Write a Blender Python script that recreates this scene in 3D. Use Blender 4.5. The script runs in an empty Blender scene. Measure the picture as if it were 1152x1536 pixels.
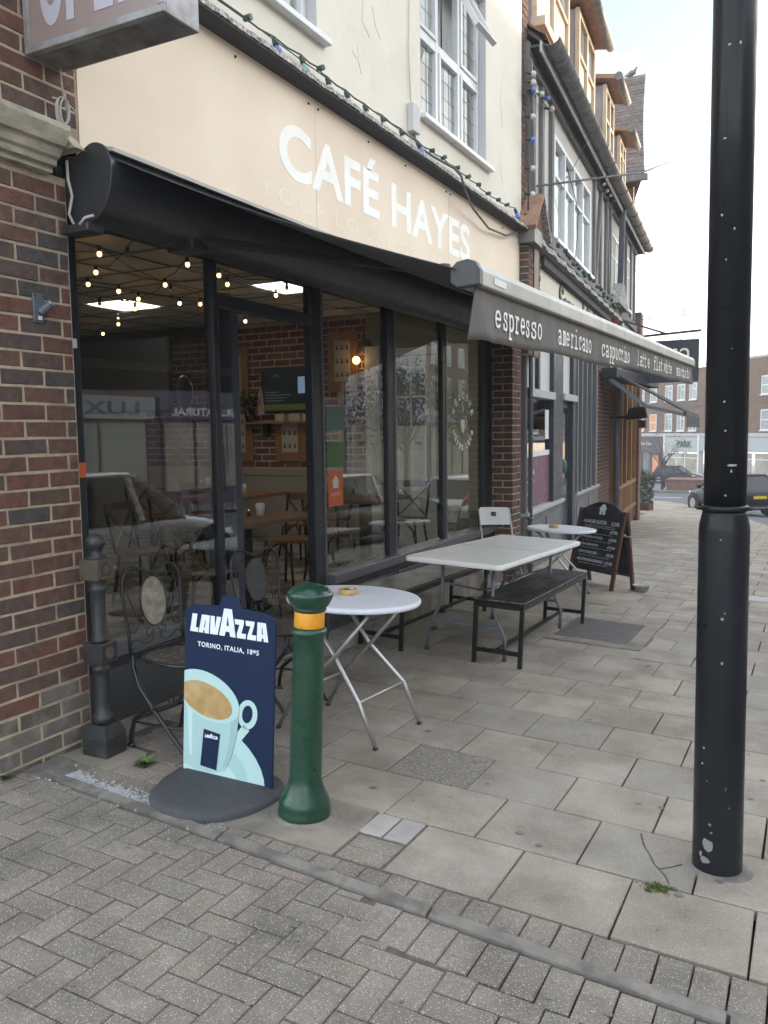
import bpy, bmesh, math, random
from mathutils import Vector, Matrix, Euler
random.seed(7)
PI = math.pi
R = math.radians
sc = bpy.context.scene
COL = sc.collection

# ------------------------------------------------------------------ camera
cam_d = bpy.data.cameras.new('camera')
cam = bpy.data.objects.new('camera', cam_d); COL.objects.link(cam)
cam_d.sensor_fit = 'HORIZONTAL'; cam_d.sensor_width = 36.0
cam_d.lens = 36.0 * 1240.0 / 1152.0
cam_d.clip_start = 0.05; cam_d.clip_end = 2000
_yc = Vector((642, 128, -1240)).normalized()
_zc = Vector((-172, 12878, 1240)).normalized()
_zc = (_zc - _zc.dot(_yc) * _yc).normalized()
_xc = _yc.cross(_zc)
CR = Matrix((_xc, _yc, _zc))
cam.matrix_world = CR.to_4x4()
sc.camera = cam
FWD = CR @ Vector((0, 0, -1))
def seen(p, m=60):
    c = CR.transposed() @ Vector(p)
    if c.z > -0.3: return False
    u = 576 + 1240 * c.x / -c.z; v = 768 - 1240 * c.y / -c.z
    return -m < u < 1152 + m and -m < v < 1536 + m

# ------------------------------------------------------------------ world, sun
SUN_AZ = (0.66, 0.75)      # horizontal direction towards the sun
SUN_EL = 6.5
world = bpy.data.worlds.new('World'); sc.world = world; world.use_nodes = True
wn = world.node_tree; wn.nodes.clear()
sky = wn.nodes.new('ShaderNodeTexSky'); sky.sky_type = 'NISHITA'; sky.sun_disc = False
sky.sun_elevation = R(SUN_EL); sky.sun_rotation = math.atan2(SUN_AZ[0], SUN_AZ[1])
sky.air_density = 1.0; sky.dust_density = 1.2; sky.ozone_density = 1.2
tc = wn.nodes.new('ShaderNodeTexCoord'); mp = wn.nodes.new('ShaderNodeMapping')
mp.inputs['Scale'].default_value = (1, 1, 2.4); mp.inputs['Location'].default_value = (0.3, 0.4, 0.2)
nz = wn.nodes.new('ShaderNodeTexNoise'); nz.inputs['Scale'].default_value = 2.1
nz.inputs['Detail'].default_value = 7; nz.inputs['Roughness'].default_value = 0.56
rp = wn.nodes.new('ShaderNodeValToRGB')
rp.color_ramp.elements[0].position = 0.40; rp.color_ramp.elements[0].color = (0.03, 0.03, 0.03, 1)
rp.color_ramp.elements[1].position = 0.60; rp.color_ramp.elements[1].color = (0.9, 0.9, 0.9, 1)
mx = wn.nodes.new('ShaderNodeMix'); mx.data_type = 'RGBA'
mx.inputs[7].default_value = (6.6, 6.8, 7.1, 1)
bg = wn.nodes.new('ShaderNodeBackground'); bg.inputs['Strength'].default_value = 0.15
wo = wn.nodes.new('ShaderNodeOutputWorld')
L = wn.links.new
L(tc.outputs['Generated'], mp.inputs[0]); L(mp.outputs[0], nz.inputs['Vector']); L(nz.outputs[0], rp.inputs[0])
L(rp.outputs[0], mx.inputs[0]); L(sky.outputs[0], mx.inputs[6]); L(mx.outputs[2], bg.inputs[0]); L(bg.outputs[0], wo.inputs[0])
sd = bpy.data.lights.new('sun', 'SUN'); so = bpy.data.objects.new('sun', sd); COL.objects.link(so)
sd.energy = 2.0; sd.angle = R(0.6); sd.color = (1.0, 0.76, 0.54)
_d = Vector((SUN_AZ[0], SUN_AZ[1], 0)).normalized() * math.cos(R(SUN_EL)); _d.z = math.sin(R(SUN_EL))
so.rotation_euler = _d.to_track_quat('Z', 'Y').to_euler(); so.location = (30, 34, 20)
sc.view_settings.view_transform = 'Standard'; sc.view_settings.look = 'None'
sc.view_settings.exposure = 2.0; sc.view_settings.gamma = 1.0
sc.view_settings.use_curve_mapping = False
sc.cycles.max_bounces = 8; sc.cycles.diffuse_bounces = 3; sc.cycles.glossy_bounces = 4
sc.cycles.transmission_bounces = 4; sc.cycles.transparent_max_bounces = 12
sc.cycles.sample_clamp_indirect = 6.0

# ------------------------------------------------------------------ materials
MATS = {}
def mat(name, col, rough=0.7, metal=0.0, var=0.0, vscale=6.0, bump=0.0, bscale=60.0, orand=0.0,
        col2=None, c2scale=3.0, c2pos=(0.45, 0.6), chips=None, chipscale=120.0, chipthr=0.12, spec=0.5, coat=0.0,
        emit=None, estr=0.0, alpha=None, stretch=None, grain=0.0, gscale=320.0):
    """Principled material in world coordinates: base colour, value noise, second colour patches, light chips, bump."""
    m = bpy.data.materials.new(name); m.use_nodes = True
    nt = m.node_tree; N = nt.nodes; K = nt.links.new
    b = N['Principled BSDF']
    b.inputs['Roughness'].default_value = rough; b.inputs['Metallic'].default_value = metal
    b.inputs['Specular IOR Level'].default_value = spec
    if coat: b.inputs['Coat Weight'].default_value = coat; b.inputs['Coat Roughness'].default_value = 0.15
    g = N.new('ShaderNodeNewGeometry'); pos = g.outputs['Position']
    if stretch:
        mpn = N.new('ShaderNodeMapping'); mpn.inputs['Scale'].default_value = stretch; K(pos, mpn.inputs[0]); pos = mpn.outputs[0]
    c = N.new('ShaderNodeRGB'); c.outputs[0].default_value = (*col, 1); out = c.outputs[0]
    def mix(a, bcol, fac):
        x = N.new('ShaderNodeMix'); x.data_type = 'RGBA'; K(fac, x.inputs[0]); K(a, x.inputs[6])
        if isinstance(bcol, tuple): x.inputs[7].default_value = (*bcol, 1)
        else: K(bcol, x.inputs[7])
        return x.outputs[2]
    def noise(s, det=4, r=0.6):
        n = N.new('ShaderNodeTexNoise'); n.inputs['Scale'].default_value = s; n.inputs['Detail'].default_value = det
        n.inputs['Roughness'].default_value = r; K(pos, n.inputs['Vector']); return n.outputs[0]
    def rng(v, a, b_, lo, hi):
        x = N.new('ShaderNodeMapRange'); K(v, x.inputs[0])
        for i, q in enumerate((a, b_, lo, hi)): x.inputs[i + 1].default_value = q
        return x.outputs[0]
    if orand:
        oi = N.new('ShaderNodeObjectInfo')
        if isinstance(orand, list):   # palette per object
            cr = N.new('ShaderNodeValToRGB'); cr.color_ramp.interpolation = 'CONSTANT'
            e = cr.color_ramp.elements
            while len(e) < len(orand): e.new(0.5)
            for i, q in enumerate(orand): e[i].position = i / len(orand); e[i].color = (*q, 1)
            K(oi.outputs['Random'], cr.inputs[0]); out = cr.outputs[0]
        else:
            h = N.new('ShaderNodeHueSaturation'); K(out, h.inputs['Color'])
            K(rng(oi.outputs['Random'], 0, 1, 1 - orand, 1 + orand), h.inputs['Value']); out = h.outputs[0]
    if col2: out = mix(out, col2, rng(noise(c2scale, 6), c2pos[0], c2pos[1], 0, 1))
    if var:
        h = N.new('ShaderNodeHueSaturation'); K(out, h.inputs['Color'])
        K(rng(noise(vscale, 5), 0.3, 0.7, 1 - var, 1 + var), h.inputs['Value']); out = h.outputs[0]
        K(rng(noise(vscale * 1.7, 3), 0.3, 0.7, max(0.02, rough - 0.1), min(1, rough + 0.1)), b.inputs['Roughness'])
    if grain:
        h = N.new('ShaderNodeHueSaturation'); K(out, h.inputs['Color'])
        K(rng(noise(gscale, 2, 0.8), 0.3, 0.7, 1 - grain, 1 + grain), h.inputs['Value']); out = h.outputs[0]
    if chips:
        v = N.new('ShaderNodeTexVoronoi'); v.inputs['Scale'].default_value = chipscale; K(pos, v.inputs['Vector'])
        near = rng(v.outputs['Distance'], chipthr, chipthr + 0.12, 1, 0)
        sep = N.new('ShaderNodeSeparateColor'); K(v.outputs['Color'], sep.inputs[0])
        for k, (cc, lo, hi) in enumerate(chips):
            sel = rng(sep.outputs[0], lo, lo + 0.001, 0, 1); sel2 = rng(sep.outputs[0], hi, hi + 0.001, 1, 0)
            m1 = N.new('ShaderNodeMath'); m1.operation = 'MULTIPLY'; K(sel, m1.inputs[0]); K(sel2, m1.inputs[1])
            m2 = N.new('ShaderNodeMath'); m2.operation = 'MULTIPLY'; K(m1.outputs[0], m2.inputs[0]); K(near, m2.inputs[1])
            out = mix(out, cc, m2.outputs[0])
    K(out, b.inputs['Base Color'])
    if bump:
        bn = N.new('ShaderNodeBump'); bn.inputs['Strength'].default_value = bump; bn.inputs['Distance'].default_value = 0.01
        K(noise(bscale, 5, 0.65), bn.inputs['Height']); K(bn.outputs[0], b.inputs['Normal'])
    if emit:
        b.inputs['Emission Color'].default_value = (*emit, 1); b.inputs['Emission Strength'].default_value = estr
    if alpha is not None: b.inputs['Alpha'].default_value = alpha
    MATS[name] = m
    return m

def glass_mat(name, tint=(0.9, 0.93, 0.92), ior=2.1, wave=0.0, gl=(1, 1, 1)):
    m = bpy.data.materials.new(name); m.use_nodes = True
    nt = m.node_tree; N = nt.nodes; K = nt.links.new; N.clear()
    o = N.new('ShaderNodeOutputMaterial'); fr = N.new('ShaderNodeFresnel'); fr.inputs[0].default_value = ior
    t = N.new('ShaderNodeBsdfTransparent'); t.inputs[0].default_value = (*tint, 1)
    gg = N.new('ShaderNodeBsdfGlossy'); gg.inputs['Roughness'].default_value = 0.0; gg.inputs[0].default_value = (*gl, 1)
    bf = N.new('ShaderNodeNewGeometry'); inv = N.new('ShaderNodeMath'); inv.operation = 'SUBTRACT'; inv.inputs[0].default_value = 1.0
    K(bf.outputs['Backfacing'], inv.inputs[1]); ml = N.new('ShaderNodeMath'); ml.operation = 'MULTIPLY'
    K(inv.outputs[0], ml.inputs[0]); K(fr.outputs[0], ml.inputs[1])     # only the outer face of the pane mirrors
    mxx = N.new('ShaderNodeMixShader'); K(ml.outputs[0], mxx.inputs[0]); K(t.outputs[0], mxx.inputs[1]); K(gg.outputs[0], mxx.inputs[2])
    if wave:
        bn = N.new('ShaderNodeBump'); bn.inputs['Strength'].default_value = wave; bn.inputs['Distance'].default_value = 0.02
        nn = N.new('ShaderNodeTexNoise'); nn.inputs['Scale'].default_value = 1.2; K(nn.outputs[0], bn.inputs['Height'])
        K(bn.outputs[0], gg.inputs['Normal'])
    K(mxx.outputs[0], o.inputs[0])
    return m

SLABC = [((0.50, 0.48, 0.45), 0.0, 0.16), ((0.06, 0.055, 0.055), 0.72, 0.9)]
M = dict(
 slab=mat('paving_slab', (0.30, 0.262, 0.22), 0.85, orand=[(0.315, 0.275, 0.226), (0.285, 0.255, 0.214), (0.335, 0.285, 0.228), (0.30, 0.262, 0.213), (0.27, 0.242, 0.203), (0.325, 0.29, 0.24), (0.295, 0.262, 0.218)], var=0.22, vscale=2.2, bump=0.45, bscale=240, grain=0.17, gscale=260, chips=[((0.62, 0.60, 0.55), 0.0, 0.22), ((0.09, 0.08, 0.075), 0.70, 0.92)], chipscale=190, chipthr=0.17, col2=(0.205, 0.170, 0.135), c2scale=2.7, c2pos=(0.44, 0.70)),
 slab_rough=mat('rough_aggregate_slab', (0.235, 0.208, 0.178), 0.9, var=0.3, vscale=60, bump=1.0, bscale=110, grain=0.2, chips=[((0.5, 0.47, 0.42), 0, 0.3), ((0.07, 0.065, 0.06), 0.62, 0.92)], chipscale=135, chipthr=0.26),
 block=mat('paving_block', (0.19, 0.165, 0.148), 0.88, orand=[(0.28, 0.232, 0.190), (0.252, 0.215, 0.177), (0.265, 0.23, 0.190), (0.285, 0.246, 0.204), (0.24, 0.212, 0.178), (0.27, 0.235, 0.193)], var=0.20, vscale=4, col2=(0.165, 0.145, 0.125), c2scale=3.1, c2pos=(0.48, 0.72), grain=0.20, gscale=240, bump=0.9, bscale=190, chips=[((0.78, 0.76, 0.72), 0.0, 0.20), ((0.5, 0.46, 0.42), 0.2, 0.34), ((0.06, 0.05, 0.05), 0.66, 0.88)], chipscale=210, chipthr=0.24),
 gum=mat('old_gum', (0.17, 0.155, 0.14), 0.8, var=0.3, vscale=9),
 joint=mat('joint_sand', (0.125, 0.108, 0.088), 0.95, var=0.35, vscale=30, bump=0.6, bscale=200, col2=(0.12, 0.105, 0.09), c2scale=4),
 kerb=mat('kerb_concrete', (0.205, 0.188, 0.165), 0.85, orand=0.08, var=0.2, vscale=9, bump=0.5, bscale=150, col2=(0.12, 0.11, 0.10), c2scale=6),
 concrete=mat('patch_concrete', (0.27, 0.232, 0.188), 0.88, grain=0.14, var=0.2, vscale=4, bump=0.4, bscale=140, col2=(0.17, 0.15, 0.13), c2scale=3, chips=SLABC, chipscale=150, chipthr=0.06),
 white_patch=mat('pale_paver', (0.36, 0.335, 0.315), 0.8, orand=0.08, var=0.12, vscale=12, bump=0.3),
 asphalt=mat('asphalt', (0.10, 0.10, 0.105), 0.9, var=0.14, vscale=1.2, bump=0.4, bscale=120),
 road_white=mat('road_paint', (0.6, 0.6, 0.58), 0.8, var=0.2, vscale=12),
 render=mat('cream_render', (0.80, 0.745, 0.63), 0.85, var=0.05, vscale=1.5, bump=0.35, bscale=18, col2=(0.70, 0.64, 0.52), c2scale=0.9, c2pos=(0.52, 0.75)),
 sign=mat('beige_sign_panel', (0.84, 0.70, 0.535), 0.55, orand=0.02, var=0.04, vscale=1.2, col2=(0.83, 0.66, 0.52), c2scale=1.1, c2pos=(0.5, 0.7)),
 letter=mat('cream_lettering', (0.93, 0.92, 0.86), 0.5, var=0.03),
 letter_faint=mat('pale_thin_lettering', (0.92, 0.82, 0.67), 0.5),
 mortar=mat('mortar', (0.50, 0.41, 0.285), 0.9, var=0.16, vscale=25, bump=0.5, bscale=160, col2=(0.36, 0.29, 0.21), c2scale=5),
 mortar_pale=mat('pale_mortar', (0.52, 0.45, 0.38), 0.9, var=0.2, vscale=20, bump=0.5),
 brick=mat('red_brick', (0.13, 0.06, 0.045), 0.85, orand=[(0.142, 0.074, 0.056), (0.165, 0.074, 0.056), (0.118, 0.074, 0.060), (0.104, 0.072, 0.062), (0.155, 0.080, 0.058), (0.145, 0.070, 0.054), (0.084, 0.072, 0.068), (0.175, 0.078, 0.060), (0.148, 0.082, 0.062), (0.162, 0.072, 0.052), (0.12, 0.076, 0.058), (0.135, 0.075, 0.056), (0.11, 0.07, 0.056)], var=0.30, vscale=17, grain=0.14, gscale=120, bump=0.8, bscale=120, col2=(0.11, 0.09, 0.075), c2scale=9, c2pos=(0.55, 0.8)),
 brick_dirty=mat('grimy_brick', (0.13, 0.115, 0.10), 0.9, orand=[(0.155, 0.14, 0.12), (0.13, 0.115, 0.10), (0.17, 0.155, 0.13), (0.11, 0.09, 0.08)], var=0.25, vscale=10, bump=0.6, bscale=90, col2=(0.26, 0.24, 0.21), c2scale=7, c2pos=(0.5, 0.75)),
 brick_in=mat('interior_brick', (0.2, 0.07, 0.05), 0.8, orand=[(0.17, 0.072, 0.056), (0.145, 0.06, 0.048), (0.20, 0.085, 0.065), (0.125, 0.055, 0.047)], var=0.2, vscale=14, bump=0.5),
 brick_far=mat('brown_brick', (0.18, 0.108, 0.072), 0.9, var=0.2, vscale=2.0, orand=0.04),
 stone=mat('cornice_stone', (0.46, 0.42, 0.33), 0.85, var=0.25, vscale=6, bump=0.5, bscale=60, col2=(0.2, 0.18, 0.14), c2scale=5, c2pos=(0.5, 0.72), stretch=(1, 1, 3)),
 lead=mat('weathered_lead', (0.17, 0.165, 0.155), 0.8, var=0.3, vscale=20, bump=0.7, bscale=60, col2=(0.58, 0.55, 0.49), c2scale=46, c2pos=(0.46, 0.58)),
 frame=mat('anthracite_frame', (0.017, 0.020, 0.026), 0.42, var=0.1, vscale=8, bump=0.05),
 frame_edge=mat('grey_frame_trim', (0.10, 0.105, 0.115), 0.45, var=0.08),
 riser=mat('grey_stall_riser', (0.060, 0.064, 0.068), 0.5, var=0.1, vscale=5),
 grey_paint=mat('mid_grey_paint', (0.13, 0.135, 0.145), 0.5, var=0.08, vscale=4),
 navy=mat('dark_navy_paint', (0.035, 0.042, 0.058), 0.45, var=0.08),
 plinth=mat('cement_plinth', (0.33, 0.29, 0.24), 0.9, var=0.25, vscale=5, bump=0.7, bscale=30, col2=(0.16, 0.14, 0.12), c2scale=3.5, c2pos=(0.45, 0.65), stretch=(1, 1, 0.4)),
 upvc=mat('white_upvc', (0.70, 0.70, 0.70), 0.35, var=0.03),
 upvc_grey=mat('grey_and_reveal_shade', (0.55, 0.55, 0.55), 0.6),
 curtain=mat('net_curtain', (0.66, 0.66, 0.63), 0.9, var=0.10, vscale=5, stretch=(1, 9, 0.4)),
 dark=mat('dark_interior', (0.03, 0.03, 0.032), 0.9),
 black_metal=mat('black_metal', (0.018, 0.018, 0.02), 0.35, var=0.15, vscale=30, bump=0.1, bscale=80, spec=0.5),
 cast=mat('cast_iron', (0.028, 0.030, 0.032), 0.4, var=0.3, vscale=16, bump=0.35, bscale=60, col2=(0.07, 0.06, 0.05), c2scale=9, c2pos=(0.56, 0.75)),
 rust=mat('rusty_iron', (0.085, 0.066, 0.050), 0.7, var=0.3, vscale=20, bump=0.4),
 post=mat('gloss_black_post', (0.013, 0.014, 0.017), 0.36, spec=0.2, var=0.12, vscale=6, bump=0.04, bscale=25, coat=0.12),
 green=mat('bollard_green', (0.007, 0.048, 0.026), 0.34, var=0.22, vscale=9, bump=0.18, bscale=28, coat=0.25, col2=(0.035, 0.06, 0.042), c2scale=15, c2pos=(0.60, 0.74)),
 yellow=mat('yellow_band', (0.72, 0.31, 0.02), 0.45, var=0.16, vscale=14, col2=(0.4, 0.2, 0.04), c2scale=20, c2pos=(0.62, 0.75)),
 steel=mat('grey_steel', (0.42, 0.42, 0.42), 0.38, metal=0.75, var=0.08),
 steel_dk=mat('bluish_grey_steel', (0.14, 0.16, 0.19), 0.45, metal=0.3, var=0.08),
 plastic=mat('white_plastic', (0.72, 0.74, 0.80), 0.45, var=0.03, bump=0.08, bscale=300),
 plastic_w=mat('offwhite_plastic', (0.84, 0.83, 0.79), 0.42, var=0.06, vscale=5, bump=0.1, bscale=200),
 bench=mat('black_bench_paint', (0.010, 0.010, 0.010), 0.36, spec=0.3, var=0.25, vscale=7, bump=0.12, bscale=30, chips=[((0.3, 0.28, 0.25), 0, 0.025)], chipscale=18, chipthr=0.04, stretch=(1, 0.3, 1)),
 bench_old=mat('worn_bench_paint', (0.11, 0.11, 0.095), 0.4, var=0.3, vscale=4, bump=0.1, col2=(0.17, 0.165, 0.14), c2scale=3),
 worn=mat('worn_edge', (0.28, 0.27, 0.26), 0.6, var=0.3, vscale=60, col2=(0.03, 0.03, 0.03), c2scale=25, c2pos=(0.45, 0.55)),
 ash=mat('terracotta_ashtray', (0.52, 0.34, 0.15), 0.5, var=0.15, vscale=30),
 ash_in=mat('ash_residue', (0.10, 0.07, 0.05), 0.9, var=0.4, vscale=90, bump=0.6),
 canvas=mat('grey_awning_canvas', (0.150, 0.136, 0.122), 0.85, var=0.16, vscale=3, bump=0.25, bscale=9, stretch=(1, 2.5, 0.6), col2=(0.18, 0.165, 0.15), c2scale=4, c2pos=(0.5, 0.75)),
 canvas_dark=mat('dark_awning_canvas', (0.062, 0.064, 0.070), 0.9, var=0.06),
 bar=mat('silver_awning_bar', (0.40, 0.39, 0.35), 0.45, var=0.08, vscale=4),
 awning_dk=mat('dark_awning_metal', (0.032, 0.033, 0.037), 0.42, var=0.08),
 blue=mat('sign_navy', (0.010, 0.022, 0.062), 0.55, var=0.05, spec=0.2),
 sign_white=mat('print_white', (0.80, 0.84, 0.92), 0.45, var=0.05, vscale=20, col2=(0.45, 0.47, 0.5), c2scale=30, c2pos=(0.66, 0.74)),
 cup=mat('print_pale_blue', (0.40, 0.60, 0.60), 0.4, var=0.03),
 cup2=mat('print_pale_saucer', (0.47, 0.68, 0.67), 0.4, var=0.02),
 cup3b=mat('print_soft_shade', (0.33, 0.51, 0.515), 0.4, var=0.05, vscale=20),
 cup_hi=mat('print_highlight', (0.52, 0.73, 0.72), 0.4),
 cup3=mat('print_shade_blue', (0.26, 0.42, 0.43), 0.4),
 coffee=mat('print_coffee', (0.42, 0.27, 0.10), 0.45, var=0.12, vscale=9, col2=(0.50, 0.36, 0.18), c2scale=12),
 rubber=mat('grey_rubber_base', (0.055, 0.056, 0.062), 0.75, var=0.12, vscale=12, bump=0.3, bscale=150),
 chalk_bd=mat('chalkboard', (0.014, 0.018, 0.026), 0.6, var=0.2, vscale=8, col2=(0.03, 0.033, 0.04), c2scale=8),
 chalk=mat('chalk_writing', (0.78, 0.80, 0.85), 0.9, var=0.2, vscale=60),
 chalk_dim=mat('faint_chalk', (0.10, 0.10, 0.115), 0.9),
 wood_red=mat('mahogany_wood', (0.095, 0.042, 0.026), 0.5, var=0.25, vscale=30, stretch=(1, 1, 0.15), bump=0.15),
 wood=mat('chair_wood', (0.22, 0.105, 0.05), 0.4, var=0.25, vscale=25, stretch=(0.3, 1, 1)),
 wood_lt=mat('pine_board', (0.30, 0.15, 0.06), 0.6, var=0.2, vscale=18, stretch=(1, 1, 0.2)),
 dormer=mat('dormer_timber', (0.52, 0.43, 0.32), 0.7, var=0.1, vscale=4),
 dormer_grey=mat('lead_cheek', (0.30, 0.29, 0.30), 0.7, var=0.15, vscale=3),
 tile=mat('roof_tile', (0.26, 0.15, 0.10), 0.85, orand=0.2, var=0.3, vscale=8, bump=0.5),
 tile_grey=mat('grey_roof_tile', (0.115, 0.09, 0.08), 0.85, orand=0.25, var=0.3, vscale=3),
 tudor=mat('weathered_black_timber', (0.16, 0.15, 0.15), 0.8, var=0.3, vscale=9, stretch=(1, 1, 0.2)),
 panel=mat('white_infill', (0.58, 0.56, 0.52), 0.9, var=0.06, vscale=2),
 gutter=mat('grey_gutter', (0.15, 0.15, 0.15), 0.5, var=0.2, vscale=8, col2=(0.22, 0.20, 0.18), c2scale=6),
 soffit=mat('dark_soffit', (0.06, 0.06, 0.065), 0.8),
 cable=mat('dark_cable', (0.04, 0.045, 0.04), 0.6),
 cable_w=mat('white_cable', (0.50, 0.47, 0.43), 0.6),
 socket=mat('green_socket', (0.03, 0.075, 0.06), 0.5),
 bulb_blue=mat('blue_bulb', (0.10, 0.17, 0.50), 0.25, spec=0.6), bulb_green=mat('green_bulb', (0.22, 0.42, 0.33), 0.3),
 bulb_clear=mat('cloudy_bulb', (0.55, 0.54, 0.48), 0.2, spec=0.7), bulb_red=mat('red_bulb', (0.6, 0.08, 0.05), 0.3),
 bulb_lit=mat('lit_bulb', (1, 0.7, 0.35), 0.3, emit=(1.0, 0.52, 0.17), estr=3.2),
 led=mat('led_panel', (1, 0.97, 0.85), 0.5, emit=(1.0, 0.93, 0.76), estr=2.0),
 ceil=mat('ceiling_tile', (0.78, 0.77, 0.74), 0.9, orand=0.05, var=0.08, vscale=3),
 tbar=mat('ceiling_grid', (0.30, 0.29, 0.27), 0.7),
 floor_a=mat('floor_tile_light', (0.34, 0.31, 0.27), 0.35, var=0.12, vscale=5), floor_b=mat('floor_tile_dark', (0.13, 0.10, 0.08), 0.35, var=0.12, vscale=5),
 wall_in=mat('greige_wall', (0.33, 0.31, 0.26), 0.85, var=0.05), olive=mat('olive_blind', (0.52, 0.53, 0.43), 0.8, var=0.08, vscale=2, bump=0.1),
 door_w=mat('white_painted_door', (0.84, 0.85, 0.86), 0.4, var=0.03),
 paper=mat('poster_paper', (0.52, 0.48, 0.38), 0.8, var=0.1), ink=mat('poster_ink', (0.10, 0.10, 0.09), 0.8),
 screen=mat('tv_screen', (0.012, 0.015, 0.016), 0.5, spec=0.1, emit=(0.05, 0.07, 0.075), estr=0.02),
 screen_g=mat('tv_green_bar', (0.06, 0.08, 0.02), 0.3, emit=(0.22, 0.28, 0.08), estr=0.02),
 screen_b=mat('tv_blue_photo', (0.2, 0.3, 0.5), 0.3, emit=(0.25, 0.38, 0.6), estr=0.10), screen_t=mat('tv_text', (0.12, 0.14, 0.14), 0.5, emit=(0.35, 0.4, 0.4), estr=0.03),
 orange=mat('orange_sticker', (0.72, 0.14, 0.04), 0.5, var=0.08), green_st=mat('green_sticker', (0.05, 0.16, 0.03), 0.5), teal_st=mat('teal_sticker', (0.06, 0.16, 0.13), 0.5),
 chrome=mat('chrome', (0.6, 0.6, 0.62), 0.15, metal=1.0), white=mat('plain_white', (0.75, 0.75, 0.73), 0.5, var=0.05),
 decal_blue=mat('decal_blue', (0.10, 0.16, 0.30), 0.5), decal=mat('decal_cream', (0.84, 0.85, 0.74), 0.6),
 leaf=mat('leaf', (0.055, 0.10, 0.03), 0.6, var=0.4, vscale=14), leaf_dk=mat('dark_leaf', (0.03, 0.055, 0.02), 0.6, var=0.4, vscale=5), weed=mat('weed_leaf', (0.10, 0.19, 0.045), 0.6, var=0.3, vscale=40), moss=mat('moss', (0.085, 0.12, 0.025), 0.95, var=0.4, vscale=60, bump=1.0),
 bark=mat('bark', (0.09, 0.07, 0.055), 0.9, var=0.3, vscale=12, bump=0.7),
 fabric_tan=mat('embossed_tan_plaque', (0.27, 0.245, 0.20), 0.45, metal=0.2, var=0.5, vscale=16, bump=0.8, bscale=22), fabric_dk=mat('embossed_dark_plaque', (0.045, 0.043, 0.042), 0.5, var=0.4, vscale=16, bump=0.8, bscale=22), mosaic=mat('woven_seat', (0.06, 0.05, 0.045), 0.5, chips=[((0.30, 0.24, 0.18), 0, 0.5)], chipscale=45, chipthr=0.25),
 paint_white=mat('white_spill', (0.46, 0.46, 0.47), 0.9, var=0.15, vscale=20),
 purple=mat('plum_poster', (0.16, 0.075, 0.115), 0.5, var=0.05), grille=mat('drain_iron', (0.115, 0.10, 0.098), 0.7, var=0.2, vscale=20, bump=0.4),
 alu=mat('dull_aluminium', (0.36, 0.36, 0.37), 0.5, metal=0.2, var=0.15, vscale=8, col2=(0.24, 0.23, 0.21), c2scale=8), lightbox=mat('lightbox_face', (0.30, 0.23, 0.215), 0.35, var=0.06, vscale=2), lb_letter=mat('lightbox_letter', (0.48, 0.46, 0.52), 0.4),
 underside=mat('dirty_underside', (0.20, 0.19, 0.18), 0.8, var=0.3, vscale=6, col2=(0.1, 0.09, 0.08), c2scale=5),
 car_black=mat('car_black_paint', (0.010, 0.010, 0.012), 0.4, spec=0.25, coat=0.12), car_blue=mat('car_blue_paint', (0.04, 0.16, 0.50), 0.25, coat=1.0), car_grey=mat('car_silver_paint', (0.60, 0.60, 0.60), 0.28, metal=0.3, coat=1.0), car_tan=mat('car_bronze_paint', (0.22, 0.18, 0.12), 0.3, metal=0.4, coat=1.0),
 car_glass=mat('car_glass', (0.02, 0.022, 0.025), 0.08, spec=0.4), tyre=mat('tyre', (0.018, 0.018, 0.018), 0.85), tail=mat('tail_light', (0.35, 0.02, 0.015), 0.2, coat=1), head=mat('head_light', (0.7, 0.72, 0.75), 0.15, coat=1), plate_y=mat('yellow_plate', (0.75, 0.55, 0.05), 0.5), plate_w=mat('white_plate', (0.75, 0.75, 0.72), 0.5),
 opp_white=mat('opposite_white_render', (0.50, 0.50, 0.54), 0.85, var=0.05), opp_purple=mat('opposite_plum_front', (0.10, 0.075, 0.13), 0.5), opp_brick=mat('opposite_brick', (0.17, 0.10, 0.075), 0.9, var=0.2, vscale=3), shutter=mat('roller_shutter', (0.36, 0.37, 0.33), 0.6, var=0.05, stretch=(1, 1, 6)),
 fascia_grey=mat('pale_fascia', (0.42, 0.42, 0.43), 0.6, var=0.05), fascia_plum=mat('plum_fascia', (0.075, 0.045, 0.062), 0.5), atm_and_glint=mat('orange_atm_and_glint', (0.60, 0.25, 0.10), 0.5, emit=(1.0, 0.4, 0.15), estr=0.03), cone=mat('cone_orange', (0.75, 0.13, 0.04), 0.5), shopglow=mat('shop_window_inside', (0.20, 0.19, 0.17), 0.4, var=0.6, vscale=0.9, emit=(0.9, 0.8, 0.6), estr=0.05), 
 union=mat('flag_red', (0.50, 0.05, 0.05), 0.8), union_b=mat('flag_cloth', (0.40, 0.36, 0.38), 0.8),
)
M['glass'] = glass_mat('shop_glass', tint=(0.84, 0.87, 0.86), wave=0.02)
M['glass_up'] = glass_mat('window_glass', tint=(0.92, 0.94, 0.94), ior=1.7)
M['glass_far'] = mat('far_window_glass', (0.22, 0.24, 0.25), 0.12, spec=0.9, var=0.5, vscale=0.7)

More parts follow.
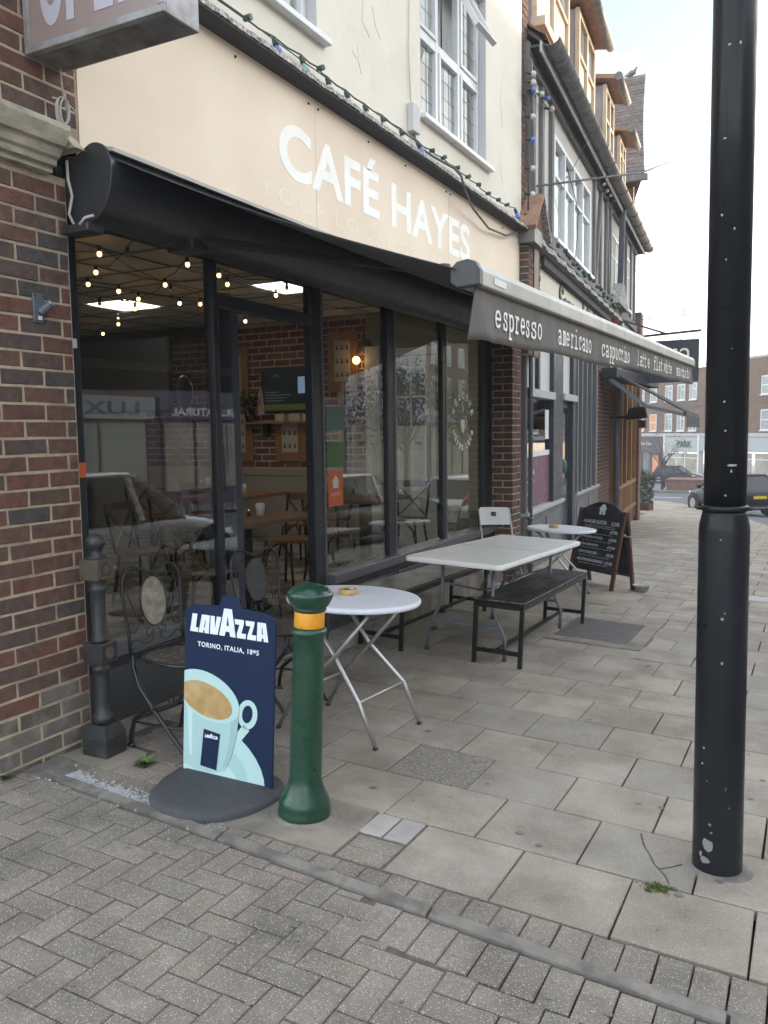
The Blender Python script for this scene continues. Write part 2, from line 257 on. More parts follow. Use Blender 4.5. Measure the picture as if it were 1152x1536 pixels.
# ------------------------------------------------------------------ mesh helpers
class MB:
    def __init__(s): s.v = []; s.f = []; s.sm = []
    def add(s, vs, fs, smooth=False):
        b = len(s.v); s.v += [tuple(p) for p in vs]; s.f += [tuple(i + b for i in f) for f in fs]; s.sm += [smooth] * len(fs); return s
    def box(s, x0, x1, y0, y1, z0, z1):
        if x0 > x1: x0, x1 = x1, x0
        if y0 > y1: y0, y1 = y1, y0
        if z0 > z1: z0, z1 = z1, z0
        return s.add([(x0,y0,z0),(x1,y0,z0),(x1,y1,z0),(x0,y1,z0),(x0,y0,z1),(x1,y0,z1),(x1,y1,z1),(x0,y1,z1)],
                     [(0,3,2,1),(4,5,6,7),(0,1,5,4),(1,2,6,5),(2,3,7,6),(3,0,4,7)])
    def hexa(s, p):   # 8 points, bottom ring then top ring
        return s.add(p, [(0,3,2,1),(4,5,6,7),(0,1,5,4),(1,2,6,5),(2,3,7,6),(3,0,4,7)])
    def bar(s, a, b, w, h=None, up=(0,0,1)):  # rectangular bar between two points
        a = Vector(a); b = Vector(b); h = h or w; d = (b - a).normalized(); up = Vector(up)
        if abs(d.dot(up)) > 0.98: up = Vector((1, 0, 0))
        x = d.cross(up).normalized() * w / 2; y = x.cross(d).normalized() * h / 2
        return s.hexa([a-x-y, a+x-y, b+x-y, b-x-y, a-x+y, a+x+y, b+x+y, b-x+y])
    def tube(s, pts, r, n=8, cap=True, closed=False):
        pts = [Vector(p) for p in pts]; rs = r if isinstance(r, (list, tuple)) else [r] * len(pts)
        m = len(pts); vs = []; prev = None
        for i, p in enumerate(pts):
            if closed: d = (pts[(i+1) % m] - pts[i-1])
            else: d = (pts[min(i+1, m-1)] - pts[max(i-1, 0)])
            d.normalize()
            if prev is None:
                u = Vector((0, 0, 1)) if abs(d.z) < 0.9 else Vector((1, 0, 0))
                x = d.cross(u).normalized()
            else:
                x = (prev - d * prev.dot(d)).normalized()
            prev = x; y = d.cross(x)
            for k in range(n):
                a = 2 * PI * k / n; vs.append(p + (x * math.cos(a) + y * math.sin(a)) * rs[i])
        fs = []
        for i in range(m if closed else m - 1):
            j = (i + 1) % m
            for k in range(n): fs.append((i*n+k, i*n+(k+1) % n, j*n+(k+1) % n, j*n+k))
        s.add(vs, fs, True)
        if cap and not closed:
            b = len(s.v) - m * n
            s.f.append(tuple(b + k for k in reversed(range(n)))); s.sm.append(False)
            s.f.append(tuple(b + (m-1)*n + k for k in range(n))); s.sm.append(False)
        return s
    def lathe(s, prof, c=(0,0,0), n=32, smooth=True, sx=1, sy=1):  # prof: (r, z) bottom to top
        vs = []; fs = []
        for r, z in prof:
            for k in range(n):
                a = 2*PI*k/n; vs.append((c[0]+r*sx*math.cos(a), c[1]+r*sy*math.sin(a), c[2]+z))
        for i in range(len(prof)-1):
            for k in range(n): fs.append((i*n+k, i*n+(k+1) % n, (i+1)*n+(k+1) % n, (i+1)*n+k))
        s.add(vs, fs, smooth)
        b = len(s.v) - len(prof)*n
        s.f.append(tuple(b+k for k in reversed(range(n)))); s.sm.append(False)
        s.f.append(tuple(b+(len(prof)-1)*n+k for k in range(n))); s.sm.append(False)
        return s
    def prism(s, poly, o, u, v, t):   # polygon in the plane o+u*a+v*b extruded by vector t
        o = Vector(o); u = Vector(u); v = Vector(v); t = Vector(t); n = len(poly)
        a = [o + u*p[0] + v*p[1] for p in poly]; b = [q + t for q in a]
        flip = u.cross(v).dot(t) > 0
        top = tuple(range(n, 2*n)); bot = tuple(reversed(range(n)))
        fs = [top, bot] + [(i, (i+1) % n, n+(i+1) % n, n+i) for i in range(n)]
        if not flip: fs = [tuple(reversed(f)) for f in fs]
        return s.add(a + b, fs)
    def quad(s, a, b, c, d): return s.add([a, b, c, d], [(0, 1, 2, 3)])
    def sphere(s, c, r, n=12, m=8, sz=1.0):
        prof = [(max(1e-4, r*math.sin(PI*i/m)), -r*sz*math.cos(PI*i/m)) for i in range(m+1)]
        return s.lathe(prof, c, n)
    def mesh(s, name):
        me = bpy.data.meshes.new(name); me.from_pydata(s.v, [], s.f); me.polygons.foreach_set('use_smooth', s.sm); me.update(); return me

def link(name, me, m=None, parent=None, world=True):
    o = bpy.data.objects.new(name, me); COL.objects.link(o)
    if m is not None and not me.materials: me.materials.append(m)
    if parent is not None:
        o.parent = parent
    return o
def wmat(p):
    mm = Matrix.Identity(4)
    while p is not None:
        loc = Matrix.LocRotScale(p.location, p.rotation_euler, p.scale); mm = loc @ mm; p = p.parent
    return mm
def obj(name, mb, m, parent=None, world=False, bevel=0.0, seg=2, label=None):
    """one mesh object; world=True: the builder's coordinates are world ones"""
    if world and parent is not None:
        inv = wmat(parent).inverted(); mb.v = [tuple(inv @ Vector(p)) for p in mb.v]
    me = mb.mesh(name); o = link(name, me, m, parent)
    if bevel:
        b = o.modifiers.new('bevel', 'BEVEL'); b.width = bevel; b.segments = seg; b.limit_method = 'ANGLE'; b.angle_limit = R(40)
    if label: o['label'] = label
    return o
def thing(name, label, cat, loc=(0,0,0), rot=(0,0,0), group=None):
    o = bpy.data.objects.new(name, None); COL.objects.link(o); o.location = loc
    o.rotation_euler = (0, 0, rot) if isinstance(rot, (int, float)) else rot
    o.empty_display_size = 0.1
    o['label'] = label; o['category'] = cat
    if group: o['group'] = group
    return o
def tag(o, label, cat, group=None):
    o['label'] = label; o['category'] = cat
    if group: o['group'] = group
    return o
def struct(o): o['kind'] = 'structure'; return o
def dup(root, loc, rot, label, group=None):
    r = root.copy(); COL.objects.link(r); r.location = loc; r.rotation_euler = (0, 0, rot) if isinstance(rot, (int, float)) else rot; r['label'] = label
    if group: r['group'] = group
    for ch in list(root.children):
        c = ch.copy(); COL.objects.link(c); c.parent = r
        for g in list(ch.children):
            d = g.copy(); COL.objects.link(d); d.parent = c
    return r

def text_obj(name, s, o, u, v, w, h, m, parent=None, world=True, bold=0.0, thick=0.003, shear=0.0, align='L', spacing=1.0, split=False):
    """lettering laid in the plane (o; u, v) filling w by h, as thin raised mesh"""
    cu = bpy.data.curves.new('text', 'FONT'); cu.body = s; cu.size = 1; cu.offset = bold; cu.extrude = 0.5; cu.shear = shear
    cu.resolution_u = 6; cu.space_character = spacing
    t = bpy.data.objects.new('text', cu); COL.objects.link(t)
    dg = bpy.context.evaluated_depsgraph_get(); me = bpy.data.meshes.new_from_object(t.evaluated_get(dg))
    bpy.data.objects.remove(t); bpy.data.curves.remove(cu)
    me.name = name
    xs = [q.co.x for q in me.vertices]; ys = [q.co.y for q in me.vertices]
    x0, x1, y0, y1 = min(xs), max(xs), min(ys), max(ys)
    o = Vector(o); u = Vector(u).normalized(); v = Vector(v).normalized(); n = u.cross(v)
    sx = w / (x1 - x0) if w else None; sy = h / (y1 - y0) if h else sx
    if sx is None: sx = sy
    inv = wmat(parent).inverted() if (parent is not None and world) else Matrix.Identity(4)
    off = -(x1 - x0) * sx / 2 if align == 'C' else 0
    for q in me.vertices:
        q.co = inv @ (o + u*((q.co.x-x0)*sx + off) + v*((q.co.y-y0)*sy) + n*((q.co.z+0.5)*thick))
    me.materials.clear()
    if not split: return link(name, me, m, parent)
    # one object per letter: connected pieces, merged where they stand above one another
    n_ = len(me.vertices); par = list(range(n_))
    def find(a):
        while par[a] != a: par[a] = par[par[a]]; a = par[a]
        return a
    for e in me.edges: par[find(e.vertices[0])] = find(e.vertices[1])
    wp = wmat(parent) if (parent is not None and world) else Matrix.Identity(4)
    key = [(wp @ q.co).dot(u) for q in me.vertices]; comp = {}
    for i in range(n_): comp.setdefault(find(i), []).append(i)
    grp = sorted(([min(key[i] for i in c), max(key[i] for i in c), set(c)] for c in comp.values()), key=lambda g: g[0]); out = []
    for g in grp:
        if out and g[0] < out[-1][1] and (min(out[-1][1], g[1]) - g[0]) > .6*min(g[1]-g[0], out[-1][1]-out[-1][0]): out[-1][1] = max(out[-1][1], g[1]); out[-1][2] |= g[2]
        else: out.append(g)
    res = None
    for g in out:
        idx = {i: k for k, i in enumerate(sorted(g[2]))}; nm = bpy.data.meshes.new('letter')
        nm.from_pydata([me.vertices[i].co[:] for i in sorted(g[2])], [], [tuple(idx[i] for i in p.vertices) for p in me.polygons if p.vertices[0] in idx]); res = link('letter', nm, m, parent)
    return res

def gz(x, y):
    z = -1.425 - .033*y - .035*(min(max(x, -3.5), 3) + 3.12)
    if y > 8:
        t = min(y, 20) - 8; z -= .03*t*t/24
        if y > 20: z -= .03*(min(y, 34) - 20)
        if y > 34: z -= .002*(y - 34)
    return z
def gslope(x, y):
    e = 0.2
    return ((gz(x+e, y)-gz(x-e, y))/(2*e), (gz(x, y+e)-gz(x, y-e))/(2*e))
def grot(x, y, rz=0.0):
    gx, gy = gslope(x, y); n = Vector((-gx, -gy, 1)).normalized()
    q = Vector((0, 0, 1)).rotation_difference(n)
    return (q.to_matrix() @ Matrix.Rotation(rz, 3, 'Z')).to_euler()
def blob(mb, c, r, n, size, flat=1.0, rnd=random):
    """leaf faces scattered through an ellipsoid"""
    for _ in range(n):
        while True:
            p = Vector((rnd.uniform(-1, 1), rnd.uniform(-1, 1), rnd.uniform(-1, 1)))
            if 0.25 < p.length < 1: break
        p = Vector(c) + Vector((p.x*r[0], p.y*r[1], p.z*r[2]))
        a = Vector((rnd.gauss(0, 1), rnd.gauss(0, 1), rnd.gauss(0, 1)*flat)).normalized(); b = a.orthogonal().normalized()
        b = (Matrix.Rotation(rnd.uniform(0, 6.28), 3, a) @ b); c2 = a.cross(b); q = size*rnd.uniform(0.6, 1.3)
        mb.add([p-b*q, p-c2*q*0.5, p+b*q, p+c2*q*0.5], [(0, 1, 2, 3)])

# ================================================================== GROUND
def sheet(name, ys, xl, xr, dz, m, step=None):
    mb = MB(); prev = None
    for y in ys:
        a, b = xl(y), xr(y)
        xs = sorted({a, b} | {q for q in (-3.5, 3.0) if a < q < b})
        if len(xs) < 4: xs = sorted(set(xs) | {a + (b-a)*k/3 for k in (1, 2)})
        while len(xs) < 4: xs.append(xs[-1])
        row = [(q, y, gz(q, y) + dz) for q in xs[:4]]
        if prev:
            for k in range(3): mb.quad(prev[k], prev[k+1], row[k+1], row[k])
        prev = row
    return struct(obj(name, mb, m))
def fr(a, b, s):
    n = max(1, int(round((b-a)/s))); return [a + (b-a)*i/n for i in range(n+1)]
def xright(y):
    if y < 17: return 0.55
    if y < 28.2: return 0.55 - 2.26*(y-17)/11.2
    if y < 36: return -1.71 - 2.2*(y-28.2)/7.8
    if y < 40: return -3.91 - 2.0*(y-36)/4
    return -5.9 - 4.0*(y-40)/2.0
def xleft(y):
    return -3.7 if y < 9 else (-3.8 - (y-9)*0.079 if y < 30 else -6 - (y-30)*0.9)
sheet('ground', [-40, -20] + fr(-10, 60, 2) + [80, 110, 160, 260, 400], lambda y: -250, lambda y: 250, -0.20, M['asphalt'])
sheet('road', fr(-14, 60, 1) + [70, 80, 95, 110], lambda y: -75, lambda y: 12.5, -0.115, M['asphalt'])
sheet('opposite_pavement', fr(-14, 60, 2), lambda y: 12.5, lambda y: 17.2, 0.0, M['kerb'])
pave = sheet('pavement', fr(-6, 42, .5), xleft, xright, -0.0065, M['joint'])
alley = sheet('side_alley', fr(-8, 2.32, .5), lambda y: -30, lambda y: -3.7, -0.02, M['asphalt'])

# paving flags and blocks: each its own piece, near ones as objects, the rest joined
_pc = {}
def slab_mesh(w, d, h, ch, tagn, m):
    key = (round(w, 3), round(d, 3), tagn)
    if key not in _pc:
        mb = MB(); x, y = w/2, d/2; j = lambda: random.uniform(-0.0015, 0.0015)
        a = [(-x, -y), (x, -y), (x, y), (-x, y)]
        b = [(px + j(), py + j()) for px, py in a]
        c = [(px*(1-ch/x), py*(1-ch/y)) for px, py in b]
        mb.add([(p[0], p[1], -h) for p in a] + [(p[0], p[1], -ch*0.8) for p in b] + [(p[0], p[1], 0) for p in c],
               [(4,5,1,0), (5,6,2,1), (6,7,3,2), (7,4,0,3), (8,9,5,4), (9,10,6,5), (10,11,7,6), (11,8,4,7), (8,11,10,9)][::1])
        mb.f = [tuple(reversed(f)) for f in mb.f]
        me = mb.mesh(tagn); me.materials.append(m); _pc[key] = me
    return _pc[key]
def lay(name, x0, x1, y0, y1, m, parent, gap=0.0075, h=0.04, lift=0.0, ch=0.004, tilt=0.004, label=None):
    w, d = x1-x0-gap, y1-y0-gap
    if w < .02 or d < .02: return None
    cx, cy = (x0+x1)/2, (y0+y1)/2
    o = bpy.data.objects.new(name, slab_mesh(w, d, h, ch, name + m.name, m)); COL.objects.link(o)
    e = grot(cx, cy); e.x += random.gauss(0, tilt*0.5); e.y += random.gauss(0, tilt*0.5); e.z += random.gauss(0, 0.003)
    o.rotation_euler = e; o.location = (cx, cy, gz(cx, cy) + lift + random.gauss(0, .0010)); o.parent = parent
    if label: o['label'] = label
    return o
def lay_joined(lst, name, m, parent, gap=0.012, lift=0.0):
    mb = MB()
    for x0, x1, y0, y1 in lst:
        x0 += gap/2; x1 -= gap/2; y0 += gap/2; y1 -= gap/2
        q = random.gauss(0, .0015) + lift
        P = [(x0, y0), (x1, y0), (x1, y1), (x0, y1)]
        mb.hexa([(a, b, gz(a, b)-.03) for a, b in P] + [(a, b, gz(a, b)+q) for a, b in P])
    o = obj(name, mb, m, parent); o['kind'] = 'stuff'; return o

KY = lambda x: 2.27 - 0.0727*(x+0.29)      # front line of the flush kerb across the alley mouth
cells = []; blocks = []
RH = .4075; SW = .405
k = 0; y = 2.52
while y < 40:
    y1 = y + RH; xr = xright(y) - 0.15; xl = -3.2 if y < 9.3 else xleft(y) + .55
    if y > 28: xl = xleft(y) + 0.1
    w = SW; off = -1.33 if k % 2 == 0 else -1.13
    if 7.8 < y < 8.1: w = SW/2
    n = int((xl - off)/w) - 2; x = off + n*w
    while x < xr:
        a, b = max(x, xl), min(x + w, xr)
        if b - a > .06:
            blocked = (y1 <= 2.94 and b < -1.30) or (y < 6.9+.6 and y1 > 6.45 and b > -1.9 and a < -1.13) or (b < -2.19 and y < 3.3)
            if not blocked: cells.append((a, b, y, y1))
            elif y > 6 and not (a >= -1.9 and b <= -1.12):
                if a < -1.9: cells.append((a, -1.905, y, y1))
                if b > -1.12: cells.append((-1.115, b, y, y1))
        x += w
    y = y1; k += 1
for a, b in ((-1.9, -1.51), (-1.51, -1.12)):
    cells += [(a, b, 6.1875, 6.445), (a, b, 7.485, 7.8175)]
vis = [c for c in cells if seen(((c[0]+c[1])/2, (c[2]+c[3])/2, gz((c[0]+c[1])/2, (c[2]+c[3])/2)), 120)]
rest = [c for c in cells if c not in set(vis)]
vis.sort(key=lambda c: c[2])
for c in vis[:290]:
    rough = abs(c[0]+1.735) < .08 and abs(c[2]-3.335) < .05
    lay('paving_slab', *c, M['slab_rough'] if rough else M['slab'], pave, lift=random.uniform(-.0015, .0015), label='rough pitted slab' if rough else None)
lay_joined(vis[290:] + rest, 'far_paving_slabs', M['slab'], pave)
# header course behind the kerb, blocks in the left corner
x = -2.2
while x < 0.42:
    blocks.append((x, x+.101, KY(x)+.055, 2.51)); x += .102
for j in range(9):
    yy = 2.93 - .01 + 0; 
for r, (ya, yb, offx) in enumerate([(2.46, 2.56, 0), (2.56, 2.66, .1), (2.66, 2.76, 0), (2.76, 2.86, .1), (2.86, 2.96, 0), (2.96, 3.06, .1), (3.06, 3.16, 0), (3.16, 3.26, .1), (3.26, 3.33, 0)]):
    x = -3.2 + offx - .2
    while x < -2.21:
        a, b = max(x, -3.02 if ya > 2.86 else -3.12), min(x+.201, -2.2)
        if b-a > .04 and not (a < -2.80 and 2.66 < ya < 2.9): blocks.append((a, b, ya, yb))
        x += .202
for r, (ya, yb) in enumerate([(2.52, 2.62), (2.62, 2.72)]): blocks.append((-1.53, -1.335, ya, yb))
# herringbone crossover in front of the kerb
hb = []
for i in range(-60, 61):
    for j in range(-20, 21):
        ox, oy = (i + 2*j)*.1 - 1.0, (i - 2*j)*.1 + 1.0
        for (a, b, c, d) in ((ox, ox+.2, oy, oy+.1), (ox, ox+.1, oy+.1, oy+.3)):
            xm = (a+b)/2
            top = KY(xm) - .012 - (0.19 if xm > -1.25 else 0)
            if a > .55 or b < -4.2 or c > top or d < .2: continue
            d2 = min(d, top)
            if d2-c > .03: hb.append((a, b, c, d2))
x = -1.25
while x < .5:
    hb.append((x, x+.101, KY(x)-.205, KY(x)-.014)); x += .102
hv = [c for c in hb if seen(((c[0]+c[1])/2, (c[2]+c[3])/2, gz(c[0], c[2])), 60)]
hs = set(hv); hr = [c for c in hb if c not in hs]
bl = blocks + hv
bl.sort(key=lambda c: (c[0]+1.2)**2 + c[2]**2)
for c in bl[:300]: lay('paving_block', *c, M['block'], pave, gap=.005, ch=.0035, tilt=.012)
lay_joined(bl[300:] + hr, 'more_paving_blocks', M['block'], pave, gap=.007)
for a, b in ((-1.55, -1.445), (-1.44, -1.335)): lay('paving_block', a, b, 2.735, 2.925, M['white_patch'], pave, gap=.006, lift=.003, label='pale grey paver')
# concrete fill round the bollard and iron post base
def patch(name, pts, dz, m, parent=pave):
    mb = MB(); c = (sum(p[0] for p in pts)/len(pts), sum(p[1] for p in pts)/len(pts)); n = len(pts)
    vs = [(c[0], c[1], gz(*c)+dz)] + [(p[0], p[1], gz(*p)+dz) for p in pts] + [(p[0], p[1], gz(*p)-.03) for p in pts]
    mb.add(vs, [(0, 1+i, 1+(i+1) % n) for i in range(n)] + [(1+i, 1+n+i, 1+n+(i+1) % n, 1+(i+1) % n) for i in range(n)])
    return obj(name, mb, m, parent)
patch('concrete_patch', [(-2.19, 2.46), (-1.9, 2.515), (-1.54, 2.515), (-1.54, 2.73), (-1.56, 2.93), (-1.9, 2.94), (-2.19, 2.93)], .0015, M['concrete'])
patch('post_footing', [(-3.12, 2.66), (-2.82, 2.66), (-2.77, 2.78), (-2.80, 2.90), (-3.02, 2.92), (-3.12, 2.88)], .008, M['concrete'])
patch('cement_fillet', [(-3.14, 2.44), (-2.95, 2.45), (-2.92, 2.58), (-3.12, 2.70)], .006, M['kerb'])
sp = MB()   # white powder spilled along the joint
for k_ in range(2300):
    t = abs(random.gauss(0, .42)); 
    if t > 1.05: continue
    cl = .5 + .5*math.sin(t*13 + 1.2)
    if random.random() > .25 + .75*cl: continue
    x = -3.04 + .98*t; yy = KY(x) + .075 + random.gauss(0, .022 + .012*cl); r = random.uniform(.0012, .0055)*(1.2-t*.6)
    P = [(x + r*1.5*math.cos(a)*random.uniform(.5, 1.2), yy + r*math.sin(a)*random.uniform(.5, 1.2)) for a in [2*PI*q/6 for q in range(6)]]
    zt = .0022 + .0000007*k_
    sp.add([(px, py, gz(px, py)+zt) for px, py in P] + [(px, py, gz(px, py)-.005) for px, py in P], [tuple(range(6))] + [(q, 6+q, 6+(q+1) % 6, (q+1) % 6) for q in range(6)])
o_ = obj('white_powder_spill', sp, M['paint_white'], pave); o_['kind'] = 'stuff'
gm = MB()   # trodden-in gum and oil spots
for _ in range(55):
    x, y = random.uniform(-2.0, .3), 2.6 + 7*random.random()**1.6; r = random.uniform(.005, .016)
    gm.add([(x + r*1.2*math.cos(a)*random.uniform(.8, 1.15), y + r*math.sin(a)*random.uniform(.8, 1.15), 0) for a in [2*PI*q/9 for q in range(9)]], [tuple(range(9))])
    for q in range(len(gm.v)-9, len(gm.v)): p = gm.v[q]; gm.v[q] = (p[0], p[1], gz(p[0], p[1])+.0032)
for _ in range(30):
    x, y = random.uniform(-3.0, .3), random.uniform(1.0, 2.2); r = random.uniform(.004, .012)
    gm.add([(x + r*1.2*math.cos(a), y + r*math.sin(a)*random.uniform(.8, 1.15), 0) for a in [2*PI*q/8 for q in range(8)]], [tuple(range(8))])
    for q in range(len(gm.v)-8, len(gm.v)): p = gm.v[q]; gm.v[q] = (p[0], p[1], gz(p[0], p[1])+.0032)
o_ = obj('gum_spots', gm, M['gum'], pave); o_['kind'] = 'stuff'
# kerb stones
cut = -3.28
for L_ in (1.30, .915, .915, .915):
    a, b = cut, min(cut+L_, .5)
    mb = MB(); g = .006
    f = lambda x, s: (x, KY(x) + s, 0)
    n = 6
    for q in range(n):
        xa = a+g + (b-a-2*g)*q/n; xb = a+g + (b-a-2*g)*(q+1)/n; h0 = .006 + .008*max(0, (xa+3.2)/3.4); h1 = .006 + .008*max(0, (xb+3.2)/3.4)
        mb.hexa([(xa, KY(xa)-.008, gz(xa, KY(xa))-.08), (xb, KY(xb)-.008, gz(xb, KY(xb))-.08), (xb, KY(xb)+.052, gz(xb, KY(xb))-.08), (xa, KY(xa)+.052, gz(xa, KY(xa))-.08),
                 (xa, KY(xa), gz(xa, KY(xa))+h0*.5), (xb, KY(xb), gz(xb, KY(xb))+h1*.5), (xb, KY(xb)+.046, gz(xb, KY(xb))+h1), (xa, KY(xa)+.046, gz(xa, KY(xa))+h0)])
    obj('kerb_stone', mb, M['kerb'], pave); cut += L_
y = 2.4; ks = []
while y < 40.5:
    y2 = y + .9
    a0, a1 = xright(y), xright(y2-.01); mb = MB()
    mb.hexa([(a0-.14, y, gz(a0, y)-.2), (a0, y, gz(a0, y)-.2), (a1, y2-.012, gz(a1, y2)-.2), (a1-.14, y2-.012, gz(a1, y2)-.2),
             (a0-.14, y, gz(a0, y)+.004), (a0-.015, y, gz(a0, y)+.004), (a1-.015, y2-.012, gz(a1, y2)+.004), (a1-.14, y2-.012, gz(a1, y2)+.004)])
    obj('kerb_stone', mb, M['kerb'], pave); y = y2
# pale worn concrete strip on the far right of the pavement
for a, b in ((-.95, -.3), (-.29, .38)): lay('pale_paving_strip', a, b, 9.45, 9.78, M['white_patch'], pave, lift=.006)
# traffic island, far pavement, road markings
def slabbox(name, pts, z0, z1, m, parent=None):
    mb = MB(); n = len(pts)
    mb.add([(p[0], p[1], gz(*p)+z0) for p in pts] + [(p[0], p[1], gz(*p)+z1) for p in pts],
           [tuple(range(n, 2*n))] + [(i, (i+1) % n, n+(i+1) % n, n+i) for i in range(n)])
    return obj(name, mb, m, parent)
struct(slabbox('traffic_island', [(-14.5, 52.5), (-5.3, 52.3), (-3.2, 54.5), (-3.6, 62), (-14.5, 62)], -.12, .02, M['kerb']))
struct(slabbox('far_pavement', [(-40, 82), (-22, 80), (-12, 78.6), (-5.6, 71.2), (2, 61.5), (12, 50), (20, 62), (-30, 125)], -.12, .02, M['kerb']))
mk = MB()
for (xa, ya, xb, yb, w) in ((-8.2, 46.2, -6.0, 45.9, .12), (-5.3, 44.9, -3.4, 44.6, .12), (-9.0, 43.6, -7.0, 43.4, .1)):
    mk.add([(xa, ya, gz(xa, ya)-.108), (xb, yb, gz(xb, yb)-.108), (xb, yb+w*3, gz(xb, yb+w*3)-.108), (xa, ya+w*3, gz(xa, ya+w*3)-.108)], [(0, 1, 2, 3)])
struct(obj('road_marking', mk, M['road_white']))

# ================================================================== BRICKWORK
_bc = {}
def brick_mesh(l, h, d, m, var):
    key = (round(l, 3), round(h, 3), m.name, var)
    if key not in _bc:
        mb = MB(); j = lambda s=.0018: random.uniform(-s, s); x, z = l/2, h/2; c = .003
        back = [(-x, -d, -z), (x, -d, -z), (x, -d, z), (-x, -d, z)]
        mid = [(px+j(), -c, pz+j()) for px, _, pz in back]
        fro = [(px*(1-c/x), 0 + j(.001), pz*(1-c/z)) for px, _, pz in mid]
        mb.add(back + mid + fro, [(0,1,5,4), (1,2,6,5), (2,3,7,6), (3,0,4,7), (4,5,9,8), (5,6,10,9), (6,7,11,10), (7,4,8,11), (8,9,10,11)])
        me = mb.mesh('brick'); me.materials.append(m); _bc[key] = me
    return _bc[key]
def brickwork(parent, o, u, n, width, height, m, course=.0775, unit=.235, joint=.012, depth=.03, phase=0, name='brick', proud=0.0, limit=300, dirty=None, soldier=False, want=None):
    """a brick facing: o = bottom-left corner of the facing, u = direction along, n = outward normal"""
    o = Vector(o); u = Vector(u).normalized(); n = Vector(n).normalized(); zz = Vector((0, 0, 1))
    inv = wmat(parent).inverted(); rows = int(height/course); lst = []
    flip = u.cross(n).z < 0     # local x along, y outward, z up must be right-handed
    ux = -u if flip else u
    for r in range(rows):
        a = -unit/2*((r + phase) % 2); 
        while a < width - .01:
            s, e = max(a, 0), min(a+unit, width)
            if e-s > .045: lst.append((s, e, r))
            a += unit
    if want: lst = [q for q in lst if want(o + u*((q[0]+q[1])/2) + zz*((q[2]+.5)*course))]
    if len(lst) > limit:
        lst.sort(key=lambda q: (o + u*(q[0]+q[1])/2 + zz*q[2]*course).length)
    for i, (s, e, r) in enumerate(lst[:limit]):
        c = o + u*((s+e)/2) + zz*((r+.5)*course) + n*(proud + random.gauss(0, .0012))
        mm = m
        if dirty and c.z < dirty[0] + random.uniform(-.06, .06): mm = dirty[1]
        ob = bpy.data.objects.new(name, brick_mesh(e-s-joint, course-joint, depth, mm, random.randrange(3))); COL.objects.link(ob)
        ob.parent = parent; rot = Matrix((ux, n, zz)).transposed().to_4x4()
        ob.matrix_basis = inv @ Matrix.Translation(c) @ rot @ Matrix.Rotation(random.gauss(0, .004), 4, 'Y')
    if len(lst) > limit:
        mb = MB()
        for (s, e, r) in lst[limit:]:
            s += joint/2; e -= joint/2; z0 = (r*course)+joint/2; z1 = (r+1)*course-joint/2
            P = [o+u*s+zz*z0-n*depth, o+u*e+zz*z0-n*depth, o+u*e+zz*z0+n*proud, o+u*s+zz*z0+n*proud]
            Q = [p+zz*(z1-z0) for p in P]; mb.hexa(P+Q)
        ob = obj('upper_bricks', mb, m, parent, world=True); ob['kind'] = 'stuff'
    return lst
X = -3.12

# ---- left brick pier of the cafe
t = thing('brick_pier', 'red-brown brick pier with cream mortar at the left edge, grey and dirty at its foot', 'brick pier', (-3.12, 2.6, -1.5))
obj('mortar_core', MB().box(-3.6, -3.1235, 2.335, 2.86, -1.75, 1.19), M['mortar'], t, world=True)
brickwork(t, (-3.12, 2.33, -1.555), (0, 1, 0), (1, 0, 0), .53, 2.74, M['brick'], dirty=(-1.19, M['brick_dirty']))
t2 = thing('upper_brick_pier', 'red brick pier above the stone cornice, behind the open sign', 'brick pier', (-3.1, 2.5, 1.4))
obj('mortar_core', MB().box(-3.6, -3.0935, 1.9, 2.925, 1.36, 5.2), M['mortar'], t2, world=True)
brickwork(t2, (-3.09, 1.92, 1.42), (0, 1, 0), (1, 0, 0), 1.0, 3.3, M['brick'], phase=1)
# ---- cornice
t = thing('stone_cornice', 'weathered cream stone cornice moulding on top of the left brick pier', 'cornice', (-3.1, 2.5, 1.2))
prof = [(-.16, 0), (.035, 0), (.035, .022), (.06, .026), (.066, .05), (.085, .06), (.10, .085), (.105, .092), (.125, .10), (.15, .145), (.158, .16), (.158, .185), (-.16, .205)]
mb = MB(); mb.prism(prof, (-3.12, 1.9, 1.185), (1, 0, 0), (0, 0, 1), (0, .86, 0)); obj('moulding', mb, M['stone'], t, world=True, bevel=.004)
mb = MB(); mb.prism([(0, 0), (.16, 0), (.10, .06), (.05, .09), (.05, .11), (0, .11)], (-3.12, 2.775, 1.285), (1, 0, 0), (0, 0, 1), (0, .06, 0)); obj('return_moulding', mb, M['stone'], t, world=True)

# ---- right brick pier between cafe and salon
t = thing('brick_pier', 'brick pier between the cafe window and the grey salon front, behind the folding chair', 'brick pier', (-3.12, 9.1, -1.75))
obj('mortar_core', MB().box(-3.4, -2.988, 8.938, 9.24, -1.9, 1.05), M['mortar_pale'], t, world=True)
brickwork(t, (-2.98, 8.93, -1.80), (0, 1, 0), (1, 0, 0), .315, 2.8, M['brick'], limit=160, unit=.22)
brickwork(t, (-3.33, 8.93, -1.80), (1, 0, 0), (0, -1, 0), .35, 2.8, M['brick'], limit=140, unit=.235, phase=1)
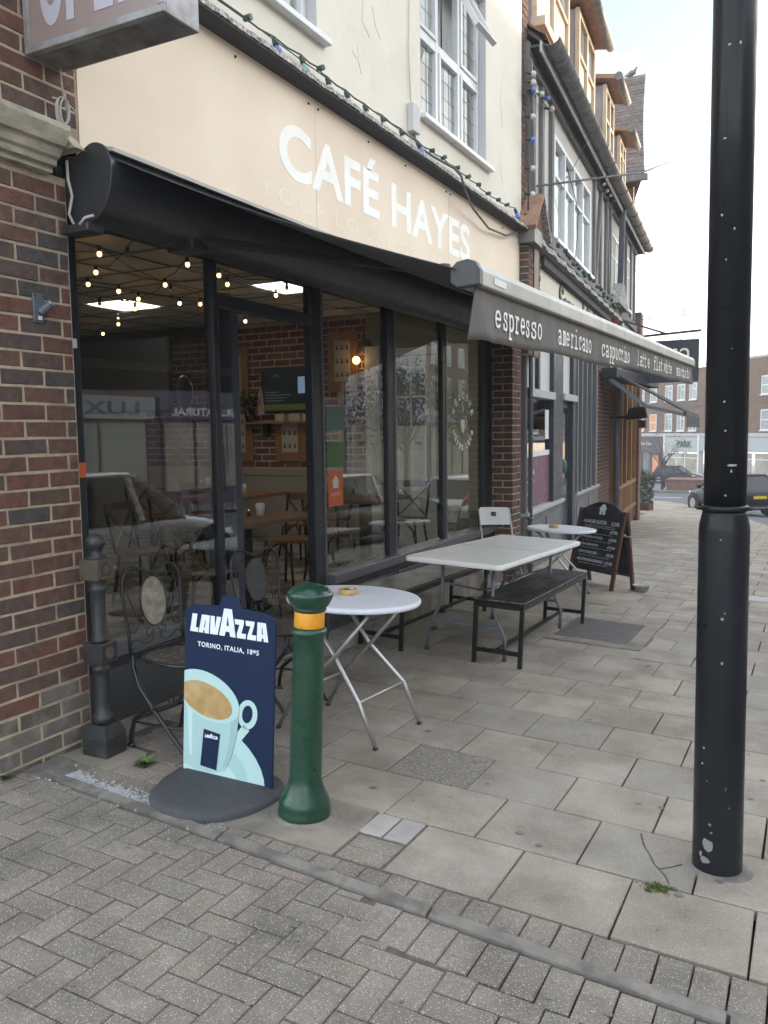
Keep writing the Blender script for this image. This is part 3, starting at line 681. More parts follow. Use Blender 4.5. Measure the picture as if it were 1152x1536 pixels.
# ---- plinth
t = thing('cement_plinth', 'cracked pale cement plinth under the cafe shopfront', 'plinth', (-3.1, 6, -1.6))
mb = MB(); ys = fr(2.87, 8.92, .28)
for i in range(len(ys)-1):
    a, b = ys[i], ys[i+1]; da, db = [.012*math.sin(q*5.1)+.008*math.sin(q*13) for q in (a, b)]
    xa, xb = (-3.00+da, -3.00+db) if b < 6.0 else (-3.08+da, -3.08+db)
    mb.hexa([(-3.4, a, -1.95), (xa, a, -1.95), (xb, b, -1.95), (-3.4, b, -1.95), (-3.4, a, -1.50), (-3.13+da*.5, a, -1.505), (-3.13+db*.5, b, -1.505), (-3.4, b, -1.50)]); 
    s = len(mb.v)-8
    mb.v[s+1] = (xa, a, gz(xa, a)-.05); mb.v[s+2] = (xb, b, gz(xb, b)-.05)
    if b > 4.6: 
        mb.hexa([(-3.14, a, -1.9), (-3.085+da*.3, a, -1.9), (-3.085+db*.3, b, -1.9), (-3.14, b, -1.9), (-3.14, a, -1.51), (-3.09+da*.3, a, -1.51), (-3.09+db*.3, b, -1.51), (-3.14, b, -1.51)])
obj('apron', mb, M['plinth'], t, world=True)

# ================================================================== CAFE BUILDING
bld = thing('cafe_building', 'cream rendered upper storey with white leaded windows above the cafe sign', 'building', (-3.4, 6, -1.5))
# render wall with two window openings
w1 = (3.25, 5.13, 2.73, 4.4); w2 = (6.84, 8.47, 2.76, 4.4)
mb = MB(); zt = 5.6
mb.box(-3.4, X, 2.93, w1[0], 2.3, zt); mb.box(-3.4, X, w1[0], w1[1], 2.3, w1[2]); mb.box(-3.4, X, w1[0], w1[1], w1[3], zt)
mb.box(-3.4, X, w1[1], w2[0], 2.3, zt); mb.box(-3.4, X, w2[0], w2[1], 2.3, w2[2]); mb.box(-3.4, X, w2[0], w2[1], w2[3], zt); mb.box(-3.4, X, w2[1], 9.66, 2.3, zt)
obj('rendered_wall', mb, M['render'], bld, world=True)
obj('side_wall', MB().box(-13, -3.6, 2.31, 2.6, -1.8, 5.6), M['opp_brick'], bld, world=True)
obj('back_wall', MB().box(-13, -12.8, 2.6, 9.7, -1.8, 5.6), M['opp_brick'], bld, world=True)
obj('flat_roof', MB().box(-13, -3.42, 2.6, 9.7, 5.5, 5.6), M['lead'], bld, world=True)
obj('upper_floor', MB().box(-12.8, -3.42, 2.6, 9.64, 1.9, 2.1), M['dark'], bld, world=True)
def window3(win, open_mid):
    y0, y1, z0, z1 = win; f = .055; xo = -3.20; xi = -3.26
    fm = MB(); m1 = y0 + (y1-y0)*.335; m2 = y0 + (y1-y0)*.665; zt_ = z0 + .78
    for a, b, c, d in ((y0, y0+f, z0, z1), (y1-f, y1, z0, z1), (m1-.03, m1+.03, z0+f, z1-f), (m2-.03, m2+.03, z0+f, z1-f), (y0+f, y1-f, z0, z0+f), (y0+f, y1-f, z1-f, z1)):
        fm.box(xi, xo, a, b, c, d)
    for a, b in ((y0+f, m1-.03), (m1+.03, m2-.03), (m2+.03, y1-f)): fm.box(xi, xo, a, b, zt_-.035, zt_+.035)
    w = obj('window', fm, M['upvc'], bld, world=True, bevel=.006)
    k = 0
    for a, b in ((y0+f, m1-.03), (m1+.03, m2-.03), (m2+.03, y1-f)):
        for c, d in ((z0+f, zt_-.035), (zt_+.035, z1-f)):
            k += 1
            if open_mid and k == 4: continue
            s = MB(); q = .035                 # sash frame
            for e in ((a, a+q, c, d), (b-q, b, c, d), (a+q, b-q, c, c+q), (a+q, b-q, d-q, d)): s.box(xi+.01, xo+.014, *e)
            obj('sash', s, M['upvc'], w, world=True, bevel=.004)
            obj('pane', MB().box(xi+.028, xi+.034, a+q, b-q, c+q, d-q), M['glass_up'], w, world=True)
            ld = MB(); ny = 3
            for i in range(1, ny): yy = a+q+(b-a-2*q)*i/ny; ld.box(xi+.036, xi+.039, yy-.002, yy+.002, c+q, d-q)
            nzz = max(1, int((d-c)/.17))
            for i in range(1, nzz): z = c+q+(d-c-2*q)*i/nzz; ld.box(xi+.0365, xi+.0385, a+q, b-q, z-.002, z+.002)
            obj('leading', ld, M['grey_paint'], w, world=True)
    obj('sill', MB().box(-3.26, -3.055, y0-.04, y1+.10, z0-.045, z0-.002), M['upvc'], w, world=True, bevel=.006)
    obj('reveal', MB().box(-3.195, -3.121, y1-.006, y1-.001, z0+.002, z1), M['upvc_grey'], w, world=True)  # grey sheet on one cheek only, its shade put into the colour
    cu = MB()
    for a, b in ((y0+.02, m1+.02), (m1+.12, m2+.02), (m2+.1, y1-.02)):
        n = 14; pts = [(-3.42 + .018*math.sin(i*1.9), a+(b-a)*i/n) for i in range(n+1)]
        for i in range(n): cu.quad((pts[i][0], pts[i][1], z0), (pts[i+1][0], pts[i+1][1], z0), (pts[i+1][0], pts[i+1][1], z1), (pts[i][0], pts[i][1], z1))
    obj('net_curtain', cu, M['curtain'], w, world=True)
    if open_mid:
        a, b, c, d = m1+.03, m2-.03, zt_+.035, z1-.055
        s = MB(); ang = R(28); H = d-c; q = .04
        def P(yy, h, off): return (xo + math.sin(ang)*(H-h) + off*math.cos(ang), yy, d - math.cos(ang)*(H-h) + off*math.sin(ang))
        def slat(ya, yb, ha, hb, o0, o1): s.hexa([P(ya, ha, o0), P(yb, ha, o0), P(yb, ha, o1), P(ya, ha, o1), P(ya, hb, o0), P(yb, hb, o0), P(yb, hb, o1), P(ya, hb, o1)])
        slat(a, a+q, 0, H, 0, .05); slat(b-q, b, 0, H, 0, .05); slat(a+q, b-q, 0, q, 0, .05); slat(a+q, b-q, H-q, H, 0, .05)
        cw = obj('open_casement', s, M['upvc'], w, world=True, label='top casement swung open')
        s = MB(); slat(a+q, b-q, q, H-q, .02, .026); obj('pane', s, M['glass_up'], w, world=True)
    return w
window3(w1, False); window3(w2, True)
# the ledge over the sign
mb = MB(); ys = fr(2.93, 9.66, .05)
for i in range(len(ys)-1):
    a, b = ys[i], ys[i+1]; r1, r2 = [random.uniform(-.003, .003) for _ in (0, 1)]
    if i: r1 = last
    mb.hexa([(-3.12, a, 2.275), (-2.965+r1, a, 2.300+r1), (-2.965+r2, b, 2.300+r2), (-3.12, b, 2.275), (-3.12, a, 2.385), (-2.975+r1, a, 2.336+r1), (-2.975+r2, b, 2.336+r2), (-3.12, b, 2.385)]); last = r2
led = obj('lead_ledge', mb, M['lead']); obj('ledge_shade_sheet', MB().hexa([(-3.118, 2.93, 2.266), (-2.972, 2.93, 2.286), (-2.972, 9.66, 2.286), (-3.118, 9.66, 2.266), (-3.118, 2.93, 2.272), (-2.972, 2.93, 2.292), (-2.972, 9.66, 2.292), (-3.118, 9.66, 2.272)]), M['soffit'], led); tag(led, 'dark stained ledge with crumbling white edge above the cafe sign', 'ledge')  # thin dark sheet paints shade onto the underside of the ledge

# ---- the cafe sign
t = thing('cafe_sign', 'long beige fascia sign with large cream letters reading CAFÉ HAYES', 'sign', (-3.1, 6.2, 1.3))
for a, b in ((2.93, 5.03), (5.034, 7.38), (7.384, 9.50)): obj('sign_panel', MB().box(-3.118, -3.092, a, b, 1.27, 2.272), M['sign'], t, world=True)
text_obj('large_lettering', 'CAFÉ HAYES', (-3.0915, 4.585, 1.665), (0, 1, 0), (0, 0, 1), 3.34, .44, M['letter'], t, bold=.03, thick=.0012, spacing=1.05, split=True)
text_obj('small_lettering', 'Y O U R  L O C A L  C O F F E E  S H O P', (-3.0915, 4.37, 1.485), (0, 1, 0), (0, 0, 1), 3.9, .10, M['letter_faint'], t, bold=-.012, thick=.0006, split=True)
sc_ = MB()
for yy in (3.02, 3.7, 4.15, 4.95, 5.07, 5.8, 6.45, 7.32, 7.42, 8.1, 8.9, 9.4): sc_.lathe([(.009, -.002), (.006, .004)], (0, 0, 0), 8) if False else sc_.sphere((-3.089, yy, 2.215), .009, 8, 5)
for yy in (3.0, 4.3, 6.0): sc_.sphere((-3.089, yy, 1.32), .009, 8, 5)
obj('screw_heads', sc_, M['black_metal'], t, world=True)

# ---- shopfront
SF = thing('cafe_shopfront', 'dark anthracite framed glass shopfront of the cafe with open doorway', 'shopfront', (-3.25, 6, -1.5))
XG = -3.25
def mull(y0, y1, z0, z1, x0=-3.29, x1=-3.22, name='mullion', m='frame', trim=None):
    o = obj(name, MB().box(x0, x1, y0, y1, z0, z1), M[m], SF, world=True, bevel=.006)
    if trim: obj('frame_trim', MB().box(x1-.06, x1+.004, y0 if trim < 0 else y1-.028, y0+.028 if trim < 0 else y1, z0+.01, z1-.01), M['frame_edge'], o, world=True)
    return o
mull(2.862, 2.995, -1.09, 1.06)
mull(4.03, 4.078, -1.47, 1.06); mull(4.235, 4.32, -1.47, .79, -3.345, -3.255, 'door_jamb', 'navy')
mull(5.135, 5.29, -1.5, 1.06, trim=1); mull(6.33, 6.48, -1.08, 1.06, trim=1); mull(7.52, 7.61, -1.08, 1.06, trim=1); mull(8.65, 8.925, -1.08, 1.06, trim=1)
mull(2.862, 8.925, 1.06, 1.27, -3.34, -3.19, 'head_beam')
mull(4.08, 5.133, .77, .85, -3.285, -3.225, 'transom')
for a, b in ((2.862, 4.03), (5.29, 8.925)):
    mull(a, b, -1.14, -1.065, -3.33, -3.15, 'sill', 'frame_edge'); mull(a, b, -1.20, -1.142, -3.31, -3.19, 'rail')
obj('stall_riser', MB().box(-3.33, -3.215, 2.862, 4.03, -1.51, -1.2), M['riser'], SF, world=True)
obj('stall_riser', MB().box(-3.33, -3.215, 5.29, 8.925, -1.60, -1.2), M['riser'], SF, world=True)
for a, b in ((5.34, 6.38), (6.42, 7.52), (7.56, 8.9)): obj('riser_panel', MB().box(-3.22, -3.205, a+.05, b-.05, -1.46, -1.22), M['riser'], SF, world=True, bevel=.004)
obj('threshold', MB().box(-3.40, -3.13, 4.16, 5.10, -1.50, -1.44), M['frame_edge'], SF, world=True)
for a, b, z0 in ((2.995, 4.03, -1.065), (5.29, 6.33, -1.065), (6.48, 7.52, -1.065), (7.61, 8.65, -1.065), (4.078, 4.235, -1.44)):
    obj('glass_pane', MB().box(XG-.004, XG+.004, a, b, z0, 1.06), M['glass'], SF, world=True)
obj('glass_pane', MB().box(XG-.004, XG+.004, 4.078, 5.135, .85, 1.06), M['glass'], SF, world=True)
# blistered strip with stickers on the left frame
tag(obj('orange_sticker_strip', MB().box(-3.2195, -3.217, 2.93, 2.99, -.205, -.13), M['orange']), 'torn orange sticker on the dark frame beside the left brick pier', 'sticker')
tag(obj('white_catch_plate', MB().box(-3.2195, -3.21, 2.91, 2.965, .43, .475), M['white']), 'small white plastic plate on the frame beside the brick pier', 'plate')
# stickers on the glass
tag(obj('teal_rating_sticker', MB().box(-3.243, -3.241, 5.35, 5.63, .02, .20), M['teal_st']), 'teal hygiene sticker on the window beside the doorway, topmost', 'sticker')
tag(obj('green_rating_sticker', MB().box(-3.243, -3.241, 5.35, 5.62, -.26, -.07), M['green_st']), 'green hygiene sticker on the window beside the doorway', 'sticker')
t = thing('orange_delivery_sticker', 'orange takeaway sticker with white house mark low on the window beside the doorway', 'sticker', (-3.241, 5.45, -.5))
obj('sticker_sheet', MB().box(-3.243, -3.241, 5.36, 5.58, -.56, -.29), M['orange'], t, world=True)
obj('house_mark', MB().prism([(-.04, 0), (.04, 0), (.04, .05), (.055, .05), (0, .10), (-.055, .05), (-.04, .05)], (-3.2405, 5.47, -.42), (0, 1, 0), (0, 0, 1), (.001, 0, 0)), M['white'], t, world=True)
text_obj('lettering', 'JUST EAT', (-3.2405, 5.40, -.485), (0, 1, 0), (0, 0, 1), .14, .028, M['white'], t, thick=.001)
# round welcome decal
t = thing('welcome_decal', 'round cream WELCOME Hayes Café transfer with a steaming cup on the last window', 'window transfer', (-3.24, 8.1, .05))
cy_, cz_, rr = 8.10, .10, .235
def arc_text(s, a0, a1, up, size):
    for i, ch in enumerate(s):
        if ch == ' ': continue
        a = R(a0 + (a1-a0)*i/(len(s)-1)); rad = Vector((0, math.cos(a), math.sin(a)))
        vv = rad if up else -rad; uu = vv.cross(Vector((1, 0, 0)))
        uu = Vector((0, vv.z, -vv.y))
        oo = Vector((-3.2405, cy_, cz_)) + rad*(rr if up else rr + size) - uu*size*.36
        text_obj('letter', ch, oo, uu, vv, size*.72, size, M['decal'], t, bold=.03, thick=.001)
arc_text('WELCOME', 158, 22, True, .075)
arc_text('Hayes Café', 205, 335, False, .07)
cp = MB(); cp.prism([(-.055, .05), (.055, .05), (.052, -.02), (.03, -.085), (0, -.10), (-.03, -.085), (-.052, -.02)], (-3.2405, cy_-.01, cz_-.02), (0, 1, 0), (0, 0, 1), (.001, 0, 0))
obj('cup_shape', cp, M['decal'], t, world=True)
obj('coffee_shape', MB().prism([(-.07, .02), (-.05, 0), (.06, 0), (.075, .06), (-.03, .075)], (-3.2395, cy_-.01, cz_+.02), (0, 1, 0), (0, 0, 1), (.001, 0, 0)), M['decal_blue'], t, world=True)
mb = MB(); mb.tube([(-3.239, cy_+.05+.04*math.sin(q/10*PI), cz_-.07+.13*q/10) for q in range(11)], .006, 5); mb.tube([(-3.239, cy_-.01+.012*math.sin(q*.9), cz_+.10+.015*q) for q in range(8)], .005, 5)
obj('steam_and_handle', mb, M['decal'], t, world=True)

# ================================================================== INTERIOR
FZ = -1.44; CZ = 1.53
it = thing('cafe_interior', 'cafe room behind the glass: tiled ceiling, greige walls and chequered floor', 'room', (-6, 6, FZ))
obj('floor_bed', MB().box(-12.8, -3.4, 2.6, 9.62, FZ-.1, FZ-.01), M['floor_b'], it, world=True)
obj('ceiling_void', MB().box(-12.8, -3.34, 2.6, 9.62, CZ+.03, CZ+.06), M['dark'], it, world=True)
obj('left_wall', MB().box(-12.8, -3.4, 2.62, 2.9, FZ-.1, CZ+.1), M['wall_in'], it, world=True)
obj('rear_wall', MB().box(-12.8, -12.6, 2.9, 9.62, FZ-.1, CZ+.1), M['wall_in'], it, world=True)
obj('party_wall', MB().box(-12.6, -3.34, 9.62, 9.68, FZ-.1, CZ+.1), M['wall_in'], it, world=True)
obj('window_bulkhead', MB().box(-3.42, -3.34, 2.9, 9.62, 1.27, CZ+.03), M['frame'], it, world=True)
ft = {}
far_a, far_b = MB(), MB(); s = .333
for nm, mm in (('a', M['floor_a']), ('b', M['floor_b'])):
    q = MB(); q.box(0, s-.006, 0, s-.006, -.01, 0); me = q.mesh('floor_tile'); me.materials.append(mm); ft[nm] = me
base = wmat(it).inverted()
for i in range(27):
    for j in range(21):
        x, y = -3.4 - (i+1)*s, 2.9 + j*s*.96
        k = 'a' if (i+j) % 2 else 'b'
        if i < 11 and 3.2 < y < 9.3:
            o = bpy.data.objects.new('floor_tile', ft[k]); COL.objects.link(o); o.parent = it; o.location = base @ Vector((x, y, FZ))
        else: (far_a if k == 'a' else far_b).box(x, x+s-.006, y, y+s*.96-.006, FZ-.01, FZ)
for q, mm in ((far_a, 'floor_a'), (far_b, 'floor_b')):
    o = obj('far_floor_tiles', q, M[mm], it, world=True); o['kind'] = 'stuff'
q = MB(); q.box(.006, .584, .006, .584, 0, .02); ctm = q.mesh('ceiling_tile'); ctm.materials.append(M['ceil'])
panels = [(6, 7), (2, 7), (9, 2), (11, 7), (5, 2)]
for i in range(15):
    for j in range(11):
        x, y = -3.42 - (i+1)*.59 , 2.95 + j*.6
        if (i, j) in panels:
            obj('light_panel', MB().box(x+.01, x+.58, y+.01, y+.58, CZ-.004, CZ+.012), M['led'], it, world=True)
        else:
            o = bpy.data.objects.new('ceiling_tile', ctm); COL.objects.link(o); o.parent = it; o.location = base @ Vector((x, y, CZ))
tb = MB()
for i in range(16): tb.box(-3.42-i*.59-.01, -3.42-i*.59+.01, 2.95, 9.6, CZ-.012, CZ-.005)
for j in range(12): tb.box(-12.6, -3.42, 2.95+j*.6-.01, 2.95+j*.6+.01, CZ-.0115, CZ-.0055)
obj('ceiling_grid', tb, M['tbar'], it, world=True)
# brick feature wall on the party wall
t = thing('interior_brick_wall', 'red brick feature wall with pale mortar inside the cafe', 'brick wall', (-7, 9.6, -.5))
obj('mortar_bed', MB().box(-9.0, -5.18, 9.59, 9.62, -.48, CZ), M['mortar_pale'], t, world=True)
brickwork(t, (-9.0, 9.59, -.47), (1, 0, 0), (0, -1, 0), 3.82, 2.0, M['brick_in'], course=.093, unit=.25, joint=.021, depth=.02, proud=.008, limit=300)
t = thing('dado_panel', 'pale dado boarding under the interior brick wall', 'panelling', (-7, 9.6, FZ))
obj('dado_board', MB().box(-9.0, -5.18, 9.57, 9.618, FZ, -.58), M['wall_in'], t, world=True); obj('dado_rail', MB().box(-9.0, -5.18, 9.55, 9.618, -.58, -.48), M['wall_in'], t, world=True, bevel=.008)
# white half-glazed door and olive blind near the glass
t = thing('white_door', 'white four-pane half glazed door inside the cafe, with hanging heart', 'door', (-4.55, 9.6, FZ))
mb = MB(); mb.box(-4.86, -4.74, 9.56, 9.60, FZ, .95); mb.box(-4.34, -4.20, 9.56, 9.60, FZ, .95); mb.box(-4.74, -4.34, 9.56, 9.60, .80, .95); mb.box(-4.74, -4.34, 9.56, 9.60, FZ, .08)
mb.box(-4.555, -4.525, 9.565, 9.595, .08, .80); mb.box(-4.74, -4.34, 9.565, 9.595, .43, .46)
obj('door_leaf', mb, M['door_w'], t, world=True, bevel=.005)
for a in (-4.74, -4.525):
    for c in (.08, .46): obj('pane', MB().box(a, a+.185, 9.575, 9.582, c, c+.35), M['glass_far'], t, world=True)
obj('door_panel', MB().box(-4.72, -4.36, 9.55, 9.562, -1.2, -.25), M['door_w'], t, world=True, bevel=.006)
obj('frame_head', MB().box(-4.95, -4.12, 9.55, 9.6, .97, 1.06), M['door_w'], t, world=True)
mb = MB(); mb.sphere((-4.42, 9.53, -.12), .05, 10, 8); obj('heart_ornament', mb, M['chrome'], t, world=True)
tag(obj('olive_blind', MB().box(-4.06, -3.46, 9.54, 9.56, -.98, 1.30), M['olive']), 'olive green blind or board behind the last window with the transfer', 'blind')
tag(obj('white_curtain', MB().box(-5.16, -4.96, 9.5, 9.56, -1.3, 1.1), M['curtain']), 'narrow pale curtain beside the white door inside', 'curtain')
# framed posters, tv, shelf, plant, flag
def poster(x, z, w, h, label):
    t = thing('framed_poster', label, 'picture', (x, 9.56, z), 0, 'wood framed posters on the brick wall')
    obj('board', MB().box(x, x+w, 9.545, 9.575, z, z+h), M['wood_lt'], t, world=True, bevel=.004)
    a = (x+w*.24, x+w*.76, z+h*.16, z+h*.84); obj('paper', MB().box(a[0], a[1], 9.538, 9.543, a[2], a[3]), M['paper'], t, world=True)
    mb = MB()
    for i in range(3):
        for j in range(3):
            px, pz = a[0]+(a[1]-a[0])*(i+.5)/3, a[2]+(a[3]-a[2])*(j+.5)/3
            mb.lathe([(.012, -.03), (.025, -.01), (.008, .0), (.018, .028)], (px, 9.536, pz), 6, sy=.1)
    obj('botanical_prints', mb, M['ink'], t, world=True)
poster(-7.55, .42, .50, .80, 'wooden framed poster left of the wall television')
poster(-7.5, -.38, .50, .78, 'wooden framed poster below the first one, left of the shelf bracket')
poster(-6.62, -.38, .50, .78, 'wooden framed poster directly below the television shelf')
poster(-5.75, .55, .46, .78, 'wooden framed poster right of the television beside the wall lamp')
t = thing('television', 'black television showing text with a green bar, on the brick wall', 'television', (-6.3, 9.5, .3))
obj('casing', MB().box(-6.78, -5.98, 9.46, 9.52, .28, .90), M['black_metal'], t, world=True, bevel=.006)
obj('screen', MB().box(-6.75, -6.01, 9.452, 9.459, .32, .87), M['screen'], t, world=True)
obj('green_bar', MB().box(-6.75, -6.01, 9.449, 9.4515, .32, .40), M['screen_g'], t, world=True)
obj('blue_photo', MB().box(-6.16, -6.03, 9.449, 9.4515, .54, .76), M['screen_b'], t, world=True)
mb = MB()
for i, w in enumerate((.22, .42, .36, .30)): mb.box(-6.70, -6.70+w, 9.449, 9.4515, .56-i*.038, .568-i*.038)
mb.prism([(0, 0), (.09, .045), (.18, 0), (.17, 0), (.09, .03), (.01, 0)], (-6.6, 9.451, .76), (1, 0, 0), (0, 0, 1), (0, -.002, 0))
obj('screen_text', mb, M['screen_t'], t, world=True)
t = thing('wall_shelf', 'narrow wooden shelf under the television', 'shelf', (-6.6, 9.5, .18))
obj('board', MB().box(-7.12, -5.85, 9.36, 9.58, .14, .17), M['wood_lt'], t, world=True); obj('bracket', MB().box(-6.75, -6.70, 9.44, 9.57, -.04, .14), M['black_metal'], t, world=True)
t = thing('shelf_plant', 'dark leafy plant in a black pot on the shelf', 'plant', (-6.98, 9.46, .17))
mb = MB(); blob(mb, (-6.98, 9.44, .43), (.20, .10, .20), 160, .035); o = obj('foliage', mb, M['leaf_dk'], t, world=True); obj('pot', MB().lathe([(.05, 0), (.075, .14)], (-6.98, 9.46, .17), 14), M['black_metal'], t, world=True)
t = thing('union_flag', 'small Union Jack flag hanging beside the shelf plant', 'flag', (-6.74, 9.4, .3))
obj('cloth', MB().prism([(-.05, .0), (.08, .02), (.05, .34), (.02, .38), (-.01, .3)], (-6.76, 9.40, .25), (1, 0, 0), (0, 0, 1), (0, .003, 0)), M['union_b'], t, world=True)
mb = MB(); mb.bar((-6.80, 9.397, .27), (-6.71, 9.397, .60), .02, .004); mb.bar((-6.69, 9.3965, .30), (-6.78, 9.3965, .52), .02, .004); mb.bar((-6.80, 9.396, .42), (-6.70, 9.396, .45), .022, .004)
obj('red_cross', mb, M['union'], t, world=True)
for i, (a, b) in enumerate(((-6.52, -6.38), (-6.30, -6.12), (-6.08, -5.95))):
    tag(obj('shelf_card', MB().box(a, b, 9.42, 9.43, .17, .27), M['paper']), ['left', 'middle', 'right'][i] + 'most small card standing on the shelf under the television', 'card')
t = thing('wall_lamp', 'lit brass wall lamp on the brick wall behind the window', 'lamp', (-5.15, 9.5, .95))
mb = MB(); mb.lathe([(.001, 0), (.09, .01), (.09, .03), (.001, .035)], (0, 0, 0), 20); mb.v = [(-5.16+p[0], 9.55-p[2], 1.12+p[1]) for p in mb.v]; obj('back_plate', mb, M['rust'], t, world=True)
obj('bulb', MB().sphere((-5.25, 9.44, .93), .05), M['bulb_lit'], t, world=True); mb = MB(); mb.tube([(-5.16, 9.54, 1.12), (-5.22, 9.46, 1.12), (-5.25, 9.44, 1.0)], .015); obj('arm', mb, M['black_metal'], t, world=True)
t = thing('round_mirror', 'oval metal framed mirror at the left of the brick wall', 'mirror', (-8.3, 9.55, .5))
mb = MB(); mb.lathe([(.17, 0), (.18, .03), (.15, .035)], (0, 0, 0), 24, sy=1.6); mb.v = [(-8.2+p[0], 9.56-p[2], .62+p[1]) for p in mb.v]; obj('mirror_frame', mb, M['chrome'], t, world=True)
# dark partition and black board hanging at the back left
t = thing('dark_partition', 'dark timber door surround at the back left of the cafe', 'partition', (-9.6, 9.2, FZ))
obj('left_jamb', MB().box(-10.6, -10.2, 9.3, 9.5, FZ, 1.36), M['frame'], t, world=True); obj('head_board', MB().box(-10.6, -7.6, 9.3, 9.5, 1.36, 1.5), M['frame'], t, world=True)
tag(obj('black_menu_screen', MB().box(-9.3, -7.3, 8.2, 8.3, .30, 1.25), M['dark'], bevel=.03), 'large black screen hanging near the ceiling at the back left', 'screen')

# festoon lights under the ceiling
def catenary(a, b, sag, n=14):
    a = Vector(a); b = Vector(b); return [a.lerp(b, i/n) - Vector((0, 0, sag*4*(i/n)*(1-i/n))) for i in range(n+1)]
spans = [((-3.6, 4.2), (-7.4, 6.6)), ((-4.4, 3.1), (-6.6, 9.4)), ((-3.6, 6.9), (-8.2, 4.9)), ((-5.6, 3.0), (-3.9, 8.9)), ((-7.3, 3.6), (-4.9, 9.3)), ((-8.6, 5.2), (-4.4, 7.6)), ((-9.2, 7.2), (-3.6, 9.0)), ((-3.9, 5.0), (-9.4, 9.0))]
for k, (a, b) in enumerate(spans):
    t = thing('festoon_light_string', 'string of small warm bulbs slung under the cafe ceiling', 'string lights', ((a[0]+b[0])/2, (a[1]+b[1])/2, 1.45), 0, 'bulb strings under the cafe ceiling')
    pts = catenary((*a, 1.50), (*b, 1.50), .06, 14); pts = [p + Vector((.05*math.sin(i*1.7+k), .05*math.cos(i*2.3+k), .028*math.sin(i*2.9+k*2))) for i, p in enumerate(pts)]; mb = MB(); mb.tube(pts, .0045, 5); obj('flex', mb, M['cable'], t, world=True)
    for i in (2, 4, 7, 9, 12):
        p = pts[i]; lit = (i + k) % 4 != 0
        obj('lamp_holder', MB().lathe([(.014, -.045), (.014, 0)], p, 8), M['black_metal'], t, world=True)
        obj('bulb', MB().sphere((p.x, p.y, p.z-.062), .019, 10, 8, 1.15), M['bulb_lit'] if lit else M['bulb_clear'], t, world=True)

# cafe furniture inside
def inner_table(x, y, w, d, label):
    t = thing('cafe_table', label, 'table', (x, y, FZ), 0, 'wooden tables inside the cafe')
    obj('tabletop', MB().box(-w/2, w/2, -d/2, d/2, .72, .76), M['wood'], t, bevel=.006)
    obj('pedestal', MB().box(-.05, .05, -.05, .05, .04, .72), M['black_metal'], t); obj('foot', MB().box(-.25, .25, -.04, .04, 0, .04).box(-.04, .04, -.25, -.042, 0, .04).box(-.04, .04, .042, .25, 0, .04), M['black_metal'], t)
    c = tag(obj('condiment_pot', MB().lathe([(.035, 0), (.04, .10), (.03, .11)], (x+.1, y+.1, FZ+.761), 12), M['white']), 'white pot on the ' + label, 'pot')
    c2 = tag(obj('salt_shaker', MB().lathe([(.018, 0), (.018, .06), (.012, .075)], (x+.02, y+.05, FZ+.761), 10), M['chrome']), 'small shaker on the ' + label, 'shaker')
inner_table(-4.15, 5.5, .75, 1.15, 'brown wooden table just inside the doorway')
inner_table(-5.9, 7.6, .8, 1.1, 'wooden table in the middle of the cafe')
inner_table(-4.2, 7.7, .7, .8, 'wooden table behind the third window')
inner_table(-7.3, 8.7, .8, .8, 'wooden table against the brick wall')
inner_table(-6.1, 4.2, .8, .8, 'wooden table behind the left window')
def inner_chair():
    t = thing('bentwood_chair', 'bentwood chair with curved cross back, nearest the doorway inside', 'chair', (0, 0, FZ), 0, 'bentwood chairs inside the cafe')
    obj('seat', MB().lathe([(.19, .44), (.21, .455), (.20, .47)], (0, 0, 0), 24), M['wood'], t)
    for sx, sy in ((1, 1), (1, -1), (-1, 1), (-1, -1)):
        mb = MB(); mb.tube([(sx*.15, sy*.15, .44), (sx*.17, sy*.17, .25), (sx*.21, sy*.20, 0)], .014, 8); obj('leg', mb, M['black_metal'], t)
    for sx in (1, -1):
        mb = MB(); mb.tube([(sx*.17, -.17, .44), (sx*.19, -.21, .65), (sx*.185, -.25, .86)], .014, 8); obj('back_post', mb, M['black_metal'], t)
        mb = MB(); mb.bar((sx*.16, -.185, .48), (-sx*.17, -.235, .80), .03, .012); obj('cross_slat', mb, M['wood'], t)
        mb = MB(); mb.tube([(sx*.155, .155, .2), (sx*.13, .15, .33), (sx*.05, .14, .41), (0, .14, .425)], .010, 6); obj('leg_brace', mb, M['black_metal'], t)
    mb = MB(); n = 10
    for i in range(n):
        a0, a1 = [-.21+.42*q/n for q in (i, i+1)]; c0, c1 = [-.27-.02+.045*(q/.21)**2*1 for q in (a0, a1)]
        mb.hexa([(a0, c0, .80), (a1, c1, .80), (a1, c1+.016, .80), (a0, c0+.016, .80), (a0, c0, .875), (a1, c1, .875), (a1, c1+.016, .875), (a0, c0+.016, .875)])
    obj('top_rail', mb, M['wood'], t)
    return t
c0 = inner_chair(); c0.location = (-3.95, 4.72, FZ); c0.rotation_euler = (0, 0, R(12))
for (x, y, r, lab) in ((-4.35, 6.45, 175, 'bentwood chair facing the doorway table from the far side'), (-5.05, 5.3, -80, 'bentwood chair behind the doorway table'), (-5.9, 6.7, 5, 'bentwood chair drawn up to the middle table, near side'),
                       (-5.0, 7.7, 85, 'bentwood chair right of the middle table'), (-4.2, 7.0, 0, 'bentwood chair in front of the third window table'), (-4.1, 8.5, 185, 'bentwood chair by the white door'), (-4.95, 8.3, 120, 'bentwood chair beside the narrow curtain'),
                       (-6.7, 8.1, -30, 'bentwood chair near the brick wall'), (-7.4, 7.9, 0, 'bentwood chair at the table against the brick wall'), (-6.1, 3.5, 0, 'bentwood chair at the left end, back to the side wall'), (-5.3, 4.3, 90, 'bentwood chair behind the left window'), (-6.4, 5.1, 180, 'bentwood chair behind the left window, further in')):
    dup(c0, (x, y, FZ), R(r), lab)

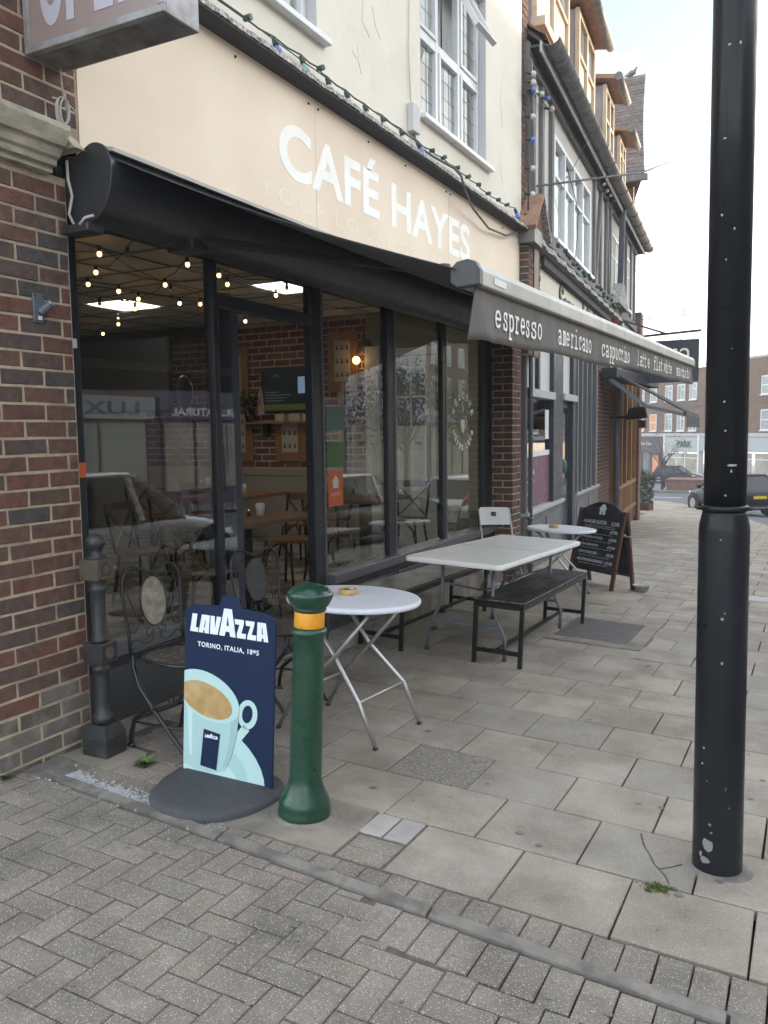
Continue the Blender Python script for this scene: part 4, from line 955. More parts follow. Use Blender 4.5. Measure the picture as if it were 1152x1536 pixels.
# ================================================================== lettering in strokes
def arc(cx, cy, rx, ry, a0, a1, n=9):
    return [(cx + rx*math.cos(R(a0+(a1-a0)*i/n)), cy + ry*math.sin(R(a0+(a1-a0)*i/n))) for i in range(n+1)]
_o = arc(.4, .5, .3, .46, 90, 450, 14)
GL = {'o': [_o], 'e': [[(.12, .52), (.70, .52)] + arc(.4, .52, .3, .44, 0, 310, 13)[0:]], 'c': [arc(.42, .5, .3, .46, 40, 320, 12), [(.66, .98), (.66, .70)]],
 's': [[(.66, .95), (.66, .74)], arc(.40, .74, .24, .22, 20, 270, 9) + arc(.42, .26, .27, .26, 90, -160, 9), [(.14, .05), (.14, .28)]],
 'p': [[(.05, .95), (.22, .95), (.22, -.40)], [(.05, -.43), (.42, -.43)], arc(.45, .5, .28, .45, 140, -140, 10)], 'r': [[(.08, .95), (.28, .95), (.28, .04)], [(.08, .03), (.52, .03)], [(.28, .6)] + arc(.52, .72, .2, .24, 150, 40, 6)],
 'a': [arc(.36, .72, .24, .24, 160, 0, 7) + [(.60, .10), (.76, .05)], arc(.36, .27, .25, .25, 60, 360, 10)], 'm': [[(.0, .95), (.12, .95), (.12, .03)], [(.0, .03), (.24, .03)], arc(.26, .72, .14, .24, 170, 0, 6) + [(.40, .05)], arc(.54, .72, .14, .24, 170, 0, 6) + [(.68, .03), (.80, .03)]],
 'n': [[(.05, .95), (.20, .95), (.20, .03)], [(.05, .03), (.35, .03)], arc(.40, .68, .20, .28, 170, 0, 7) + [(.60, .03)], [(.48, .03), (.75, .03)]], 'u': [[(.05, .95), (.20, .95)] + arc(.40, .32, .20, .28, 180, 320, 7), [(.48, .95), (.62, .95), (.62, .04), (.76, .04)]],
 'i': [[(.18, .95), (.42, .95), (.42, .03)], [(.12, .03), (.70, .03)], [(.36, 1.36), (.48, 1.36)]], 'l': [[(.18, 1.45), (.42, 1.45), (.42, .03)], [(.12, .03), (.70, .03)]],
 't': [[(.32, 1.35), (.32, .3)] + arc(.50, .26, .18, .22, 180, 330, 6), [(.08, .93), (.66, .93)]], 'f': [[(.70, 1.40)] + arc(.52, 1.2, .18, .24, 60, 180, 6) + [(.34, .03)], [(.1, .03), (.6, .03)], [(.1, .93), (.64, .93)]],
 'w': [[(.02, .95), (.2, .95)], [(.10, .93), (.24, .05), (.40, .75), (.56, .05), (.70, .93)], [(.6, .95), (.78, .95)]], 'h': [[(.05, 1.45), (.20, 1.45), (.20, .03)], [(.05, .03), (.35, .03)], arc(.40, .68, .20, .28, 170, 0, 7) + [(.60, .03)], [(.48, .03), (.75, .03)]]}
def stroke_letter(ch, P, w, sw, name, m, parent):
    """P maps (a, b, h) in letter space to a world point"""
    mb = MB()
    for k, pl in enumerate(GL[ch]):
        pts = [Vector((p[0]*w, p[1], 0)) for p in pl]; n = len(pts); L_, R_ = [], []
        for i, p in enumerate(pts):
            d = pts[min(i+1, n-1)] - pts[max(i-1, 0)]
            d = d.normalized() if d.length > 1e-6 else Vector((1, 0, 0)); q = Vector((-d.y, d.x, 0)) * sw/2
            e = d * (sw/2 if i == n-1 else (-sw/2 if i == 0 else 0))
            L_.append(p+q+e); R_.append(p-q+e)
        h = .0012 + .0003*k
        for i in range(n-1):
            a = [R_[i], R_[i+1], L_[i+1], L_[i]]
            mb.add([P(q.x, q.y, 0) for q in a] + [P(q.x, q.y, h) for q in a], [(4, 5, 6, 7), (0, 1, 5, 4), (2, 3, 7, 6)])
    return obj(name, mb, m, parent, world=True)

# ================================================================== AWNING
AW = thing('cafe_awning', 'grey roll-out awning over the cafe front, valance lettered with coffee names', 'awning', (-3.0, 6, .6))
Y0, Y1 = 2.87, 9.28
cap0 = [(-.27, .085), (-.285, -.03), (-.27, -.17), (-.18, -.235), (-.06, -.20), (.015, -.10), (.032, .02), (-.01, .10), (-.09, .125), (-.17, .095), (-.22, .082)]
def smooth_loop(P, k=4):
    out = []; n = len(P)
    for i in range(n):
        a, b, c, d = [Vector(P[(i+q) % n]) for q in (-1, 0, 1, 2)]
        for j in range(k):
            t = j/k; out.append(tuple(.5*((2*b) + (c-a)*t + (2*a-5*b+4*c-d)*t*t + (3*b-a-3*c+d)*t**3)))
    return out
cap = smooth_loop(cap0)
mb = MB(); mb.prism([(p[0]*.93, p[1]) for p in cap], (-2.86, Y0-.012, 1.20), (1, 0, 0), (0, 0, 1), (0, .012, 0)); obj('end_cap', mb, M['awning_dk'], AW, world=True, bevel=.003)
mb = MB(); mb.prism([(p[0]*.88-.005, p[1]*.93) for p in cap], (-2.86, Y0+.001, 1.20), (1, 0, 0), (0, 0, 1), (0, Y1-Y0, 0)); obj('cassette', mb, M['awning_dk'], AW, world=True)
mb = MB(); mb.prism([(-.06, 0), (0, -.012), (.0, .006), (-.055, .018)], (-2.825, Y0, 1.285), (1, 0, 0), (0, 0, 1), (0, Y1-Y0, 0)); obj('cassette_lip', mb, M['bar'], AW, world=True)
bz = lambda y: .575 + .0165*(y-2.95)
# canvas, gently sagging
mb = MB(); nx, ny = 10, 26; V = []
for j in range(ny+1):
    y = Y0 + .03 + (Y1-Y0-.08)*j/ny; row = []
    for i in range(nx+1):
        f = i/nx; z = 1.255*(1-f) + (bz(y)+.03)*f - .05*math.sin(PI*f)*(.6+.4*math.sin(PI*j/ny)); row.append((-2.86 + 1.66*f, y, z))
    V.append(row)
vs = [p for r in V for p in r]; vs2 = [(p[0], p[1], p[2]-.004) for p in vs]; fs = []; W = nx+1; T = len(vs)
for j in range(ny):
    for i in range(nx):
        a = j*W+i; fs.append((a, a+1, a+1+W, a+W)); fs.append((T+a, T+a+W, T+a+1+W, T+a+1))
for j in range(ny): a = j*W; fs += [(a, a+W, T+a+W, T+a), (a+nx, T+a+nx, T+a+W+nx, a+W+nx)]
for i in range(nx): fs += [(i, T+i, T+i+1, i+1), (ny*W+i, ny*W+i+1, T+ny*W+i+1, T+ny*W+i)]
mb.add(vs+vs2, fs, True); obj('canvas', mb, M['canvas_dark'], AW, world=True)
# front bar
bp = [(.055, -.035), (.055, .02), (.04, .048), (.01, .058), (-.03, .052), (-.055, .03), (-.055, -.02), (-.03, -.04)]
def barseg(ya, yb, s=1.0):
    q = MB(); n = len(bp)
    q.add([(-1.165+p[0]*s, ya, bz(ya)+p[1]*s) for p in bp] + [(-1.165+p[0]*s, yb, bz(yb)+p[1]*s) for p in bp],
          [tuple(range(n)), tuple(range(2*n-1, n-1, -1))] + [(i, n+i, n+(i+1) % n, (i+1) % n) for i in range(n)]); return q
obj('front_bar', barseg(2.975, 9.235), M['bar'], AW, world=True, bevel=.006)
obj('bar_cap', barseg(2.93, 2.974, 1.06), M['awning_dk'], AW, world=True, bevel=.006); obj('bar_cap', barseg(9.236, 9.26, 1.06), M['bar'], AW, world=True)
obj('maker_label', MB().box(-1.109, -1.107, 3.10, 3.24, bz(3.1)-.015, bz(3.1)+.012), M['white'], AW, world=True)
# valance
ztop = lambda y: bz(y)-.034
zbot = lambda y: ztop(y) - .188 - .012*math.sin(y*2.4)*math.sin(y*.7) + (.018 if 6 < y < 7.8 else 0)*math.sin((y-6)/1.8*PI)
xv = lambda y, f: -1.135 + (.010*math.sin(y*6.3+math.sin(y*2.1))+.005*math.sin(y*17+1.3*math.sin(y*5))+.0025*math.sin(y*41))*f + (.012*math.sin((y-2.96)*22)*f*max(0, 1-(y-2.96)/.5)) + (-.035*f if y < 3.0 else 0)
mb = MB(); ny, nz_ = 110, 6; V = []
for j in range(ny+1):
    y = 2.965 + (9.225-2.965)*j/ny
    V.append([(xv(y, i/nz_), y, ztop(y) + (zbot(y)-ztop(y))*i/nz_) for i in range(nz_+1)])
vs = [p for r in V for p in r]; T = len(vs); W = nz_+1; vs2 = [(p[0]-.003, p[1], p[2]) for p in vs]; fs = []
for j in range(ny):
    for i in range(nz_):
        a = j*W+i; fs.append((a, a+1, a+1+W, a+W)); fs.append((T+a, T+a+W, T+a+1+W, T+a+1))
    fs.append((j*W+nz_, T+j*W+nz_, T+(j+1)*W+nz_, (j+1)*W+nz_))
mb.add(vs+vs2, fs, True); val = obj('valance', mb, M['canvas'], AW, world=True)
for word, ya, yb in (('espresso', 3.17, 3.81), ('americano', 4.065, 4.81), ('cappuccino', 5.06, 5.93), ('latte', 6.15, 6.70), ('flat white', 6.88, 7.84), ('macchiato', 8.11, 9.03)):
    pit = (yb-ya)/(len(word)-.2); w = 1.0*pit/.066; f0 = .066
    for i, ch in enumerate(word):
        if ch == ' ': continue
        yy = ya + pit*i; zb = ztop(yy+.03) - .137
        stroke_letter(ch, lambda a, b, h, yy=yy, zb=zb: (xv(yy+a*f0, .5) + .0045 + h, yy+a*f0, zb + b*.070), w, .155, 'letter', M['letter'], val)
# folding arms
for ys, ye in ((3.55, 1), (8.6, -1)):
    el = (-2.0, ys + ye*1.15, .95); a = MB(); a.bar((-2.93, ys, 1.03), el, .04, .045); a.bar((el[0], el[1], el[2]-.03), (-1.22, ys+ye*.35, bz(ys)-.02), .045, .05)
    o = obj('folding_arm', a, M['awning_dk'], AW, world=True, bevel=.008); obj('elbow', MB().lathe([(.04, -.06), (.045, 0), (.04, .05)], el, 12), M['awning_dk'], o, world=True)
    obj('shoulder_bracket', MB().box(-3.08, -2.90, ys-.07, ys+.07, .965, 1.03), M['awning_dk'], AW, world=True, bevel=.01)
obj('support_beam', MB().box(-3.10, -2.97, 2.95, 9.2, 1.0, 1.05), M['awning_dk'], AW, world=True, bevel=.01)
obj('motor_box', MB().box(-3.10, -2.93, 2.80, 2.90, .925, .965), M['awning_dk'], AW, world=True, bevel=.008)
mb = MB(); mb.tube([(-3.08, 2.835, 1.26), (-3.07, 2.83, 1.17), (-3.055, 2.835, 1.10), (-3.075, 2.83, 1.02), (-3.05, 2.84, .96)], .007, 6); mb.tube([(-2.98, 2.80, .955), (-2.955, 2.81, .985), (-2.92, 2.83, .995)], .007, 6)
tag(obj('awning_power_lead', mb, M['cable_w']), 'short white lead beside the dark end cap of the awning', 'cable')

# ================================================================== OPEN sign
t = thing('open_sign', 'dirty aluminium lightbox sign reading OPEN projecting above the brick pier', 'sign', (-3.1, 2.75, 1.66))
x0, x1, y0, y1, z0, z1 = -3.085, -2.30, 2.64, 2.85, 1.65, 2.18
obj('casing', MB().box(x0, x1, y0+.012, y1, z0, z1), M['alu'], t, world=True, bevel=.004)
f = MB(); q = .03
for e in ((x0, x1, z0, z0+q), (x0, x1, z1-q, z1), (x0, x0+q, z0+q, z1-q), (x1-q, x1, z0+q, z1-q)): f.box(e[0], e[1], y0-.004, y0+.0115, e[2], e[3])
obj('face_frame', f, M['alu'], t, world=True, bevel=.003)
obj('face_panel', MB().box(x0+q, x1-q, y0+.004, y0+.0116, z0+q, z1-q), M['lightbox'], t, world=True)
obj('underside_plate', MB().box(x0+.02, x1-.02, y0+.03, y1-.015, z0-.003, z0-.0005), M['underside'], t, world=True)
for i, (ch, a) in enumerate((('O', -2.985), ('P', -2.83), ('E', -2.672), ('N', -2.54))):
    text_obj('letter', ch, (a, y0+.0035, 1.735), (1, 0, 0), (0, 0, 1), (.135, .12, .105, .13)[i], .34, M['lb_letter'], t, bold=.05, thick=.002)
# cable coil
mb = MB(); mb.tube([(-3.04, 2.79, 1.65), (-3.045, 2.795, 1.58), (-3.04, 2.80, 1.52)], .004, 6)
for k in range(5):
    c = Vector((-3.045+.004*k, 2.79+random.uniform(-.006, .006), 1.455)); rx, rz = .030+random.uniform(-.005, .006), .058+random.uniform(-.006, .006); tl = random.uniform(-.2, .2)
    mb.tube([c + Vector((.006*math.sin(a), rx*math.cos(a)*math.cos(tl)-rz*math.sin(a)*math.sin(tl), rx*math.cos(a)*math.sin(tl)+rz*math.sin(a)*math.cos(tl))) for a in [2*PI*i/18 for i in range(18)]], .0038, 6, closed=True)
mb.tube([(-3.045, 2.74, 1.50), (-3.04, 2.80, 1.505), (-3.04, 2.87, 1.475)], .004, 6)
tag(obj('cable_coil', mb, M['cable_w']), 'coiled white cable hanging below the open sign', 'cable')
# flag holder
t = thing('flagpole_bracket', 'small grey metal flagpole holder screwed to the left brick pier', 'bracket', (-3.115, 2.665, .58))
obj('back_plate', MB().box(-3.118, -3.108, 2.633, 2.695, .512, .642), M['steel_dk'], t, world=True, bevel=.004)
mb = MB(); mb.tube([(-3.11, 2.672, .56), (-3.065, 2.695, .60)], .019, 12, cap=False); mb.tube([(-3.105, 2.674, .563), (-3.066, 2.694, .599)], .013, 12); obj('tube', mb, M['steel_dk'], t, world=True)
mb = MB(); mb.tube([(-3.0655, 2.6945, .5995), (-3.063, 2.696, .6025)], [.021, .021], 14, cap=False); obj('rim', mb, M['steel'], t, world=True)
obj('label_plate', MB().box(-3.1075, -3.106, 2.655, 2.675, .525, .543), M['white'], t, world=True)
mb = MB()
for yy in (2.642, 2.685):
    for z in (.522, .632): mb.sphere((-3.107, yy, z), .0045, 8, 5)
obj('screws', mb, M['black_metal'], t, world=True)['kind'] = 'stuff'
# junction box and cables on the render
tag(obj('junction_box', MB().box(-3.12, -3.06, 6.56, 6.70, 2.53, 2.76), M['upvc_grey'], bevel=.006), 'pale grey plastic box on the cream wall left of the right-hand window', 'junction box')
mb = MB(); mb.tube([(-3.1, 6.64, 2.53), (-3.08, 6.68, 2.44), (-3.0, 6.82, 2.38), (-2.94, 7.15, 2.36), (-2.93, 7.3, 2.33), (-2.95, 7.45, 2.24), (-2.99, 7.75, 2.15), (-3.03, 8.3, 2.08), (-3.05, 8.9, 2.13), (-3.05, 9.4, 2.28)], .011, 6)
tag(obj('loose_cable', mb, M['tudor']), 'brown cable drooping from the grey box across the right end of the sign', 'cable')
mb = MB(); mb.tube([(-3.105, 6.60, 2.78), (-3.11, 6.58, 3.2), (-3.11, 6.62, 3.9), (-3.11, 6.6, 5)], .005, 5)
tag(obj('wall_cable', mb, M['upvc_grey']), 'thin pale cable running up the cream wall from the grey box', 'cable')
mb = MB(); mb.tube([(-2.96, 3.5, 2.36), (-3.0, 4.3, 2.40), (-2.97, 4.7, 2.37), (-2.96, 5.4, 2.365), (-2.96, 6.6, 2.37)], .004, 5)
tag(obj('ledge_wire', mb, M['cable']), 'thin dark wire lying along the ledge above the cafe sign', 'cable')
# coloured bulb string over the ledge
t = thing('bulb_string', 'green flex with blue, green and clear bulbs strung along the ledge above the cafe sign', 'string lights', (-3.05, 6, 2.45))
socks = [(3.75, 2.47, None), (4.22, 2.45, None), (4.53, 2.46, 'bulb_blue'), (4.84, 2.47, 'bulb_green'), (5.05, 2.47, None), (5.17, 2.45, 'bulb_clear'), (5.43, 2.45, 'bulb_clear'), (5.71, 2.45, 'bulb_clear'), (6.0, 2.46, 'bulb_clear'), (6.33, 2.46, 'bulb_clear'), (6.66, 2.46, 'bulb_blue'), (6.9, 2.46, None), (7.18, 2.47, None), (7.49, 2.47, None), (7.78, 2.46, None), (8.05, 2.46, None), (8.34, 2.44, None), (8.64, 2.45, None), (8.93, 2.46, None), (9.27, 2.50, 'bulb_blue')]
pts = []
for i, (y, z, c) in enumerate(socks):
    pts.append((-3.07, y, z+.012))
    if i+1 < len(socks): pts.append((-3.075, (y+socks[i+1][0])/2, (z+socks[i+1][1])/2+.004))
obj('flex', MB().tube(pts, .006, 6), M['socket'], t, world=True)
for i, (y, z, c) in enumerate(socks):
    a = Vector((-3.07, y, z)); d = Vector((.35, .12*math.sin(i*2.1), -1)).normalized() if c else Vector((1, .4*math.sin(i*3), .1*math.cos(i))).normalized()
    obj('socket', MB().tube([a, a+d*.05], [.018, .020], 8), M['socket'], t, world=True)
    if c:
        mb = MB(); b = a + d*.05; mb.tube([b, b+d*.012, b+d*.03, b+d*.05, b+d*.068, b+d*.078, b+d*.082], [.012, .018, .027, .031, .025, .013, .002], 12); obj('bulb', mb, M[c], t, world=True)

# ================================================================== STREET FURNITURE
def put(x, y, rz=0, slope=True): return (x, y, gz(x, y)), (grot(x, y, R(rz)) if slope else (0, 0, R(rz)))
# lamp post
t = thing('lamp_post', 'tall glossy black lamp post with chipped paint and a wider base, right foreground', 'lamp post', (-.262, 3.17, gz(-.25, 3.17)), (0, -.0045, 0))
obj('base_column', MB().lathe([(.088, -.1), (.0875, 0), (.0865, .6), (.086, 1.27), (.084, 1.29), (.076, 1.325), (.074, 1.335)], (0, 0, 0), 48), M['post'], t)
obj('collar', MB().lathe([(.0745, 1.336), (.080, 1.338), (.080, 1.352), (.0745, 1.356)], (0, 0, 0), 48), M['post'], t)
obj('upper_column', MB().lathe([(.0715, 1.357), (.0705, 3), (.069, 4.6), (.066, 7.5)], (0, 0, 0), 48), M['post'], t)
mb = MB()
for s in (1, -1): mb.tube([(s*.074, -.02, 1.345), (s*.092, -.025, 1.345)], .006, 8)
obj('collar_bolts', mb, M['post'], t)
obj('lamp_arm', MB().tube([(0, 0, 7.4), (.2, 0, 7.8), (.9, 0, 8.0)], .03, 10), M['post'], t); obj('lamp_head', MB().box(.7, 1.3, -.12, .12, 7.95, 8.08), M['steel'], t, bevel=.03)
def scar(r, ang, z, w, h, name='paint_chip', mm='sign_white'):
    if w < .03: w *= .62; h *= .62
    q = MB(); n = 9; vs = []
    for i in range(n):
        a = 2*PI*i/n; k = random.uniform(.6, 1.15); aa = R(ang) + w/2*math.cos(a)*k/r; vs.append((aa, z + h/2*math.sin(a)*k))
    q.add([((r+.0009)*math.cos(a), (r+.0009)*math.sin(a), zz) for a, zz in vs] + [((r-.002)*math.cos(a), (r-.002)*math.sin(a), zz) for a, zz in vs] + [((r+.0012)*math.cos(R(ang)), (r+.0012)*math.sin(R(ang)), z)], [(i, (i+1) % n, 2*n) for i in range(n)] + [(i, n+i, n+(i+1) % n, (i+1) % n) for i in range(n)])
    return obj(name, q, M[mm], t)
for ang, z, w, h in ((-92, 1.72, .016, .013), (-88, 1.62, .014, .010), (-66, 1.50, .040, .010), (-70, 1.48, .012, .02), (-84, 1.395, .014, .014), (-92, 1.24, .018, .006), (-85, .96, .02, .016), (-80, .98, .012, .014), (-84, .80, .014, .020), (-122, .48, .014, .014), (-125, .42, .012, .016),
                     (-103, .20, .020, .018), (-108, .12, .055, .06), (-125, .08, .022, .036), (-100, .17, .02, .012), (-112, .06, .04, .03), (-70, .34, .004, .03), (-112, .36, .006, .008), (-60, .27, .008, .012), (-75, 1.9, .01, .008), (-104, 2.6, .02, .012), (-95, 2.2, .012, .014), (-98, 2.9, .02, .012), (-70, 2.9, .012, .02), (-112, 3.1, .012, .01), (-108, 2.35, .014, .018), (-75, 2.3, .01, .02)):
    scar(.0875 if z < 1.3 else .0712, ang, z, w, h, mm='steel' if z < .25 else 'alu')
mb = MB(); mb.lathe([(.115, -.03), (.108, .002), (.095, .006), (.088, .012)], (0, 0, 0), 20, sx=1.15); obj('concrete_footing', mb, M['kerb'], t)
mb = MB()
for k in range(5):
    pts = [(-.46 + .04*k + .03*math.sin(k), 2.93 + .05*k, 0)]
mb = MB(); cr = [(-.56, 3.30), (-.53, 3.20), (-.50, 3.14), (-.47, 3.07), (-.42, 3.0), (-.40, 2.95)]; mb.tube([(x, y, gz(x, y)+.0015) for x, y in cr], .0035, 4)
mb.tube([(-.38, 3.12, gz(-.38, 3.12)+.002), (-.42, 3.07, gz(-.42, 3.07)+.002), (-.45, 3.04, gz(-.45, 3.04)+.002)], .003, 4)
tag(obj('slab_crack', mb, M['joint'], ), 'branching crack in the paving slab beside the lamp post', 'crack')
# bollard
t = thing('bollard', 'glossy dark green cast bollard with a yellow reflective band', 'bollard', *put(-1.806, 2.745))
obj('shaft', MB().lathe([(.108, -.03), (.108, .03), (.103, .045), (.106, .055), (.100, .075), (.084, .105), (.072, .14), (.0665, .17), (.066, .30), (.0635, .66), (.0625, .745), (.064, .75), (.071, .757), (.074, .768), (.070, .781), (.060, .786)], (0, 0, 0), 48), M['green'], t)
obj('reflective_band', MB().lathe([(.0605, .7865), (.0615, .789), (.0615, .848), (.0605, .850)], (0, 0, 0), 48), M['yellow'], t)
obj('cap', MB().lathe([(.060, .8505), (.067, .856), (.068, .864), (.066, .868), (.076, .876), (.088, .898), (.094, .915), (.093, .926), (.085, .932), (.082, .936), (.070, .948), (.045, .957), (.018, .962), (.012, .966), (.001, .968)], (0, 0, 0), 48), M['green'], t)
mb = MB(); mb.lathe([(.15, -.03), (.135, .0005), (.115, .003), (.107, .009)], (0, 0, 0), 18, sx=1.1); obj('cement_collar', mb, M['concrete'], t)
# lavazza sign
t = thing('pavement_sign', 'dark blue LAVAZZA pavement sign with a coffee cup on a grey rubber base', 'pavement sign', *put(-2.245, 2.80, 2.5))
PW, PH = .470, .84
def rc(cx, cy, r, a0, a1, n=6): return [(cx+r*math.cos(R(a0+(a1-a0)*i/n)), cy+r*math.sin(R(a0+(a1-a0)*i/n))) for i in range(n+1)]
w2_ = PW/2
outl = [(-w2_, .03), (w2_, .03)] + rc(w2_-.04, PH-.055-.04+.01, .04, 0, 90) + [(.055, PH-.035), (.037, PH+.012)] + [(-.037, PH+.012), (-.055, PH-.035)] + rc(-w2_+.04, PH-.055-.04+.01, .04, 90, 180)
TH = .004; FR = -.0065
obj('panel', MB().prism(outl, (0, .006, 0), (1, 0, 0), (0, 0, 1), (0, -.012, 0)), M['blue'], t, bevel=.0015)
def pr(name, polys, d, m, parent=t):
    q = MB()
    for pl in polys: q.prism(pl, (0, FR-d, 0), (1, 0, 0), (0, 0, 1), (0, .0009, 0))
    return obj(name, q, M[m], parent)
# logo letters, in a box 0..1 wide
LW = .405; lx = -LW/2 - .005; lz = .675
def LP(pl, s=1.0, ox=0, oz=0): return [(lx + p[0]*LW*s + ox, lz + p[1]*LW*s + oz) for p in pl]
logo = [[[(.0, .0), (.03, .20), (.095, .20), (.075, .05), (.11, .05), (.105, 0)]],
 [[(.115, 0), (.155, .20), (.26, .20), (.25, 0), (.19, 0), (.192, .03), (.178, .03), (.172, 0)]],
 [[(.265, 0), (.272, .20), (.325, .20), (.33, .07), (.352, .20), (.41, .20), (.365, 0)]],
 [[(.385, 0), (.445, .30), (.545, .30), (.60, 0), (.53, 0), (.518, .05), (.468, .05), (.458, 0)]],
 [[(.615, 0), (.615, .045), (.645, .145), (.59, .145), (.58, .20), (.70, .20), (.70, .155), (.672, .055), (.73, .055), (.725, 0)]],
 [[(.745, 0), (.75, .045), (.785, .145), (.73, .145), (.72, .20), (.835, .20), (.83, .155), (.80, .055), (.86, .055), (.855, 0)]],
 [[(.868, 0), (.87, .20), (.975, .20), (1.01, 0), (.955, 0), (.948, .035), (.928, .035), (.925, 0)]]]
holes = [None, [(.196, .06), (.185, .06), (.205, .145), (.208, .145)], None, [(.482, .115), (.51, .115), (.497, .21), (.492, .21)], None, None, [(.930, .075), (.942, .075), (.932, .15), (.928, .15)]]
for k, pl in enumerate(logo):
    o = pr('letter', [LP(pl[0])], .0, 'sign_white')
    if holes[k]: pr('counter', [LP(holes[k])], .0008, 'blue', o)
text_obj('place_lettering', 'TORINO, ITALIA, 1895', (-.165, FR+.0007, .608), (1, 0, 0), (0, 0, 1), .32, .026, M['sign_white'], t, world=False, bold=.02, thick=.0009, spacing=1.15, split=True)
# cup and saucer print
def ell(cx, cz, rx, rz, a0=0, a1=360, n=36, rot=0):
    out = []
    for i in range(n + (0 if a1-a0 == 360 else 1)):
        a = R(a0+(a1-a0)*i/n); x, z = rx*math.cos(a), rz*math.sin(a); out.append((cx + x*math.cos(R(rot))-z*math.sin(R(rot)), cz + x*math.sin(R(rot))+z*math.cos(R(rot))))
    return out
def clip(pl, x0=-PW/2+.002, z0=.04):
    def cl(p, ins, inter):
        out = []
        for i in range(len(p)):
            a, b = p[i-1], p[i]
            if ins(b):
                if not ins(a): out.append(inter(a, b))
                out.append(b)
            elif ins(a): out.append(inter(a, b))
        return out
    pl = cl(pl, lambda q: q[0] >= x0, lambda a, b: (x0, a[1]+(b[1]-a[1])*(x0-a[0])/(b[0]-a[0])))
    return cl(pl, lambda q: q[1] >= z0, lambda a, b: (a[0]+(b[0]-a[0])*(z0-a[1])/(b[1]-a[1]), z0))
pr('saucer_print', [clip(ell(-.14, .08, .345, .225, rot=-14))], 0, 'cup2')
pr('saucer_well', [clip(ell(-.12, .09, .235, .125, rot=-12))], .0006, 'cup')
pr('handle_print', [ell(.104, .345, .050, .066, rot=-12), [(.04, .24), (.085, .30), (.115, .275), (.04, .18)]], .0009, 'cup2')
pr('handle_hole', [ell(.104, .347, .026, .040, rot=-12)], .0018, 'blue')
pr('cup_body', [clip([(-.235, .38), (.062, .345), (.052, .24), (.025, .14), (.005, .10)] + ell(-.125, .10, .13, .05, 0, -180, 14) + [(-.235, .12)])], .0026, 'cup')
pr('cup_shade', [[(.062, .345), (.052, .24), (.025, .14), (.005, .10), (-.02, .085), (.0, .14), (.018, .24), (.02, .33)]], .0030, 'cup3b')
pr('cup_highlight', [[(-.215, .36), (-.185, .355), (-.185, .11), (-.20, .115)]], .0031, 'cup_hi')
pr('saucer_highlight', [clip(ell(-.10, .06, .16, .07, rot=-12))], .0010, 'cup_hi')
pr('cup_rim', [clip(ell(-.108, .395, .176, .105, rot=-17))], .0034, 'cup2')
pr('coffee_print', [clip(ell(-.112, .378, .142, .074, rot=-15))], .0042, 'coffee')
pr('cup_badge', [[(-.138, .075), (-.052, .068), (-.034, .235), (-.122, .245)]], .0050, 'blue')
for k, pl in enumerate(logo):
    q = MB(); q.prism([(-.116 + p[0]*.068 + (p[1])*.01, .208 + p[1]*.07) for p in pl[0]], (0, FR-.0058, 0), (1, 0, 0), (0, 0, 1), (0, .0007, 0)); obj('small_letter', q, M['sign_white'], t)
# base: a wide D shaped rubber foot in front, smaller behind
mb = MB(); prof = [(1.0, 0), (1.0, .018), (.95, .034), (.86, .038), (.78, .046)]
n = 40; vs = []; fs = []
for s_, z in prof:
    for i in range(n):
        a = 2*PI*i/n; ca, sa = math.cos(a), math.sin(a); rx, ry = .275, (.36 if sa < 0 else .17)
        x = rx*s_*(abs(ca)**.8)*(1 if ca > 0 else -1); y = ry*s_*(abs(sa)**.9)*(1 if sa > 0 else -1); vs.append((x, y, z))
for j in range(len(prof)-1):
    for i in range(n): fs.append((j*n+i, j*n+(i+1) % n, (j+1)*n+(i+1) % n, (j+1)*n+i))
fs.append(tuple((len(prof)-1)*n+i for i in range(n)))
mb.add(vs, fs, True); obj('rubber_base', mb, M['rubber'], t)
# iron rail post by the pier
t = thing('iron_rail_post', 'old dark cast iron rail post with ball finial at the brick pier', 'iron post', *put(-2.975, 2.80, 0))
t.rotation_euler = (0, 0, R(4))
obj('foot_block', MB().box(-.072, .072, -.072, .072, -.03, .10), M['cast'], t, bevel=.006)
mb = MB(); mb.add([(-.072,-.072,.10),(.072,-.072,.10),(.072,.072,.10),(-.072,.072,.10),(-.048,-.048,.155),(.048,-.048,.155),(.048,.048,.155),(-.048,.048,.155)], [(0,1,5,4),(1,2,6,5),(2,3,7,6),(3,0,4,7),(4,5,6,7)]); obj('foot_taper', mb, M['cast'], t)
obj('shaft', MB().lathe([(.040, .155), (.046, .165), (.052, .178), (.050, .195), (.040, .205), (.038, .25), (.034, .38), (.035, .405), (.042, .412), (.043, .43), (.036, .44), (.038, .45), (.040, .452)], (0, 0, 0), 24), M['cast'], t)
obj('shaft', MB().lathe([(.042, .552), (.040, .566), (.035, .578), (.034, .72), (.034, .79), (.040, .798), (.041, .812), (.035, .82), (.040, .842), (.042, .850)], (0, 0, 0), 24), M['cast'], t)
for z in (.452, .851):
    b = obj('drilled_block', MB().box(-.056, .056, -.056, .056, z, z+.099), M['cast'] if z < .5 else M['rust'], t, bevel=.005)
    mb = MB(); mb.tube([(.0565, 0, z+.05), (.0575, 0, z+.05)], .026, 20); obj('hole', mb, M['rust'] if z > .5 else M['ash_in'], b)
    mb = MB(); mb.tube([(.058, .0+.0265*math.cos(a), z+.05+.0265*math.sin(a)) for a in [2*PI*i/24 for i in range(24)]], .0028, 6, closed=True); obj('hole_rim', mb, M['cast'] if z > .5 else M['rust'], b)
obj('finial', MB().lathe([(.050, .951), (.046, .962), (.030, .970), (.026, .985), (.034, 1.0), (.044, 1.015), (.046, 1.033), (.038, 1.052), (.020, 1.064), (.001, 1.068)], (0, 0, 0), 24), M['cast'], t)

